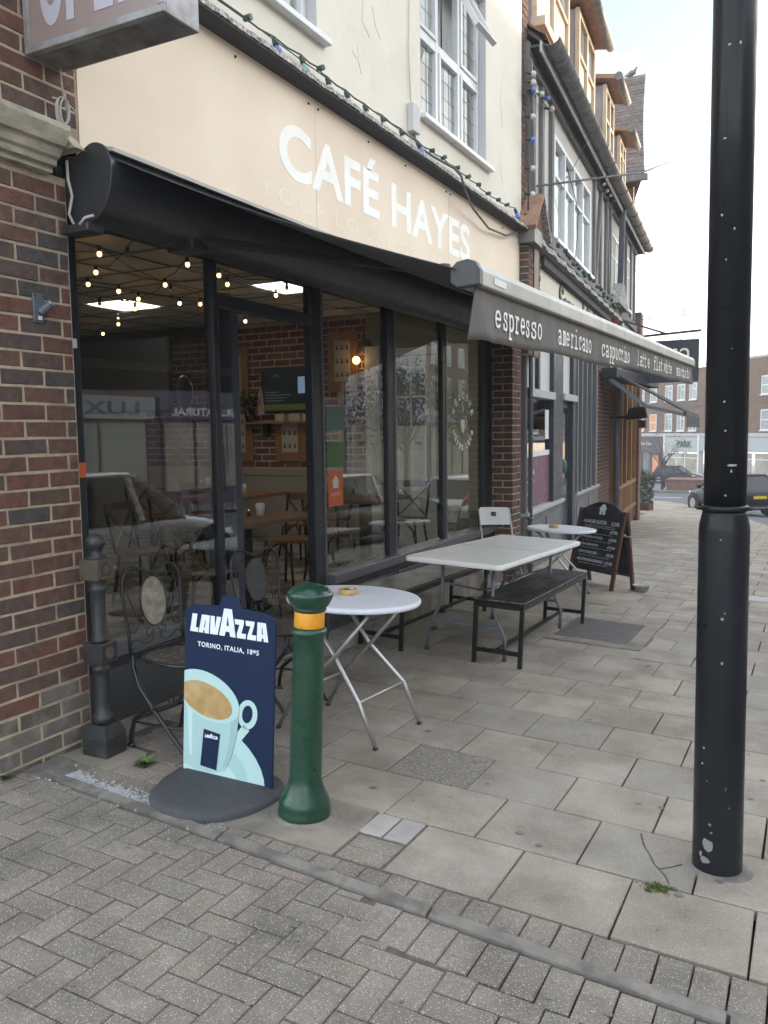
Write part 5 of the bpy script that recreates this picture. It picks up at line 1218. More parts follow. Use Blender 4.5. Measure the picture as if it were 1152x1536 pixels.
# wrought iron bistro chairs
def spiral(cx, cz, r, turns, a0, sgn=1, n=16): return [(cx + r*(1-.75*i/n)*math.cos(a0+sgn*turns*2*PI*i/n), cz + r*(1-.75*i/n)*math.sin(a0+sgn*turns*2*PI*i/n)) for i in range(n+1)]
def iron_chair(label, plaque, loc, rot):
    # local: seat faces +X, back at x=-.19, width along Y
    t = thing('wrought_iron_chair', label, 'chair', loc, rot, 'wrought iron bistro chairs')
    B = lambda y, z: (-.19 - (z-.45)*.16, y, z)
    fr_ = [(-.185, .45), (-.185, .55), (-.192, .66), (-.20, .75), (-.195, .82), (-.165, .865), (-.12, .88), (-.075, .868), (-.035, .85), (0, .842)]
    pts = [B(*p) for p in fr_] + [B(-p[0], p[1]) for p in reversed(fr_[:-1])]
    obj('back_frame', MB().tube(pts, .0085, 8), M['black_metal'], t)
    mb = MB()
    for s in (1, -1):
        path = [(s*.175, .80)] + [(s*p[0], p[1]) for p in spiral(.135, .80, .036, 1.0, PI, -1)]
        mb.tube([B(*p) for p in path[1:]], .0035, 5)
        mb.tube([B(s*y, z) for y, z in [(.172, .80), (.165, .74), (.14, .68), (.118, .62), (.125, .575), (.15, .56)]], .0035, 5)
        mb.tube([B(s*p[0], p[1]) for p in spiral(.155, .592, .032, .9, -PI/2, 1)], .0035, 5)
        mb.tube([B(s*p[0], p[1]) for p in spiral(.045, .545, .028, .9, PI*.6, -1)], .0035, 5)
        mb.tube([B(s*y, z) for y, z in [(.18, .50), (.165, .525), (.135, .525), (.10, .505), (.06, .495), (.03, .51), (.018, .56)]], .004, 5)
        mb.tube([B(s*p[0], p[1]) for p in spiral(.165, .49, .024, .8, PI/2, -1)], .0035, 5)
    mb.tube([B(-.185, .47), B(.185, .47)], .005, 6)
    obj('scrollwork', mb, M['black_metal'], t)['kind'] = 'stuff'
    ring = [B(.088*math.cos(a), .70+.125*math.sin(a)) for a in [2*PI*i/36 for i in range(36)]]
    o = obj('oval_plaque', MB().add([ (p[0]+.002, p[1], p[2]) for p in ring] + [(p[0]-.003, p[1], p[2]) for p in ring], [tuple(range(36)), tuple(range(71, 35, -1))] + [(i, 36+i, 36+(i+1) % 36, (i+1) % 36) for i in range(36)]), M[plaque], t)
    obj('plaque_ring', MB().tube(ring, .006, 6, closed=True), M['black_metal'], o)
    n = 30; sq = lambda a, r: (r*abs(math.cos(a))**.75*(1 if math.cos(a) > 0 else -1), r*abs(math.sin(a))**.75*(1 if math.sin(a) > 0 else -1))
    obj('seat', MB().prism([sq(2*PI*i/n, .185) for i in range(n)], (0, 0, .445), (1, 0, 0), (0, 1, 0), (0, 0, .008)), M['mosaic'], t)
    obj('seat_rim', MB().tube([(*sq(2*PI*i/n, .19), .447) for i in range(n)], .011, 8, closed=True), M['black_metal'], t)
    for s in (1, -1):
        y = s*.18
        mb = MB(); mb.tube([(-.19, y, .46), (-.18, y, .40), (-.14, y, .31), (-.05, y, .22), (.06, y, .12), (.16, y, .035), (.19, y, 0)], .0115, 8); obj('leg', mb, M['black_metal'], t)
        mb = MB(); mb.tube([(.19, y*.98, .44), (.17, y, .36), (.10, y, .27), (0, y, .225), (-.10, y, .20), (-.17, y, .14), (-.19, y, .06), (-.19, y, 0)], .0115, 8); o = obj('leg', mb, M['black_metal'], t)
        obj('foot', MB().lathe([(.02, 0), (.018, .012), (.01, .02)], (-.19, y, 0), 10), M['black_metal'], o)
    mb = MB(); mb.tube([(-.185, -.18, .13), (-.185, .18, .13)], .007, 6)
    for s in (1, -1): mb.tube([(-.185, s*p[0], p[1]) for p in spiral(.08, .17, .035, 1, -PI/2, 1)], .004, 5); mb.tube([(.16, s*.18, .15), (-.18, s*.18, .13)], .0055, 6)
    obj('stretcher', mb, M['black_metal'], t)
    return t
iron_chair('black wrought iron chair with pale oval plaque, beside the iron rail post', 'fabric_tan', *put(-2.745, 3.11, -2))
iron_chair('black wrought iron chair with dark oval plaque, behind the blue sign and green bollard', 'fabric_dk', *put(-2.72, 3.93, -8))

# round folding tables
def round_table(label, x, y, rz, r=.33):
    t = thing('round_folding_table', label, 'table', *put(x, y, rz), 'round white folding tables')
    obj('tabletop', MB().lathe([(r-.02, .683), (r-.004, .686), (r, .692), (r, .703), (r-.006, .711), (r-.02, .714)], (0, 0, 0), 64), M['plastic'], t)
    for s in (1, -1):
        fx, tx = s*.30, -s*.22
        for yy in (-.235, .235):
            yt = yy*.75 + s*.012; mb = MB(); bow = Vector((s*.05, 0, 0))
            mb.tube([(tx, yt, .68), (tx*.2+fx*.12, yt, .42), (fx*.62, yy + s*.012, .22), (fx, yy + s*.012, 0)], .0115, 8); o = obj('leg', mb, M['steel'], t)
            obj('foot_cap', MB().tube([(fx, yy + s*.012, 0), (fx-s*.012, yy+s*.012, .014)], .0135, 8), M['black_metal'], o)
        mb = MB(); zc = .22; mb.tube([(fx*.62, -.235+s*.012, zc), (fx*.62, .235+s*.012, zc)], .009, 8); obj('crossbar', mb, M['steel'], t)
        obj('top_rail', MB().box(tx-.012, tx+.012, -.2, .2, .66, .683), M['steel_dk'], t)
    return t
def ashtray(label, x, y, zt, m='ash'):
    t = thing('ashtray', label, 'ashtray', (x, y, zt), 0, 'round ashtrays on the tables')
    mb = MB(); prof = [(.046, 0), (.050, .003), (.051, .028), (.047, .032), (.040, .032), (.037, .026)]; mb.lathe(prof, (0, 0, 0), 32); mb.f.pop(); mb.sm.pop(); obj('bowl', mb, M[m], t)
    obj('ash_and_stubs', MB().lathe([(.037, .012), (.037, .0245), (.012, .027)], (0, 0, 0), 20), M['ash_in'], t)
    mb = MB(); mb.tube([(.0, .01, .030), (.038, -.014, .036)], .0038, 6); obj('cigarette_end', mb, M['white'], t)
    return t
tx_, ty_ = -2.175, 3.775; round_table('white round folding table with steel legs behind the green bollard', tx_, ty_, -3, .36)
ashtray('round terracotta ashtray on the near round table', -2.20, 3.82, gz(-2.20, 3.82)+.7155)
round_table('white round folding table between the long white table and the chalkboard', -2.33, 8.48, 8, .36)
ashtray('round ashtray on the far round table beside the chalkboard', -2.36, 8.42, gz(-2.36, 8.42)+.7155)

# long folding table
t = thing('long_folding_table', 'long off-white plastic folding table with grey bent legs between two black benches', 'table', *put(-2.20, 6.22, -2))
w, l, h = .375, .965, .735
def rrect(w, l, r, n=5): return rc(w-r, l-r, r, 0, 90, n) + rc(-w+r, l-r, r, 90, 180, n) + rc(-w+r, -l+r, r, 180, 270, n) + rc(w-r, -l+r, r, 270, 360, n)
mb = MB(); rings = [(rrect(w-.012, l-.012, .04), h), (rrect(w-.003, l-.003, .045), h-.004), (rrect(w, l, .045), h-.014), (rrect(w, l, .045), h-.030), (rrect(w-.006, l-.006, .04), h-.038)]
n = len(rings[0][0]); vs = [(p[0], p[1], z) for rg, z in rings for p in rg]
mb.add(vs, [tuple(range(n)), tuple(range(5*n-1, 4*n-1, -1))] + [(j*n+i, (j+1)*n+i, (j+1)*n+(i+1) % n, j*n+(i+1) % n) for j in range(4) for i in range(n)]); obj('tabletop', mb, M['plastic_w'], t)
obj('fold_seam', MB().box(-w+.01, w-.01, -.002, .002, h-.001, h+.0006), M['alu'], t)
for s in (1, -1):
    ye = s*.66
    for sx in (1, -1):
        mb = MB(); mb.tube([(sx*.20, ye, h-.04), (sx*.20, ye, .40), (sx*.21, ye, .36), (sx*.29, ye+s*.0, .20), (sx*.31, ye, .16), (sx*.31, ye, 0)], .0125, 10); o = obj('leg', mb, M['steel_dk'], t)
        obj('foot_cap', MB().lathe([(.017, -.002), (.016, .025)], (sx*.31, ye, 0), 10), M['rubber'], o)
    mb = MB(); mb.bar((-.275, ye, .235), (.275, ye, .235), .03, .022); obj('crossbar', mb, M['steel_dk'], t)
    mb = MB(); mb.tube([(0, s*.18, h-.05), (0, s*.36, .46), (0, s*.40, .45)], .009, 8); mb.tube([(0, s*.40, .45), (.195, ye, .52)], .008, 8); mb.tube([(0, s*.40, .45), (-.195, ye, .52)], .008, 8); obj('brace', mb, M['steel_dk'], t)
obj('side_rail', MB().box(-.33, -.31, -.8, .8, h-.066, h-.040), M['steel_dk'], t); obj('side_rail', MB().box(.31, .33, -.8, .8, h-.066, h-.040), M['steel_dk'], t)
# benches
def bench(label, x, y, rz, top):
    t = thing('bench', label, 'bench', *put(x, y, rz), 'black benches at the long table')
    w, l, h = .185, .905, .462
    obj('seat', MB().box(-w, w, -l, l, h-.022, h), M[top], t, bevel=.004)
    for e in ((-w, -w+.03, -l, l), (w-.03, w, -l, l), (-w+.03, w-.03, -l, -l+.03), (-w+.03, w-.03, l-.03, l)): obj('apron_rail', MB().box(*e, h-.055, h-.0235), M['bench'], t, bevel=.003)
    mb = MB()
    for a, b in (((-w, -l-.0005, h-.001), (w, -l-.0005, h-.001)), ((w+.0005, -l, h-.001), (w+.0005, l, h-.001))): mb.bar(a, b, .004, .004)
    obj('worn_edge', mb, M['worn'], t)
    for sx in (1, -1):
        for sy in (1, -1):
            obj('leg', MB().box(*sorted((sx*w, sx*(w-.03))), *sorted((sy*l, sy*(l-.03))), -.005, h-.0555), M['bench'], t, bevel=.003)
    for sy in (1, -1): obj('end_rail', MB().box(-w+.0305, w-.0305, *sorted((sy*(l-.002), sy*(l-.025))), .085, .115), M['bench'], t)
    obj('long_rail', MB().box(-.012, .012, -l+.026, l-.026, .095, .12), M['bench'], t)
    return t
bench('black wooden bench with chipped edges on the road side of the long white table', -1.925, 6.31, 0, 'bench')
bench('black bench with faded top between the window and the long white table', -2.84, 6.30, 0, 'bench_old')
# folding chair
t = thing('folding_chair', 'white folding chair with a hand hole in its back, against the brick pier', 'chair', *put(-2.84, 8.25, -37))
mb = MB(); y0_, y1_ = -.20, .20; n = 12
P_ = lambda y, z, o: (-.15 - (z-.45)*.28 + .03*(1-(y/.2)**2)*-1 + o, y, z)
back = MB()
for i in range(n):
    a, b = y0_+(y1_-y0_)*i/n, y0_+(y1_-y0_)*(i+1)/n
    zt0, zt1 = [.885 - (.03 if abs(q) > .19 else 0) for q in (a, b)]
    segs = [(.70, .89)] if not (-.04 < (a+b)/2 < .04) else [(.70, .79), (.835, .89)]
    for c, d in segs:
        d0, d1 = (min(d, zt0), min(d, zt1))
        back.hexa([P_(a, c, 0), P_(b, c, 0), P_(b, c, .008), P_(a, c, .008), P_(a, d0, 0), P_(b, d1, 0), P_(b, d1, .008), P_(a, d0, .008)])
obj('backrest', back, M['upvc'], t, bevel=.0)
obj('seat', MB().box(-.16, .20, -.19, .19, .44, .46), M['upvc'], t, bevel=.01)
for s in (1, -1):
    mb = MB(); mb.tube([P_(s*.195, .87, .0), P_(s*.195, .45, .0), (.0, s*.195, .24), (.20, s*.195, 0)], .010, 8); obj('leg', mb, M['steel'], t)
    mb = MB(); mb.tube([(.14, s*.175, .44), (-.22, s*.175, 0)], .010, 8); obj('leg', mb, M['steel'], t)
mb = MB(); mb.tube([(.15, -.195, .06), (.15, .195, .06)], .008, 8); mb.tube([(-.17, -.175, .06), (-.17, .175, .06)], .008, 8); obj('crossbar', mb, M['steel'], t)

# chalkboard A-board
t = thing('chalkboard_sign', 'arched black chalkboard menu in a mahogany A-frame', 'pavement sign', *put(-2.10, 9.42, -34))
t.location.z = gz(-2.1, 9.45)
lean = .13; W_, H_ = .345, .93
def fa(z, s): return -s*(lean*1.25)*(1-z/H_)      # y position of the face at height z; s=1 front, -1 back
for s in (1, -1):
    f = lambda x, z, o=0: (x, fa(z, s)*1.0 - s*o, z)
    nb = 18; arcp = [(-W_+.03+(2*W_-.06)*i/nb, H_ - .075 + .10*(1-((i-nb/2)/(nb/2))**2)) for i in range(nb+1)]
    pl = [(-W_+.03, .17), (W_-.03, .17)] + list(reversed(arcp)); n = len(pl)
    q = MB(); q.add([f(x, z, -.006) for x, z in pl] + [f(x, z, .006) for x, z in pl], [tuple(range(n)), tuple(range(2*n-1, n-1, -1))] + [(i, n+i, n+(i+1) % n, (i+1) % n) for i in range(n)])
    bd = obj('board', q, M['chalk_bd'], t, label=None if s == 1 else None)
    for sx in (1, -1):
        q = MB(); q.hexa([f(sx*W_-.022, 0, -.014), f(sx*W_+.022, 0, -.014), f(sx*W_+.022, 0, .016), f(sx*W_-.022, 0, .016), f(sx*W_-.022, H_-.06, -.014), f(sx*W_+.022, H_-.06, -.014), f(sx*W_+.022, H_-.06, .016), f(sx*W_-.022, H_-.06, .016)]); obj('frame_leg', q, M['wood_red'], t, bevel=.003)
    q = MB(); q.hexa([f(-W_+.0225, .14, -.012), f(W_-.0225, .14, -.012), f(W_-.0225, .14, .013), f(-W_+.0225, .14, .013), f(-W_+.0225, .169, -.012), f(W_-.0225, .169, -.012), f(W_-.0225, .169, .013), f(-W_+.0225, .169, .013)]) if s == -1 else None
    if s == -1: obj('bottom_rail', q, M['wood_red'], t)
    if s == 1: board = bd
vv = Vector((0, fa(.8, 1)-fa(.2, 1), .6)).normalized(); uu = Vector((1, 0, 0)); nn = uu.cross(vv)
def FP(x, z): return Vector((x, fa(z, 1), z)) + nn*.0065
def ctext(s, x, z, w, h, m='chalk', bold=-.004): return text_obj('writing', s, FP(x, z), uu, vv, w, h, M[m], board, world=False, bold=bold, thick=.0008)
def TB(s, x, z, w, h, m='chalk', bold=-.004):
    o = ctext(s, x, z, w, h, m, bold); o.parent = t; o['kind'] = 'stuff'; return o
rows = [('HUNGER BUSTER', '£13.90', .705, .36, .040), ('FULL ENGLISH', '£9.90', .615, .235, .034), ('THE QUEEN OF HAYES', '£10.90', .532, .34, .030), ('VEGAN BREAKFAST', '£9.90', .45, .29, .026), ('HAYES PANCAKE', '£9.90', .36, .295, .032), ('MEDITERRANEAN BREAKFAST', '£13.90', .272, .41, .032)]
for a, b, z, w, h in rows:
    x0_ = -.262; TB(a, x0_, z, w, h, bold=.006); TB(b, .175, z-.005, .115, h*1.1, bold=.006)
    q = MB(); q2 = random.Random(len(a))
    for ln in range(2 if z > .65 else 1):
        x = x0_ + .02
        while x < .21:
            wd = q2.uniform(.02, .07); pts = []
            for i in range(int(wd/.006)+2): pts.append(FP(x+i*.006, z-.025-ln*.018+q2.uniform(-.003, .004)) + nn*.0003)
            q.tube(pts, .0022, 3); x += wd+.016
    o = obj('small_writing', q, M['chalk'], t); o['kind'] = 'stuff'
    q = MB(); q.sphere(tuple(FP(x0_-.02, z+.01)), .004, 6, 4); obj('bullet', q, M['chalk'], t)
hs_ = [(p[0]*1.28, p[1]*1.15) for p in [(-.035, 0), (-.006, 0), (-.006, .035), (.006, .035), (.006, 0), (.035, 0), (.035, .055), (.05, .055), (.03, .085), (.03, .098), (.018, .098), (.0, .112), (-.05, .055), (-.035, .055)]]
q = MB(); o_ = FP(0, .812); q.prism(hs_, o_, uu, vv, nn*.0008); obj('house_mark', q, M['sign_white'], t)
TB('JUST EAT', -.075, .785, .15, .024, 'chalk_dim', .0)
mb = MB(); mb.tube([(W_+.02, -.05, .62), (W_+.05, -.04, .62)], .010, 8); mb.tube([(W_+.03, fa(.55, 1), .60), (W_+.03, fa(.55, -1), .60)], .003, 5); obj('hinge_knob', mb, M['steel'], t)
# dog bowl
t = thing('dog_bowl', 'small steel dog bowl on the pavement by the chalkboard', 'bowl', *put(-1.62, 9.30))
mb = MB(); mb.lathe([(.060, 0), (.064, .004), (.082, .050), (.100, .068), (.096, .071), (.080, .060), (.062, .012)], (0, 0, 0), 32); obj('bowl', mb, M['alu'], t)
obj('water', MB().lathe([(.066, .03), (.074, .038)], (0, 0, 0), 24), M['chrome'], t)

# drain cover
t = thing('drain_cover', 'rusty patterned iron drain cover set in the pavement by the bench end', 'drain cover', (-1.55, 7.0, gz(-1.55, 7.0)))
t.rotation_euler = grot(-1.55, 7.0)
fx = MB()
for e in ((-.35, .42, -.545, -.40), (-.35, .42, .44, .48), (-.35, -.31, -.40, .44), (.30, .42, -.40, .44)): fx.box(*e, -.03, .003)
obj('concrete_surround', fx, M['concrete'], t)
obj('plate', MB().box(-.305, .295, -.395, .435, -.03, -.002), M['grille'], t)
q = MB(); cnt = 0
for i in range(22):
    for j in range(13):
        x, y = -.285+.0265*i, -.37+.062*j
        q.box(x, x+.011, y + (.018 if i % 2 else 0), y+.034 + (.018 if i % 2 else 0), -.002, .0035); cnt += 1
o = obj('tread_studs', q, M['grille'], t); o['kind'] = 'stuff'

# weeds
def weed(label, x, y, r, n=60):
    t = thing('weed', label, 'weed', (x, y, gz(x, y)), 0, 'weeds in the paving joints'); q = MB(); rr_ = random.Random(int(x*1000))
    for _ in range(n):
        a = rr_.uniform(0, 6.28); l = r*rr_.uniform(.4, 1.1); d = Vector((math.cos(a), math.sin(a), rr_.uniform(.1, .9))); p = Vector((0, 0, 0)); e = d.normalized()*l; s = e.cross(Vector((0, 0, 1))).normalized()*l*.16
        q.add([p, e*.55+s, e, e*.55-s], [(0, 1, 2, 3)])
    obj('leaves', q, M['weed'], t)
weed('small green weed at the corner foot of the brick pier', -3.13, 2.36, .055); weed('green weed between the blocks in front of the iron chair', -2.72, 2.80, .06); weed('small weed behind the blue pavement sign', -2.60, 2.98, .055)
weed('weed at the wall foot under the bench near the window', -2.98, 6.9, .09); weed('weed under the long table by the wall', -2.75, 6.2, .06, 40)
for nm, pts in (('moss_patch', [(-.47, 2.86), (-.40, 2.88), (-.37, 2.92), (-.44, 2.93), (-.49, 2.90)]), ('moss_patch', [(-.02, 3.15), (.08, 3.10), (.10, 3.40), (.0, 3.42), (-.03, 3.28)])):
    q = MB(); rr_ = random.Random(3); c = (sum(p[0] for p in pts)/len(pts), sum(p[1] for p in pts)/len(pts))
    for _ in range(260):
        p = rr_.choice(pts); f = rr_.random()**.6; x, y = c[0]+(p[0]-c[0])*f*rr_.uniform(.5, 1.1)+rr_.gauss(0, .008), c[1]+(p[1]-c[1])*f+rr_.gauss(0, .006)
        blob(q, (x, y, gz(x, y)+.004), (.006, .006, .005), 3, .004, rnd=rr_)
    o = obj(nm, q, M['moss'], pave); o['kind'] = 'stuff'

# hairline cracks in the cream render
q = MB()
for pts in (((5.75, 3.35), (5.80, 3.22), (5.78, 3.10), (5.90, 3.02)), ((5.95, 3.28), (6.0, 3.15), (6.08, 3.08)), ((5.62, 2.82), (5.72, 2.78), (5.76, 2.70)), ((5.70, 2.90), (5.72, 2.80)), ((9.0, 3.9), (8.92, 3.6), (8.98, 3.3)), ((8.9, 2.9), (9.0, 2.7))):
    q.tube([(-3.1195, y, z) for y, z in pts], .0022, 4)
o = obj('wall_cracks', q, M['upvc_grey']); o['kind'] = 'stuff'; tag(o, 'fine branching cracks in the cream render between the two windows', 'cracks')

# ================================================================== NEIGHBOUR ROW (the terrace bends away from the street)
TH_ = R(4.5); P0 = (-3.12, 9.75, 0)
NBP = {}
def nb(name, label, cat, s=0, off=0, z=-1.8, group=None):
    x = P0[0] + off*math.cos(TH_) - s*math.sin(TH_); y = P0[1] + off*math.sin(TH_) + s*math.cos(TH_)
    t = thing(name, label, cat, (x, y, z), TH_, group); NBP[t.name] = (s, off, z); return t
def NB(t, mb, s=0, off=0, z=-1.8):   # builder coordinates (off, s, z) of the terrace frame -> local of the thing
    mb.v = [(p[0]-off, p[1]-s, p[2]-z) for p in mb.v]; return mb
# salon shopfront
t = nb('salon_shopfront', 'grey painted salon shopfront with window, narrow door and tall vertical fins', 'shopfront')
def nbo(name, mb, m, par=None, bevel=0, label=None): return obj(name, NB(t, mb, *NBP[t.name]), M[m], par or t, bevel=bevel, label=label)
def B_(o0, o1, s0, s1, z0, z1): return MB().box(o0, o1, s0, s1, z0, z1)
nbo('stall_riser', B_(-.10, .02, .02, 2.42, -1.95, -1.06), 'grey_paint', bevel=.005)
for a in (.12, 1.28): nbo('riser_panel', B_(.021, .032, a, a+1.05, -1.72, -1.16), 'grey_paint', bevel=.004)
nbo('sill', B_(-.10, .07, .02, 2.42, -1.06, -1.01), 'fascia_grey', bevel=.006)
nbo('mullion', B_(-.08, .03, .0, .10, -1.01, 1.3), 'grey_paint', bevel=.004); nbo('mullion', B_(-.08, .03, 1.72, 2.42, -1.0, 1.3), 'navy', bevel=.004)
nbo('mullion', B_(-.08, .02, .78, .88, .52, 1.3), 'navy'); nbo('transom', B_(-.08, .06, .10, 1.72, .42, .52), 'fascia_grey', bevel=.004); nbo('transom', B_(-.08, .06, 2.43, 3.5, .44, .54), 'fascia_grey', bevel=.004)
nbo('glass_pane', B_(-.04, -.032, .10, 1.72, -1.0, .42), 'glass'); 
for a, b in ((.10, .78), (.88, 1.72), (2.43, 3.28)): nbo('upper_pane', B_(-.04, -.03, a, b, .54, 1.3), 'upvc_grey')
nbo('door', B_(-.09, -.04, 2.50, 3.25, -1.9, .44), 'navy', bevel=.005)
nbo('door_glass', B_(-.039, -.034, 2.62, 3.14, -.75, .34), 'car_glass'); nbo('letter_plate', B_(-.039, -.03, 2.7, 3.05, -1.0, -.86), 'grey_paint')
nbo('heart_hanging', MB().sphere((-.02, 2.78, -.55), .05, 8, 6, 2.2), 'teal_st')
nbo('door_post', B_(-.06, .03, 3.26, 3.52, -1.95, 1.3), 'navy')
nbo('stall_riser', B_(-.10, .03, 3.52, 6.0, -2.0, -1.06), 'grey_paint'); nbo('sill', B_(-.10, .07, 3.52, 6.0, -1.06, -1.02), 'fascia_grey')
for a in (3.62, 4.85): nbo('riser_panel', B_(.031, .04, a, a+1.05, -1.8, -1.16), 'grey_paint')
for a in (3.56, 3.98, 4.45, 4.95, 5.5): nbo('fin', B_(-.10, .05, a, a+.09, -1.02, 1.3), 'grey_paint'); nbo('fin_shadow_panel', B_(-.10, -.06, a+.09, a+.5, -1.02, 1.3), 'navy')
nbo('shop_back', B_(-2.5, -2.4, .0, 6.0, -1.9, 1.3), 'wall_in'); nbo('shop_floor', B_(-2.4, -.1, .0, 6.0, -1.95, -1.9), 'floor_b')
nbo('head_board', B_(-.10, .08, .0, 6.0, 1.3, 1.45), 'navy')
# poster band inside the salon window
t0 = t; t = nb('salon_poster', 'plum coloured poster panel with white writing low in the salon window', 'poster')
nbo('panel', B_(-.030, -.026, .12, 1.70, -.98, -.34), 'purple'); nbo('pale_edge', B_(-.030, -.024, .12, 1.70, -.34, -.27), 'white')
u_ = Vector((-math.sin(TH_), math.cos(TH_), 0)); n_ = Vector((math.cos(TH_), math.sin(TH_), 0))
def NP(off, s, z): return Vector(P0) + n_*off + u_*s + Vector((0, 0, z))
for s_, zz_, tx, w_, h_ in ((.14, -.57, 'HAIR STYLING', .62, .06), (.18, -.83, 'CALL', .30, .05)):
    text_obj('writing', tx, NP(-.0255, s_, zz_), u_, (0, 0, 1), w_, h_, M['white'], t, thick=.001)['kind'] = 'stuff'
nbo('rule', B_(-.0255, -.0248, .16, .72, -.66, -.645), 'white')
t = nb('salon_notice', 'white upright notice stuck in the salon window', 'notice'); nbo('sheet', B_(-.030, -.026, 1.42, 1.66, -.12, .28), 'white')
# salon building
t = nb('salon_building', 'white and dark timbered upper storey with leaded windows above the salon', 'building')
W0, W1, WZ0, WZ1 = 1.72, 4.85, 2.62, 4.02
for e in ((0, W0, 2.3, 4.6), (W0, W1, 2.3, WZ0), (W0, W1, WZ1, 4.6), (W1, 12.0, 2.3, 4.6)): nbo('infill_panel', B_(-.30, 0, *e), 'panel')
nbo('lower_wall', B_(-.6, -.31, .0, 12, 1.3, 4.6), 'panel'); nbo('core', B_(-8, -2.55, .85, 12.5, -2.2, 4.5), 'opp_brick')
for a in (.30, .80, 1.42, 5.15, 5.9, 6.6, 7.2, 9.0, 9.8, 10.8, 11.6): nbo('timber', B_(.001, .05, a, a+.13, 2.45, 4.45), 'tudor')
nbo('timber', B_(.001, .06, .0, 12, 4.30, 4.5), 'tudor'); nbo('timber', B_(.001, .07, 0, 12, 2.42, 2.60), 'tudor')
q = MB(); q.bar((.035, .25, 2.6), (.035, .0, 4.3), .06, .12); nbo('brace', q, 'tudor'); q = MB(); q.bar((.035, 5.3, 2.6), (.035, 5.95, 4.3), .055, .12); nbo('brace', q, 'tudor'); q = MB(); q.bar((.035, 7.1, 2.6), (.035, 6.6, 4.3), .055, .12); nbo('brace', q, 'tudor')
def nwin(a, b, z0, z1, n, par):
    q = MB(); 
    for e in ((a, b, z0, z0+.06), (a, b, z1-.06, z1)): q.box(-.06, .02, *e)
    for i in range(n+1): y = a + (b-a-.06)*i/n; q.box(-.06, .02, y, y+.06, z0+.06, z1-.06)
    zt_ = z0+(z1-z0)*.62; q.box(-.05, .015, a+.06, b-.06, zt_, zt_+.05) if False else None
    w = nbo('window', q, 'upvc', par)
    for i in range(n):
        y0, y1 = a + (b-a-.06)*i/n + .06, a + (b-a-.06)*(i+1)/n
        nbo('pane', B_(-.035, -.03, y0, y1, z0+.06, zt_), 'glass_up', w); nbo('pane', B_(-.035, -.03, y0, y1, zt_+.04, z1-.06), 'glass_up', w); nbo('glazing_bar', B_(-.045, .01, y0, y1, zt_, zt_+.04), 'upvc', w)
    nbo('net_curtain', B_(-.16, -.15, a, b, z0, z1), 'curtain', w); nbo('sill', B_(-.05, .09, a-.05, b+.05, z0-.05, z0-.002), 'upvc', w)
nwin(W0, W1, WZ0, WZ1, 4, t); nwin(7.45, 8.9, 2.75, 3.95, 2, t); nwin(10.0, 10.7, 2.75, 3.95, 1, t)
# fascia of the salon
t = nb('salon_sign', 'cream fascia sign with dark script lettering above the salon', 'sign')
nbo('panel', B_(.0, .04, .62, 6.9, 1.46, 2.06), 'render'); nbo('top_edge', B_(.0, .12, .62, 6.9, 2.07, 2.18), 'soffit')
text_obj('lettering', 'Samuel & Co', NP(.0405, 1.9, 1.60), u_, (0, 0, 1), 3.9, .46, M['cable'], t, thick=.02, bold=.01, shear=.2)
q = MB(); ys = fr(.0, 8.2, .2)
for i in range(len(ys)-1):
    r1 = .02*math.sin(ys[i]*9); r2 = .02*math.sin(ys[i+1]*9)
    q.hexa([(0, ys[i], 2.19), (.20+r1, ys[i], 2.20), (.20+r2, ys[i+1], 2.20), (0, ys[i+1], 2.19), (0, ys[i], 2.32), (.19+r1, ys[i], 2.27), (.19+r2, ys[i+1], 2.27), (0, ys[i+1], 2.32)])
o = obj('lead_ledge', q, M['lead']); o.location = P0; o.rotation_euler = (0, 0, TH_); tag(o, 'stained ledge with dark bulbs above the salon sign', 'ledge')
# gabled brick console between the two shops
t = nb('gabled_console', 'small gabled brick console with reddish top between cafe sign and salon sign', 'console', 0, 0)
nbo('brick_core', B_(.0, .10, -.20, .44, .9, 2.30), 'mortar_pale'); brickwork(t, NP(.11, -.20, .9), u_, n_, .24, 1.40, M['brick'], limit=60); brickwork(t, NP(.11, .30, .9), u_, n_, .15, 1.40, M['brick'], limit=60)
nbo('centre_board', B_(.101, .12, .05, .29, .9, 2.25), 'wood_red')
brickwork(t, NP(.0, -.21, .9), n_, -u_, .11, 1.40, M['brick'], limit=40)
q = MB(); q.prism([(-.26, 2.30), (.50, 2.30), (.50, 2.36), (.12, 2.74), (-.26, 2.36)], (-.1, 0, 0), (0, 1, 0), (0, 0, 1), (.26, 0, 0)); nbo('gable_block', q, 'brick')
q = MB(); q.hexa([(-.12, -.34, 2.34), (.22, -.34, 2.34), (.22, -.31, 2.30), (-.12, -.31, 2.30), (-.12, .12, 2.80), (.22, .12, 2.80), (.22, .13, 2.76), (-.12, .13, 2.76)]); nbo('left_slope', q, 'tile'); 
q = MB(); q.hexa([(-.12, .58, 2.34), (.22, .58, 2.34), (.22, .55, 2.30), (-.12, .55, 2.30), (-.12, .121, 2.80), (.22, .121, 2.80), (.22, .12, 2.76), (-.12, .12, 2.76)]); nbo('right_slope', q, 'lead')
nbo('eaves_block', B_(.0, .20, -.30, .10, 2.16, 2.33), 'gutter')
t = nb('gabled_console', 'small gabled brick console at the far end of the salon sign, by the hanging sign', 'console', 8.4)
nbo('brick_core', B_(.0, .12, 7.4, 8.6, 1.3, 2.5), 'brick_far'); q = MB(); q.prism([(7.2, 2.5), (8.8, 2.5), (8.0, 3.0)], (-.1, 0, 0), (0, 1, 0), (0, 0, 1), (.32, 0, 0)); nbo('gable_cap', q, 'lead')
nbo('white_pipe', MB().tube([(.16, 8.1, 1.4), (.16, 8.1, 2.2)], .05, 10), 'fascia_grey')
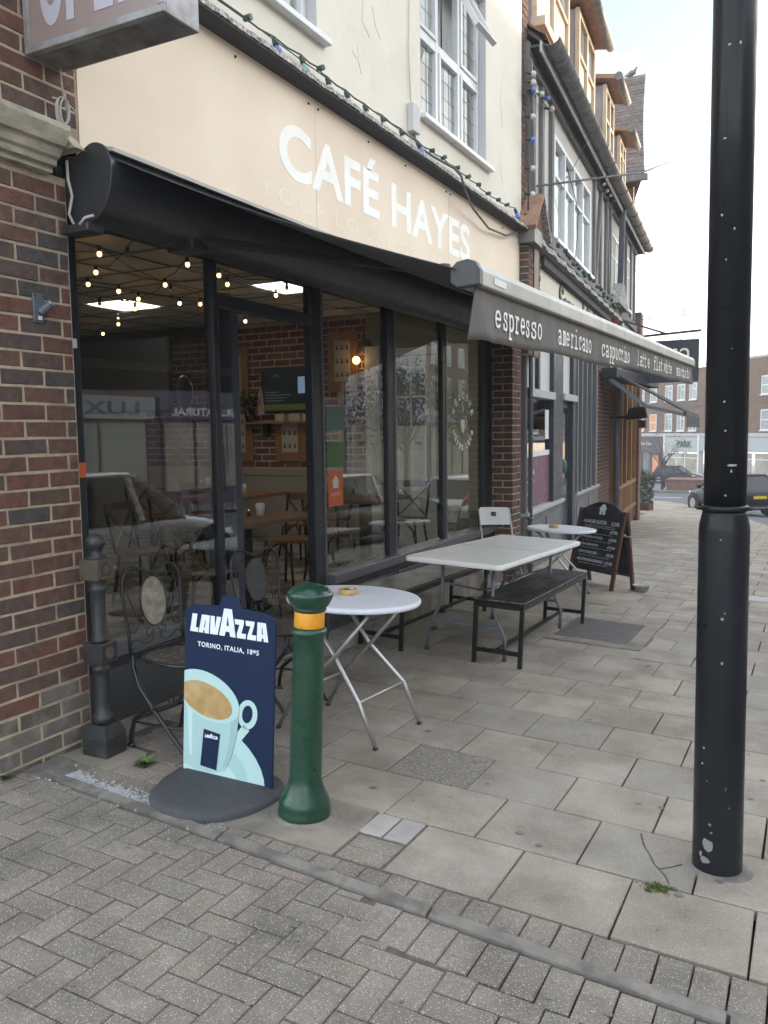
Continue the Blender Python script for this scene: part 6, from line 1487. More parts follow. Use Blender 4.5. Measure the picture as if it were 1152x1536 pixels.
# party strip of brick between the two upper storeys
t = thing('brick_party_strip', 'narrow strip of red brick between the cream wall and the timbered upper storey', 'brick strip', (-3.12, 9.75, 2.4))
obj('mortar_bed', MB().box(-3.3, -3.125, 9.64, 9.86, 2.35, 5.6), M['mortar_pale'], t, world=True); brickwork(t, (-3.115, 9.645, 2.4), (0, 1, 0), (1, 0, 0), .22, 3.1, M['brick'], unit=.15, limit=200)
# downpipes
q = MB(); q.tube([(.06, -.02, 1.15), (.07, .09, .92), (.07, .10, .85), (.07, .10, -1.85)], .028, 10)
for z in (.40, -.1, -.62, -1.1): q.tube([(.07, .10, z), (.07, .10, z+.03)], .036, 10)
o = obj('downpipe', q, M['steel_dk']); o.location = P0; o.rotation_euler = (0, 0, TH_); tag(o, 'grey iron downpipe between the brick pier and the salon window', 'downpipe')
q = MB(); q.tube([(.12, 8.0, 1.35), (.12, 8.0, -2.1)], .06, 10); q.tube([(.12, 8.05, 2.4), (.16, 8.05, 4.3), (.2, 7.9, 4.45)], .06, 10)
o = obj('downpipe', q, M['steel_dk']); o.location = P0; o.rotation_euler = (0, 0, TH_); tag(o, 'thick grey downpipe at the far end of the salon', 'downpipe')
t = nb('brick_pier', 'brick pier between the salon fins and the brown wooden shopfront', 'brick pier', 6.8); nbo('core', B_(-.2, .0, 6.0, 7.7, -2.2, 1.4), 'mortar_pale'); brickwork(t, NP(.012, 6.02, -2.2), u_, n_, 1.68, 3.5, M['brick'], limit=300)
t = nb('wooden_shopfront', 'brown wooden cafe shopfront with turned balustrade beyond the salon', 'shopfront', 10)
nbo('back_panel', B_(-.5, -.4, 8.2, 12.6, -2.4, 1.4), 'dark')
for a in (8.3, 8.95, 9.6, 10.5, 11.5, 12.5): nbo('post', B_(-.1, .03, a, a+.12, -2.3, 1.3), 'wood_lt')
for a in fr(8.45, 12.4, .16): nbo('baluster', B_(-.05, .02, a, a+.05, -1.9, -1.35), 'wood_lt')
nbo('rail', B_(-.08, .05, 8.3, 12.6, -1.35, -1.28), 'wood_lt'); nbo('rail', B_(-.08, .05, 8.3, 12.6, -1.98, -1.9), 'wood_lt'); nbo('stall', B_(-.2, .0, 8.3, 12.6, -2.6, -2.0), 'wood_red')
t = nb('brick_pier', 'tall brick pier at the far end of the terrace, furthest away', 'brick pier', 13.2); nbo('core', B_(-.4, .10, 12.62, 13.2, -2.8, 3.0), 'brick_far'); brickwork(t, NP(-.24, 12.60, -2.6), n_, -u_, .34, 4.0, M['brick'], limit=120)
# eaves, gutter, roof and dormers
t = nb('terrace_roof', 'tiled roof with grey gutter and sunlit timber dormers over the terrace', 'roof', 6, 0, 4.6)
nbo('soffit', B_(.0, .17, .05, 12.6, 4.44, 4.47), 'soffit'); nbo('bargeboard', B_(.171, .19, .05, 12.6, 4.38, 4.50), 'fascia_grey')
q = MB(); n = 12; ring = [(.28 + .11*math.cos(a), 4.55 + .09*math.sin(a)) for a in [PI + PI*i/n for i in range(n+1)]] ; 
ring = ring + [(x*.97+.28*.03, z+.008) for x, z in reversed(ring)]
m_ = len(ring); q.add([(x, .12, z) for x, z in ring] + [(x, 12.6, z) for x, z in ring], [tuple(range(m_)), tuple(range(2*m_-1, m_-1, -1))] + [(i, m_+i, m_+(i+1) % m_, (i+1) % m_) for i in range(m_)], True); gt = nbo('gutter', q, 'gutter')
q = MB()
for a in fr(.5, 12.3, .9): q.tube([(.28 + .118*math.cos(b), a, 4.55 + .097*math.sin(b)) for b in [PI*1.0 + PI*i/10 for i in range(11)]], .012, 5)
o = nbo('gutter_joints', q, 'gutter', gt)
# roof tiles in courses
c_ = 0
for r in range(14):
    q = MB(); o0 = .22 - r*.16; z0_ = 4.60 + r*.145
    a = .15 + (.08 if r % 2 else 0)
    while a < 12.5:
        j = random.uniform(-.006, .006); q.hexa([(o0-.20, a, z0_+.14+j), (o0, a, z0_+j), (o0, a+.155, z0_+j), (o0-.20, a+.155, z0_+.14+j), (o0-.20, a, z0_+.16+j), (o0, a, z0_+.022+j), (o0, a+.155, z0_+.022+j), (o0-.20, a+.155, z0_+.16+j)]); a += .165
    x = nbo('tile_course', q, 'tile'); x['kind'] = 'stuff'
nbo('roof_slope', MB().hexa([(-2.3, .1, 6.6), (.15, .1, 4.52), (.15, 12.6, 4.52), (-2.3, 12.6, 6.6), (-2.3, .1, 6.64), (.15, .1, 4.57), (.15, 12.6, 4.57), (-2.3, 12.6, 6.64)]), 'soffit')
for k, (a, b, zt_) in enumerate(((.45, 2.60, 7.6), (3.42, 5.0, 6.40), (6.35, 7.45, 6.35), (8.45, 9.4, 6.1))):
    d = nbo('dormer', B_(-2.2, -.02, a+.04, b-.04, 4.75, zt_), 'dormer_grey')
    q = MB(); f = .08; n = 2
    for e in ((a, b, 4.95, 5.07), (a, b, zt_-.1, zt_)): q.box(-.02, .05, *e)
    for i in range(n+1): y = a + (b-a-f)*i/n; q.box(-.02, .05, y, y+f, 5.07, zt_-.1)
    q.box(-.02, .04, a+f, b-f, 5.75, 5.80)
    nbo('window_frame', q, 'dormer', d, bevel=.005); nbo('pane', B_(-.019, .0, a+f, b-f, 5.07, 5.75), 'dormer' if k < 2 else 'glass_far', d); nbo('pane', B_(-.019, .0, a+f, b-f, 5.80, zt_-.1), 'glass_far', d)
    nbo('sill_board', B_(-.02, .16, a-.05, b+.05, 4.84, 4.95), 'dormer', d, bevel=.006)
    q = MB(); q.hexa([(-2.2, a-.12, zt_+.45), (.22, a-.12, zt_+.02), (.22, b+.12, zt_+.02), (-2.2, b+.12, zt_+.45), (-2.2, a-.12, zt_+.53), (.22, a-.12, zt_+.10), (.22, b+.12, zt_+.10), (-2.2, b+.12, zt_+.53)]); nbo('dormer_roof', q, 'tile', d)
    nbo('dormer_gutter', MB().tube([(.28, a-.14, zt_+.05), (.28, b+.14, zt_+.05)], .075, 10), 'gutter', d)
# gabled cross wing behind with tiled slope
t = thing('tiled_gable_house', 'taller house end with brown tiled slope and red timbering behind the dormers', 'building', (-6, 24, 4))
q_core = MB().hexa([(-9.5, 22.2, -3), (-4.18, 22.2, -3), (-5.1, 26, -3), (-9.5, 26, -3), (-9.5, 22.2, 6.3), (-4.18, 22.2, 6.3), (-5.1, 26, 6.3), (-9.5, 26, 6.3)]); obj('wall', q_core, M['brick_far'], t, world=True)
nrow = 30
for r in range(nrow):
    q = MB(); f0 = r/nrow; y0_, z0_ = 21.7 + 3.2*f0, 6.25 + 3.6*f0; x = -9.0 + (.09 if r % 2 else 0); xr_ = -3.88 - .58*f0 - .05*math.sin(PI*f0)
    while x < xr_:
        x2 = min(x+.22, xr_); j = random.uniform(-.008, .012)
        q.hexa([(x+.003, y0_, z0_-.02), (x2, y0_, z0_-.02), (x2, y0_+.14, z0_+.13), (x+.003, y0_+.14, z0_+.13), (x+.003, y0_-.01, z0_+.02+j), (x2, y0_-.01, z0_+.02+j), (x2, y0_+.13, z0_+.16), (x+.003, y0_+.13, z0_+.16)]); x += .23
    o = obj('tile_course', q, M['tile_grey'], t, world=True); o['kind'] = 'stuff'
obj('roof_core', MB().hexa([(-9, 21.75, 6.2), (-3.92, 21.75, 6.2), (-5.1, 26, 6.2), (-9, 26, 6.2), (-9, 24.95, 9.8), (-4.5, 24.95, 9.8), (-4.52, 25.1, 9.8), (-9, 25.1, 9.8)]), M['tile_grey'], t, world=True)
obj('eaves_board', MB().box(-9, -3.78, 21.6, 21.72, 6.10, 6.24), M['tudor'], t, world=True)
for x in (-4.27, -4.5, -4.8): obj('timber', MB().box(x-.07, x+.07, 22.1, 22.2, 2.8, 6.1), M['wood_red'], t, world=True)
obj('timber', MB().box(-4.9, -4.2, 22.085, 22.095, 5.4, 5.55), M['wood_red'], t, world=True); pass
t = thing('pigeon', 'grey pigeon sitting on the ridge of the far tiled slope', 'bird', (-4.85, 24.95, 9.86))
mb = MB(); mb.tube([(-.19, 0, .08), (-.08, 0, .10), (0, 0, .13), (.08, 0, .15), (.12, 0, .2), (.14, 0, .25), (.18, 0, .25)], [.02, .06, .085, .075, .045, .04, .012], 10); obj('body', mb, M['gutter'], t)
mb = MB(); mb.tube([(0, .02, .06), (0, .02, 0)], .008, 5); mb.tube([(.02, -.02, .06), (.02, -.02, 0)], .008, 5); obj('legs', mb, M['wood_red'], t)
# bulbs on the terrace
t = nb('bulb_string', 'string of white and blue bulbs hanging down the brick strip and along the dark soffit', 'string lights', 0, 0, 3)
bs = [(-.10, 4.09, 'bulb_clear'), (-.11, 3.99, 'bulb_clear'), (-.10, 3.91, 'bulb_blue'), (.0, 3.92, 'bulb_clear'), (.33, 4.02, 'bulb_clear'), (.68, 4.09, 'bulb_blue'), (.96, 4.06, 'bulb_clear'), (-.12, 3.61, 'bulb_clear'), (-.12, 3.35, 'bulb_blue'), (-.12, 3.03, 'bulb_clear'), (-.12, 2.74, 'bulb_clear'), (-.13, 2.50, 'bulb_blue'), (5.56, 4.34, 'bulb_clear'), (5.98, 4.33, 'bulb_clear'), (6.42, 4.36, 'bulb_clear'), (6.88, 4.38, 'bulb_blue'), (7.3, 2.2, 'bulb_red'), (7.6, 2.2, 'bulb_red')]
for s_, z_, c in bs:
    nbo('socket', MB().tube([(.05, s_-.05, z_), (.10, s_-.01, z_)], .017, 8), 'cable'); nbo('bulb', MB().sphere((.13, s_+.01, z_), .034 if c != 'bulb_red' else .06, 10, 8), c)
nbo('flex', MB().tube([(.08, -.12, 2.5), (.08, -.12, 3.3), (.08, -.12, 3.9), (.08, .33, 4.03), (.08, .96, 4.07), (.08, 1.6, 4.28), (.08, 3.5, 4.3), (.08, 5.6, 4.35), (.08, 6.9, 4.42)], .008, 5), 'cable')
q = MB()
for i in range(24): q.sphere((.2+random.uniform(-.02, .03), 1.2+i*.26, 2.36+random.uniform(-.01, .05)), .035, 7, 5)
o = obj('dark_bulb_garland', q, M['socket']); o.location = P0; o.rotation_euler = (0, 0, TH_); o['kind'] = 'stuff'; tag(o, 'row of dark bulbs lying along the ledge above the salon sign', 'string lights')
q = MB(); q.tube([NP(.05, .5, 3.0), NP(.9, 4.5, 4.15), Vector((-3.0, 20, 5.95))], .016, 6); tag(obj('stay_rod', q, M['tudor']), 'thin dark stay rod running across the leaded windows', 'rod')
q = MB(); q.tube([NP(.1, 2.2, 3.7), NP(.12, 3.0, 3.3), NP(.1, 3.1, 2.9), NP(.11, 2.8, 2.5)], .006, 5); q.tube([NP(.3, 3.7, 4.8), NP(.12, 2.6, 3.8)], .005, 5); tag(obj('loose_wires', q, M['cable']), 'loose thin wires hanging in front of the leaded windows', 'cable')
# second awning beyond
t = thing('far_awning', 'dark folding-arm awning with its arms out beyond the cafe awning', 'awning', (-3.5, 18, 1))
obj('cassette', MB().box(-3.55, -3.25, 15.8, 20.5, .95, 1.15), M['awning_dk'], t, world=True, bevel=.02)
obj('canvas', MB().hexa([(-3.35, 16, 1.04), (-2.08, 16, .30), (-2.35, 20.4, .30), (-3.7, 20.4, 1.04), (-3.35, 16, 1.07), (-2.08, 16, .33), (-2.35, 20.4, .33), (-3.7, 20.4, 1.07)]), M['canvas_dark'], t, world=True)
mb = MB(); mb.bar((-3.42, 15.9, .96), (-2.75, 15.95, .42), .06, .07); mb.bar((-2.75, 15.95, .42), (-2.05, 16.0, .24), .05, .06); obj('folding_arm', mb, M['steel_dk'], t, world=True)
obj('front_bar', MB().bar((-2.06, 15.95, .27), (-2.35, 20.4, .27), .06, .07), M['awning_dk'], t, world=True); obj('valance', MB().hexa([(-2.03, 16, .02), (-2.02, 16, .02), (-2.31, 20.4, .02), (-2.32, 20.4, .02), (-2.03, 16, .24), (-2.02, 16, .24), (-2.31, 20.4, .24), (-2.32, 20.4, .24)]), M['canvas_dark'], t, world=True)
# wall lantern
t = thing('wall_lantern', 'black wall lantern on a bracket under the far awning', 'lantern', (-3.3, 17.6, .3))
obj('lamp_body', MB().hexa([(-3.42, 17.5, .18), (-3.02, 17.5, .22), (-3.02, 17.8, .22), (-3.42, 17.8, .18), (-3.36, 17.5, .42), (-3.08, 17.5, .46), (-3.08, 17.8, .46), (-3.36, 17.8, .42)]), M['black_metal'], t, world=True, bevel=.02)
obj('bracket', MB().bar((-3.85, 17.65, .25), (-3.35, 17.65, .25), .04, .04), M['black_metal'], t, world=True); obj('lamp_glass', MB().box(-3.16, -3.04, 17.55, 17.75, .02, .18), M['black_metal'], t, world=True)
# hanging sign
t = thing('hanging_sign', 'black hanging sign with pale outline letters ending ora, on an iron bracket', 'sign', (-3.0, 19.2, 1.5))
obj('board', MB().box(-3.86, -2.22, 19.2, 19.26, 1.01, 1.925), M['navy'], t, world=True, bevel=.01)
text_obj('lettering', 'ora', (-3.25, 19.195, 1.38), (1, 0, 0), (0, 0, 1), .88, .36, M['letter'], t, thick=.004, bold=-.012)
obj('bracket_bar', MB().bar((-4.0, 19.23, 2.02), (-2.18, 19.23, 2.10), .04, .05), M['black_metal'], t, world=True)
obj('bracket_bar', MB().bar((-3.95, 19.0, 2.45), (-2.9, 19.23, 2.07), .04, .04), M['black_metal'], t, world=True)
for x in (-3.5, -2.6): obj('hook', MB().tube([(x, 19.23, 2.04), (x, 19.23, 1.92)], .012, 6), M['black_metal'], t, world=True)
t = thing('scroll_bracket', 'thin curly iron bracket stayed by two wires above the hanging sign', 'bracket', (-3.5, 22, 3))
mb = MB(); mb.tube([(-4.2, 22, 2.75), (-2.75, 22, 2.82)], .012, 5)
for cx in (-3.75, -3.45, -3.0): mb.tube([(cx+p[0], 22, 2.90+p[1]) for p in spiral(0, 0, .12, 1.2, -PI/2, 1)], .009, 5)
obj('scrolls', mb, M['gutter'], t, world=True)
mb = MB(); mb.tube([(-4.2, 22, 4.1), (-2.78, 22, 2.84)], .008, 4); mb.tube([(-4.2, 22, 3.7), (-2.85, 22, 2.84)], .008, 4); obj('stay_wires', mb, M['gutter'], t, world=True)
mb = MB(); mb.tube([(-.1, 12, 3.9), (8, 16, 4.6)], .012, 5); tag(obj('overhead_cable', mb, M['gutter']), 'short length of overhead cable right of the lamp post', 'cable')

# bushes, pole, cone, bench, planter, tree
t = thing('bush', 'dark green bush in a box at the far end of the terrace', 'bush', (-5.55, 31, gz(-5.5, 31)))
mb = MB(); blob(mb, (-5.35, 31, gz(-5.35, 31)+.75), (.36, .6, .75), 1200, .05); obj('foliage', mb, M['leaf_dk'], t, world=True); obj('planter_box', MB().box(-5.8, -5.1, 30.5, 31.5, gz(-5.4, 31)-.1, gz(-5.4, 31)+.3), M['wood_red'], t, world=True)
pz = gz(-12.6, 71)
t = thing('street_pole', 'thin black street pole with a small white plate, by the far shops', 'pole', (-12.75, 71, pz)); obj('pole', MB().lathe([(.09, 0), (.07, 1.5), (.06, 7.5)], (0, 0, 0), 10), M['black_metal'], t); obj('plate', MB().box(-.18, .18, -.10, -.07, 2.2, 2.7), M['white'], t); obj('plate', MB().box(-.12, .12, -.10, -.07, 4.2, 4.5), M['white'], t)
t = thing('traffic_cone', 'orange and white traffic cone on the far pavement by the pole', 'cone', (-12.6, 70.5, gz(-12.6, 70.5)))
obj('base', MB().box(-.25, .25, -.25, .25, 0, .05), M['cone'], t); obj('lower_cone', MB().lathe([(.17, .05), (.12, .3)], (0, 0, 0), 14), M['cone'], t); obj('white_band', MB().lathe([(.12, .301), (.08, .5)], (0, 0, 0), 14), M['plate_w'], t); obj('tip', MB().lathe([(.08, .501), (.03, .75)], (0, 0, 0), 14), M['cone'], t)
zi = gz(-7, 54)+.02
t = thing('brick_planter', 'low red brick planter wall on the traffic island', 'planter', (-6.2, 54, zi)); obj('wall', MB().box(-7.9, -4.6, 53.4, 55.4, zi-.1, zi+.62), M['opp_brick'], t, world=True, bevel=.03); obj('coping', MB().box(-7.95, -4.55, 53.35, 55.45, zi+.62, zi+.70), M['brick_far'], t, world=True)
t = thing('street_bench', 'black street bench on the island left of the brick planter', 'bench', (-8.6, 54, zi))
for z in (.42, .62, .82): obj('slat', MB().box(-9.3, -8.05, 53.9+z*.2-.2, 54.0+z*.2-.2, zi+z, zi+z+.1), M['black_metal'], t, world=True)
for x in (-9.2, -8.2): obj('leg', MB().box(x-.05, x+.05, 53.6, 54.1, zi, zi+.9), M['black_metal'], t, world=True)
def tree(label, x, y, z, th, cr, n, leafsize, mleaf, loose=1.0):
    t = thing('tree', label, 'tree', (x, y, z)); rr_ = random.Random(int(x*10)); q = MB(); q.tube([(0, 0, 0), (.03, 0, th*.4), (0, .03, th)], [.12*cr/2, .09*cr/2, .07*cr/2], 8); lf = MB()
    for k in range(int(7+cr*3)):
        a = rr_.uniform(0, 6.28); el = rr_.uniform(.2, 1.3); l = cr*rr_.uniform(.5, .95); e = Vector((math.cos(a)*math.cos(el), math.sin(a)*math.cos(el), math.sin(el)*1.2))*l + Vector((0, 0, th))
        q.tube([(0, 0, th*rr_.uniform(.6, 1)), tuple(e*.5+Vector((0, 0, th*.45))), tuple(e)], [.035*cr/2, .02*cr/2, .008*cr/2], 5); blob(lf, e, (cr*.36*loose, cr*.36*loose, cr*.30*loose), n, leafsize, rnd=rr_)
    obj('trunk', q, M['bark'], t); obj('crown', lf, mleaf, t)
tree('thin young street tree in front of the pale shop across the junction', -8.75, 58, gz(-8.75, 58), 2.0, 1.9, 30, .05, M['leaf'], 1.2)

# ---- cars
def car(name, label, cat, L_, W_, H_, paint, loc, rz, plate='plate_w', rear=True, group=None, hatch=.9):
    t = thing(name, label, cat, loc, R(rz), group)   # +X is the front
    h = H_; w = W_/2; a = L_/2
    st = [(-a, .42, .50*h, .80), (-a+.06, .30, .60*h, .90), (-a+.35, .22, .66*h, .97), (-a*.45, .20, .64*h, 1.0), (0, .20, .63*h, 1.0), (a*.38, .20, .61*h, 1.0), (a*.55, .20, .58*h, .985), (a*.85, .22, .49*h, .93), (a-.05, .27, .42*h, .84), (a, .34, .36*h, .72)]
    q = MB(); n = len(st); vs = []
    for x, zb, zt_, wf in st:
        ww = w*wf; vs += [(x, -ww*.86, zb), (x, -ww, zb+.12), (x, -ww*1.0, (zb+zt_)*.55), (x, -ww*.92, zt_-.03), (x, -ww*.75, zt_), (x, ww*.75, zt_), (x, ww*.92, zt_-.03), (x, ww, (zb+zt_)*.55), (x, ww, zb+.12), (x, ww*.86, zb)]
    fs = [tuple(range(10)), tuple(range(10*n-1, 10*n-11, -1))]
    for i in range(n-1):
        for k in range(10): fs.append((i*10+k, (i+1)*10+k, (i+1)*10+(k+1) % 10, i*10+(k+1) % 10))
    q.add(vs, fs, True); body = obj('body', q, M[paint], t); sm = body.modifiers.new('s', 'SUBSURF'); sm.levels = 1; sm.render_levels = 1
    # cabin: glass house with painted roof
    x0, x1, x2, x3 = -a*hatch, -a*hatch+.32, a*.08, a*.48; zb = .60*h
    q = MB(); R0 = [(x0, .86), (x0+.25, .90), (0, .93), (x3-.25, .90), (x3, .84)]; R1 = [(x1, .66), (x1+.15, .69), (0, .70), (x2-.05, .68), (x2+.05, .62)]
    lo = [(x, -w*f, zb) for x, f in R0] + [(x, w*f, zb) for x, f in reversed(R0)]; hi = [(x, -w*f, h-.05 - (.03 if i in (0, 4) else 0)) for i, (x, f) in enumerate(R1)]; hi = hi + [(p[0], -p[1], p[2]) for p in reversed(hi)]; m_ = len(lo)
    q.add(lo+hi, [tuple(range(2*m_-1, m_-1, -1))[::-1]] + [(i, (i+1) % m_, m_+(i+1) % m_, m_+i) for i in range(m_)]); obj('glasshouse', q, M['car_glass'], t)
    q = MB(); top = [(p[0]*1.0, p[1]*1.03, p[2]+.005) for p in hi]; top2 = [(p[0]*.97, p[1]*.9, h) for p in hi]; q.add(top+top2, [tuple(range(m_, 2*m_)), tuple(reversed(range(m_)))] + [(i, (i+1) % m_, m_+(i+1) % m_, m_+i) for i in range(m_)], True); obj('roof', q, M[paint], t)
    for sy in (-1, 1):
        for (xa, fa_, xb, fb_) in ((x3-.02, .855, x2+.04, .64), (.05, .945, .02, .715), (x0+.02, .875, x1+.02, .675)):
            q = MB(); q.bar((xa, sy*w*fa_, zb), (xb, sy*w*fb_, h-.06), .07, .05); obj('window_pillar', q, M[paint], t)
        for wx in (-a+.75, a-.80):
            r = .32; q = MB(); q.tube([(wx, sy*(w-.20), r), (wx, sy*(w-.16), r), (wx, sy*(w+.0), r), (wx, sy*(w+.015), r)], [r-.02, r, r, r-.03], 24); wh = obj('wheel', q, M['tyre'], t)
            obj('rim', MB().tube([(wx, sy*(w+.0155), r), (wx, sy*(w+.022), r)], [r*.64, r*.60], 18), M['alu'], wh)
            q = MB(); q.tube([(wx, sy*(w*.985), r+.0), (wx, sy*(w*1.003), r)], [r+.09, r+.09], 24); obj('wheel_arch', q, M['tyre'], t)
        q = MB(); q.hexa([(a*.30, sy*w*1.0, zb), (a*.36, sy*w*1.0, zb), (a*.36, sy*w*1.13, zb+.02), (a*.30, sy*w*1.13, zb+.02), (a*.30, sy*w*1.0, zb+.12), (a*.36, sy*w*1.0, zb+.12), (a*.36, sy*w*1.13, zb+.14), (a*.30, sy*w*1.13, zb+.14)]); obj('wing_mirror', q, M[paint], t)
        q = MB(); q.hexa([(-a-.015, sy*w*.60, .52*h), (-a+.12, sy*w*.86, .52*h), (-a+.30, sy*w*.93, .66*h), (-a+.02, sy*w*.70, .62*h), (-a+.02, sy*w*.60, .60*h), (-a+.14, sy*w*.88, .60*h), (-a+.42, sy*w*.84, .80*h), (-a+.30, sy*w*.74, .80*h)]); obj('tail_light', q, M['tail'], t)
        q = MB(); q.hexa([(a-.10, sy*w*.50, .40*h), (a-.28, sy*w*.86, .42*h), (a-.42, sy*w*.90, .44*h), (a-.25, sy*w*.52, .42*h), (a-.08, sy*w*.52, .455*h), (a-.26, sy*w*.88, .50*h), (a-.42, sy*w*.90, .51*h), (a-.22, sy*w*.54, .485*h)]); obj('headlight', q, M['head'], t)
    obj('number_plate', MB().box(-a-.022, -a-.004, -.26, .26, .44*h, .44*h+.11), M['plate_y'], t); obj('number_plate', MB().box(a+.0, a+.02, -.26, .26, .28, .39), M[plate], t)
    obj('rear_bumper', MB().box(-a-.03, -a+.3, -w*.86, w*.86, .28, .45), M['tyre'], t, bevel=.04); obj('bumper_trim', MB().box(-a-.04, -a-.028, -w*.7, w*.7, .35, .38), M['alu'], t)
    return t
car('parked_car', 'black small crossover car seen from behind, parked at the corner kerb beside the lamp post', 'car', 3.9, 1.78, 1.56, 'car_black', (-2.75, 34.6, gz(-2.75, 34.6)-.11), 126)
car('parked_car', 'black hatchback parked across the junction in front of the shops', 'car', 4.0, 1.72, 1.48, 'car_black', (-10.2, 74.6, gz(-10.2, 74.6)-.11), -12)
car('parked_car', 'bright blue car parked right of the black hatchback, mostly behind the lamp post', 'car', 4.1, 1.75, 1.5, 'car_blue', (-5.65, 72.0, gz(-5.65, 72.0)-.11), -12)
car('parked_car', 'silver grey car at the kerb just right of the frame, mirrored in the cafe glass', 'car', 4.3, 1.78, 1.5, 'car_grey', (1.75, 7.7, gz(1.75, 7.7)-.11), 90)
car('parked_car', 'bronze coloured car at the kerb, second along, mirrored in the cafe glass', 'car', 4.3, 1.78, 1.42, 'car_tan', (1.75, 14.2, gz(1.75, 14.2)-.11), 90)
car('parked_car', 'silver car further along the kerb, mirrored in the last cafe window', 'car', 4.2, 1.76, 1.45, 'car_grey', (1.7, 21.5, gz(1.7, 21.5)-.11), 94)

# ================================================================== FAR BUILDING
FB = thing('far_shop_terrace', 'long brown brick building with white windows above shops across the junction', 'building', (-4.13, 73.6, -4.6), math.atan2(.774, -.633) - PI/2)
# local frame: y runs left along the front (s), -x side ... outward normal towards the camera is local -X
def fb(name, mb, m, par=None, bevel=0): mb.v = [(-p[0], p[1], p[2]+4.6) for p in mb.v]; mb.f = [tuple(reversed(f)) for f in mb.f]; return obj(name, mb, M[m], par or FB, bevel=bevel)
fb('wall', B_(-8, 0, -18, 6.9, -.95, 5.55), 'brick_far'); fb('wall', B_(-8, -.05, 6.9, 40, -.95, 5.25), 'brick_far')
fb('parapet', B_(-.3, .06, -18, 6.9, 5.55, 5.75), 'stone'); fb('parapet', B_(-.3, .02, 6.9, 40, 5.25, 5.42), 'brick_far'); fb('string_course', B_(.0, .05, -18, 40, 2.0, 2.12), 'opp_brick')
fb('cornice', B_(.0, .35, -18, 40, -.75, -.45), 'fascia_grey')
for i, s_ in enumerate([-14, -11, -8, -5, -1.9, 1.6, 4.9, 8.2, 10.1, 12.2, 15.0, 17.4, 20, 23, 26]):
    for z0_, z1_ in ((2.62, 4.1), (-.22, 1.42)):
        w_ = 1.15 if s_ < 9 else 1.25; q = MB(); f = .09
        for e in ((s_, s_+w_, z0_, z0_+f), (s_, s_+w_, z1_-f, z1_), (s_, s_+f, z0_+f, z1_-f), (s_+w_-f, s_+w_, z0_+f, z1_-f)): q.box(-.02, .05, *e)
        if 7 < s_ < 13: q.box(-.02, .05, s_+w_/2-.04, s_+w_/2+.04, z0_+f, z1_-f); q.box(-.02, .045, s_+f, s_+w_/2-.04, z1_-.55, z1_-.48)
        else: q.box(-.02, .045, s_+f, s_+w_-f, (z0_+z1_)/2-.04, (z0_+z1_)/2+.04)
        w = fb('window', q, 'upvc')
        fb('pane', B_(-.03, .02, s_+f, s_+w_-f, z0_+f, z1_-f), 'atm_and_glint' if (z0_ < 0 and s_ in (15.0, 17.4)) else 'glass_far', w); fb('sill', B_(.0, .14, s_-.05, s_+w_+.05, z0_-.09, z0_-.01), 'upvc', w)  # two lower panes painted orange and glowing, standing in for a reflection
# shops below
fb('shop_fascia', B_(.0, .45, 12.9, 22, -2.35, -.8), 'fascia_plum'); fb('shop_fascia', B_(.0, .42, 7.2, 12.7, -2.2, -.8), 'fascia_grey'); fb('shop_fascia', B_(.0, .42, -8, 7.0, -2.0, -.8), 'fascia_grey')
fb('shop_pilaster', B_(.0, .5, 12.7, 12.9, -5.1, -.6), 'white'); fb('shop_pilaster', B_(.0, .5, 7.0, 7.2, -5.1, -.6), 'white')
fb('shop_wall', B_(.0, .1, 12.9, 16.2, -5.2, -2.35), 'fascia_plum'); fb('shop_glass', B_(.0, .05, 16.2, 22, -5.2, -2.35), 'glass_far')
fb('cash_machine', B_(.1, .18, 14.3, 15.4, -4.1, -2.6), 'atm_and_glint', bevel=.05); 
for s_ in (17.5, 19.2, 20.5): fb('door_frame', B_(.0, .12, s_, s_+.15, -5.2, -2.35), 'dark')
for s_, w_ in ((7.4, 2.2), (10.0, 1.0), (11.2, 1.4)): fb('shop_window', B_(.02, .10, s_, s_+w_, -4.6, -2.3), 'shopglow'); fb('window_head', B_(.02, .14, s_, s_+w_, -2.75, -2.68), 'white')
for s_ in (7.2, 9.65, 11.05, 12.6): fb('window_post', B_(.0, .16, s_, s_+.12, -5.2, -2.2), 'white')
for s_ in (-6, -3, .2, 3.4): fb('shop_window', B_(.02, .1, s_, s_+2.7, -4.4, -2.1), 'shopglow'); fb('window_head', B_(.02, .14, s_, s_+2.7, -2.62, -2.55), 'white')
fb('stall_riser', B_(.0, .12, -8, 7, -5.2, -4.4), 'grey_paint')
uw = Vector((-.633, .774, 0)); nw = Vector((-.774, -.633, 0))
def FW(o, s_, z): return Vector((-4.13, 73.6, 0)) + nw*o + uw*s_ + Vector((0, 0, z))
# text runs from the left (large s) to the right
text_obj('lettering', 'Open-at-the-Turn', FW(.46, 19.6, -1.7), -uw, (0, 0, 1), 4.6, .42, M['white'], FB, thick=.02)['kind'] = 'stuff'
text_obj('lettering', 'PARK', FW(.43, 10.6, -1.75), -uw, (0, 0, 1), 2.4, .6, M['cable'], FB, thick=.02, bold=.03)['kind'] = 'stuff'
tag(obj('wall_sign_light', MB().box(*(sorted((-9.6, -9.4))), 79.4, 79.6, .1, .5), M['white']), 'small white box on the brick wall between lower windows', 'box')

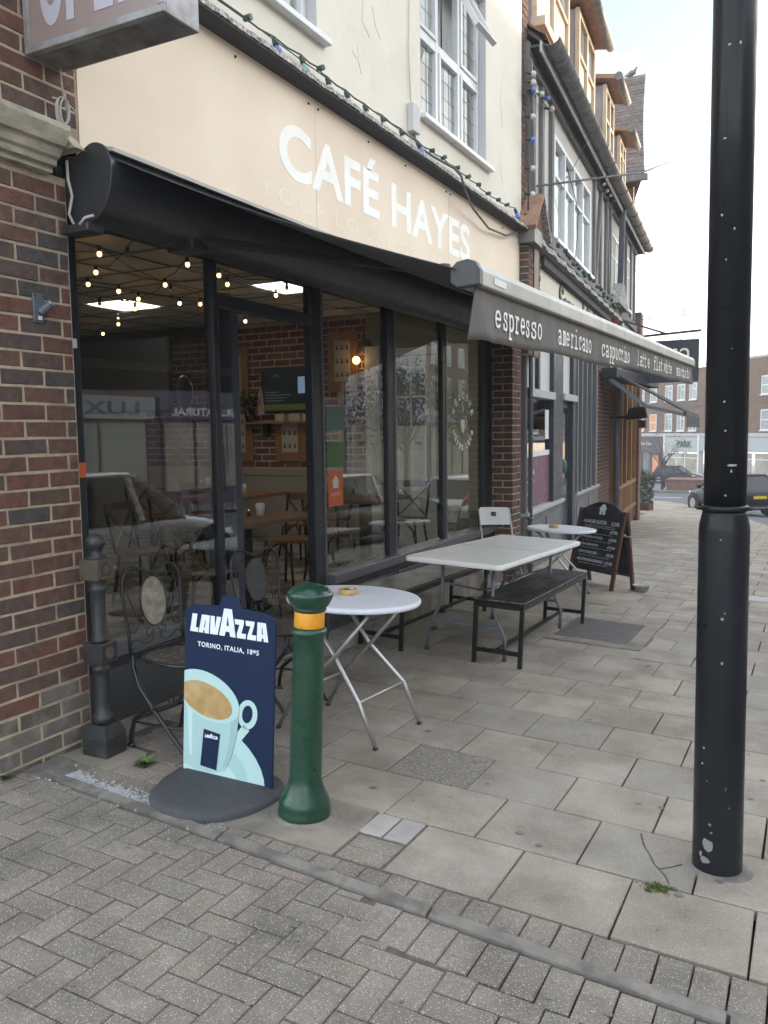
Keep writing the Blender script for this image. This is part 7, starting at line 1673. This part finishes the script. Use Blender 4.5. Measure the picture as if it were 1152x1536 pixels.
# ================================================================== ACROSS THE STREET (seen in the shop glass)
XO = 17.0
def opp(name, label, y0, y1, ztop, wallm, fasc, ftxt, fz=(.65, 1.5), shop='shopglow', cat='building'):
    t = thing(name, label, cat, (XO, (y0+y1)/2, gz(3, (y0+y1)/2)))
    zb = gz(3, y0)-.6
    obj('wall', MB().box(XO, XO+8, y0+.01, y1-.01, zb, ztop), M[wallm], t, world=True); obj('parapet', MB().box(XO-.12, XO+.2, y0+.01, y1-.01, ztop, ztop+.25), M['stone'], t, world=True)
    obj('fascia', MB().box(XO-.25, XO, y0+.15, y1-.15, fz[0], fz[1]), M[fasc], t, world=True)
    obj('shop_window', MB().box(XO-.06, XO, y0+.5, y1-.5, zb+1.1, fz[0]-.15), M[shop], t, world=True)
    for k in range(int((y1-y0)/2)+1): yy = y0+.4+(y1-y0-.9)*k/int((y1-y0)/2); obj('pilaster', MB().box(XO-.12, XO, yy, yy+.12, zb+.4, fz[0]), M['white' if wallm == 'opp_white' else 'navy'], t, world=True)
    n = int((y1-y0)/2.4)
    for k in range(n):
        for z in (2.4, 4.7):
            if z+1.5 > ztop: continue
            yy = y0 + (y1-y0)*(k+.5)/n; w = obj('window', MB().box(XO-.05, XO+.01, yy-.55, yy+.55, z, z+1.4), M['upvc'], t, world=True); obj('pane', MB().box(XO-.06, XO-.0505, yy-.48, yy+.48, z+.08, z+1.32), M['glass_far'], w, world=True)
    if ftxt:
        tx, ya, yb, h = ftxt; o = text_obj('lettering', tx, (XO-.252, yb, fz[0]+.15), (0, -1, 0), (0, 0, 1), yb-ya, h, M['letter'] if fasc != 'fascia_grey' else M['grey_paint'], t, bold=.02, thick=.01); o['kind'] = 'stuff'
    return t
opp('opposite_building', 'red brick building across the street near the side road', 0, 10.5, 7.8, 'opp_brick', 'fascia_plum', None)
opp('opposite_building', 'brick building across the street with a dark green front', 10.5, 19.5, 7.8, 'opp_brick', 'navy', None)
opp('opposite_building', 'building across the street with a pale LUXE fascia and roller shutter', 19.5, 25.4, 7.8, 'opp_brick', 'fascia_grey', ('LUXE', 20.9, 24.4, .5), shop='shutter')
opp('opposite_building', 'plum fronted hair shop across the street', 25.4, 36, 7.8, 'opp_purple', 'opp_purple', ('HAIR NATURAL', 26.2, 31.2, .34))
opp('opposite_building', 'brick building across the street with a white laser sign', 36, 41, 7.8, 'opp_brick', 'fascia_grey', ('laser', 36.8, 39.8, .5))
opp('opposite_building', 'white rendered building across the street', 41, 52, 7.8, 'opp_white', 'opp_white', ('Deli', 46, 48.5, .5))
opp('opposite_building', 'brick terrace far along the other side of the street', 52, 90, 7.8, 'opp_brick', 'fascia_grey', None)
opp('opposite_building', 'brick building across the street behind the camera', -14, -.5, 7.8, 'opp_brick', 'fascia_grey', None)
tree('broad street tree on the opposite pavement, mirrored in the last cafe window', 12.5, 39.5, gz(3, 39.5), 3.2, 3.6, 110, .13, M['leaf_dk'], 1.2)
tree('street tree on the opposite pavement further along', 13, 51, gz(3, 51), 3.0, 3.4, 80, .14, M['leaf_dk'], 1.2)

# ================================================================== added volume that imitates lens glare and lifts the dark tones
hm = bpy.data.materials.new('glare_veil'); hm.use_nodes = True; hn = hm.node_tree; hn.nodes.clear()
ho = hn.nodes.new('ShaderNodeOutputMaterial'); hv_ = hn.nodes.new('ShaderNodeVolumePrincipled')
hv_.inputs['Color'].default_value = (0.93, 0.94, 0.96, 1); hv_.inputs['Density'].default_value = 0.0020; hv_.inputs['Anisotropy'].default_value = 0.2
hn.links.new(hv_.outputs[0], ho.inputs['Volume'])
hz = obj('glare_veil_box', MB().box(-260, 260, -50, 410, -40, 14), hm); hz['kind'] = 'stuff'
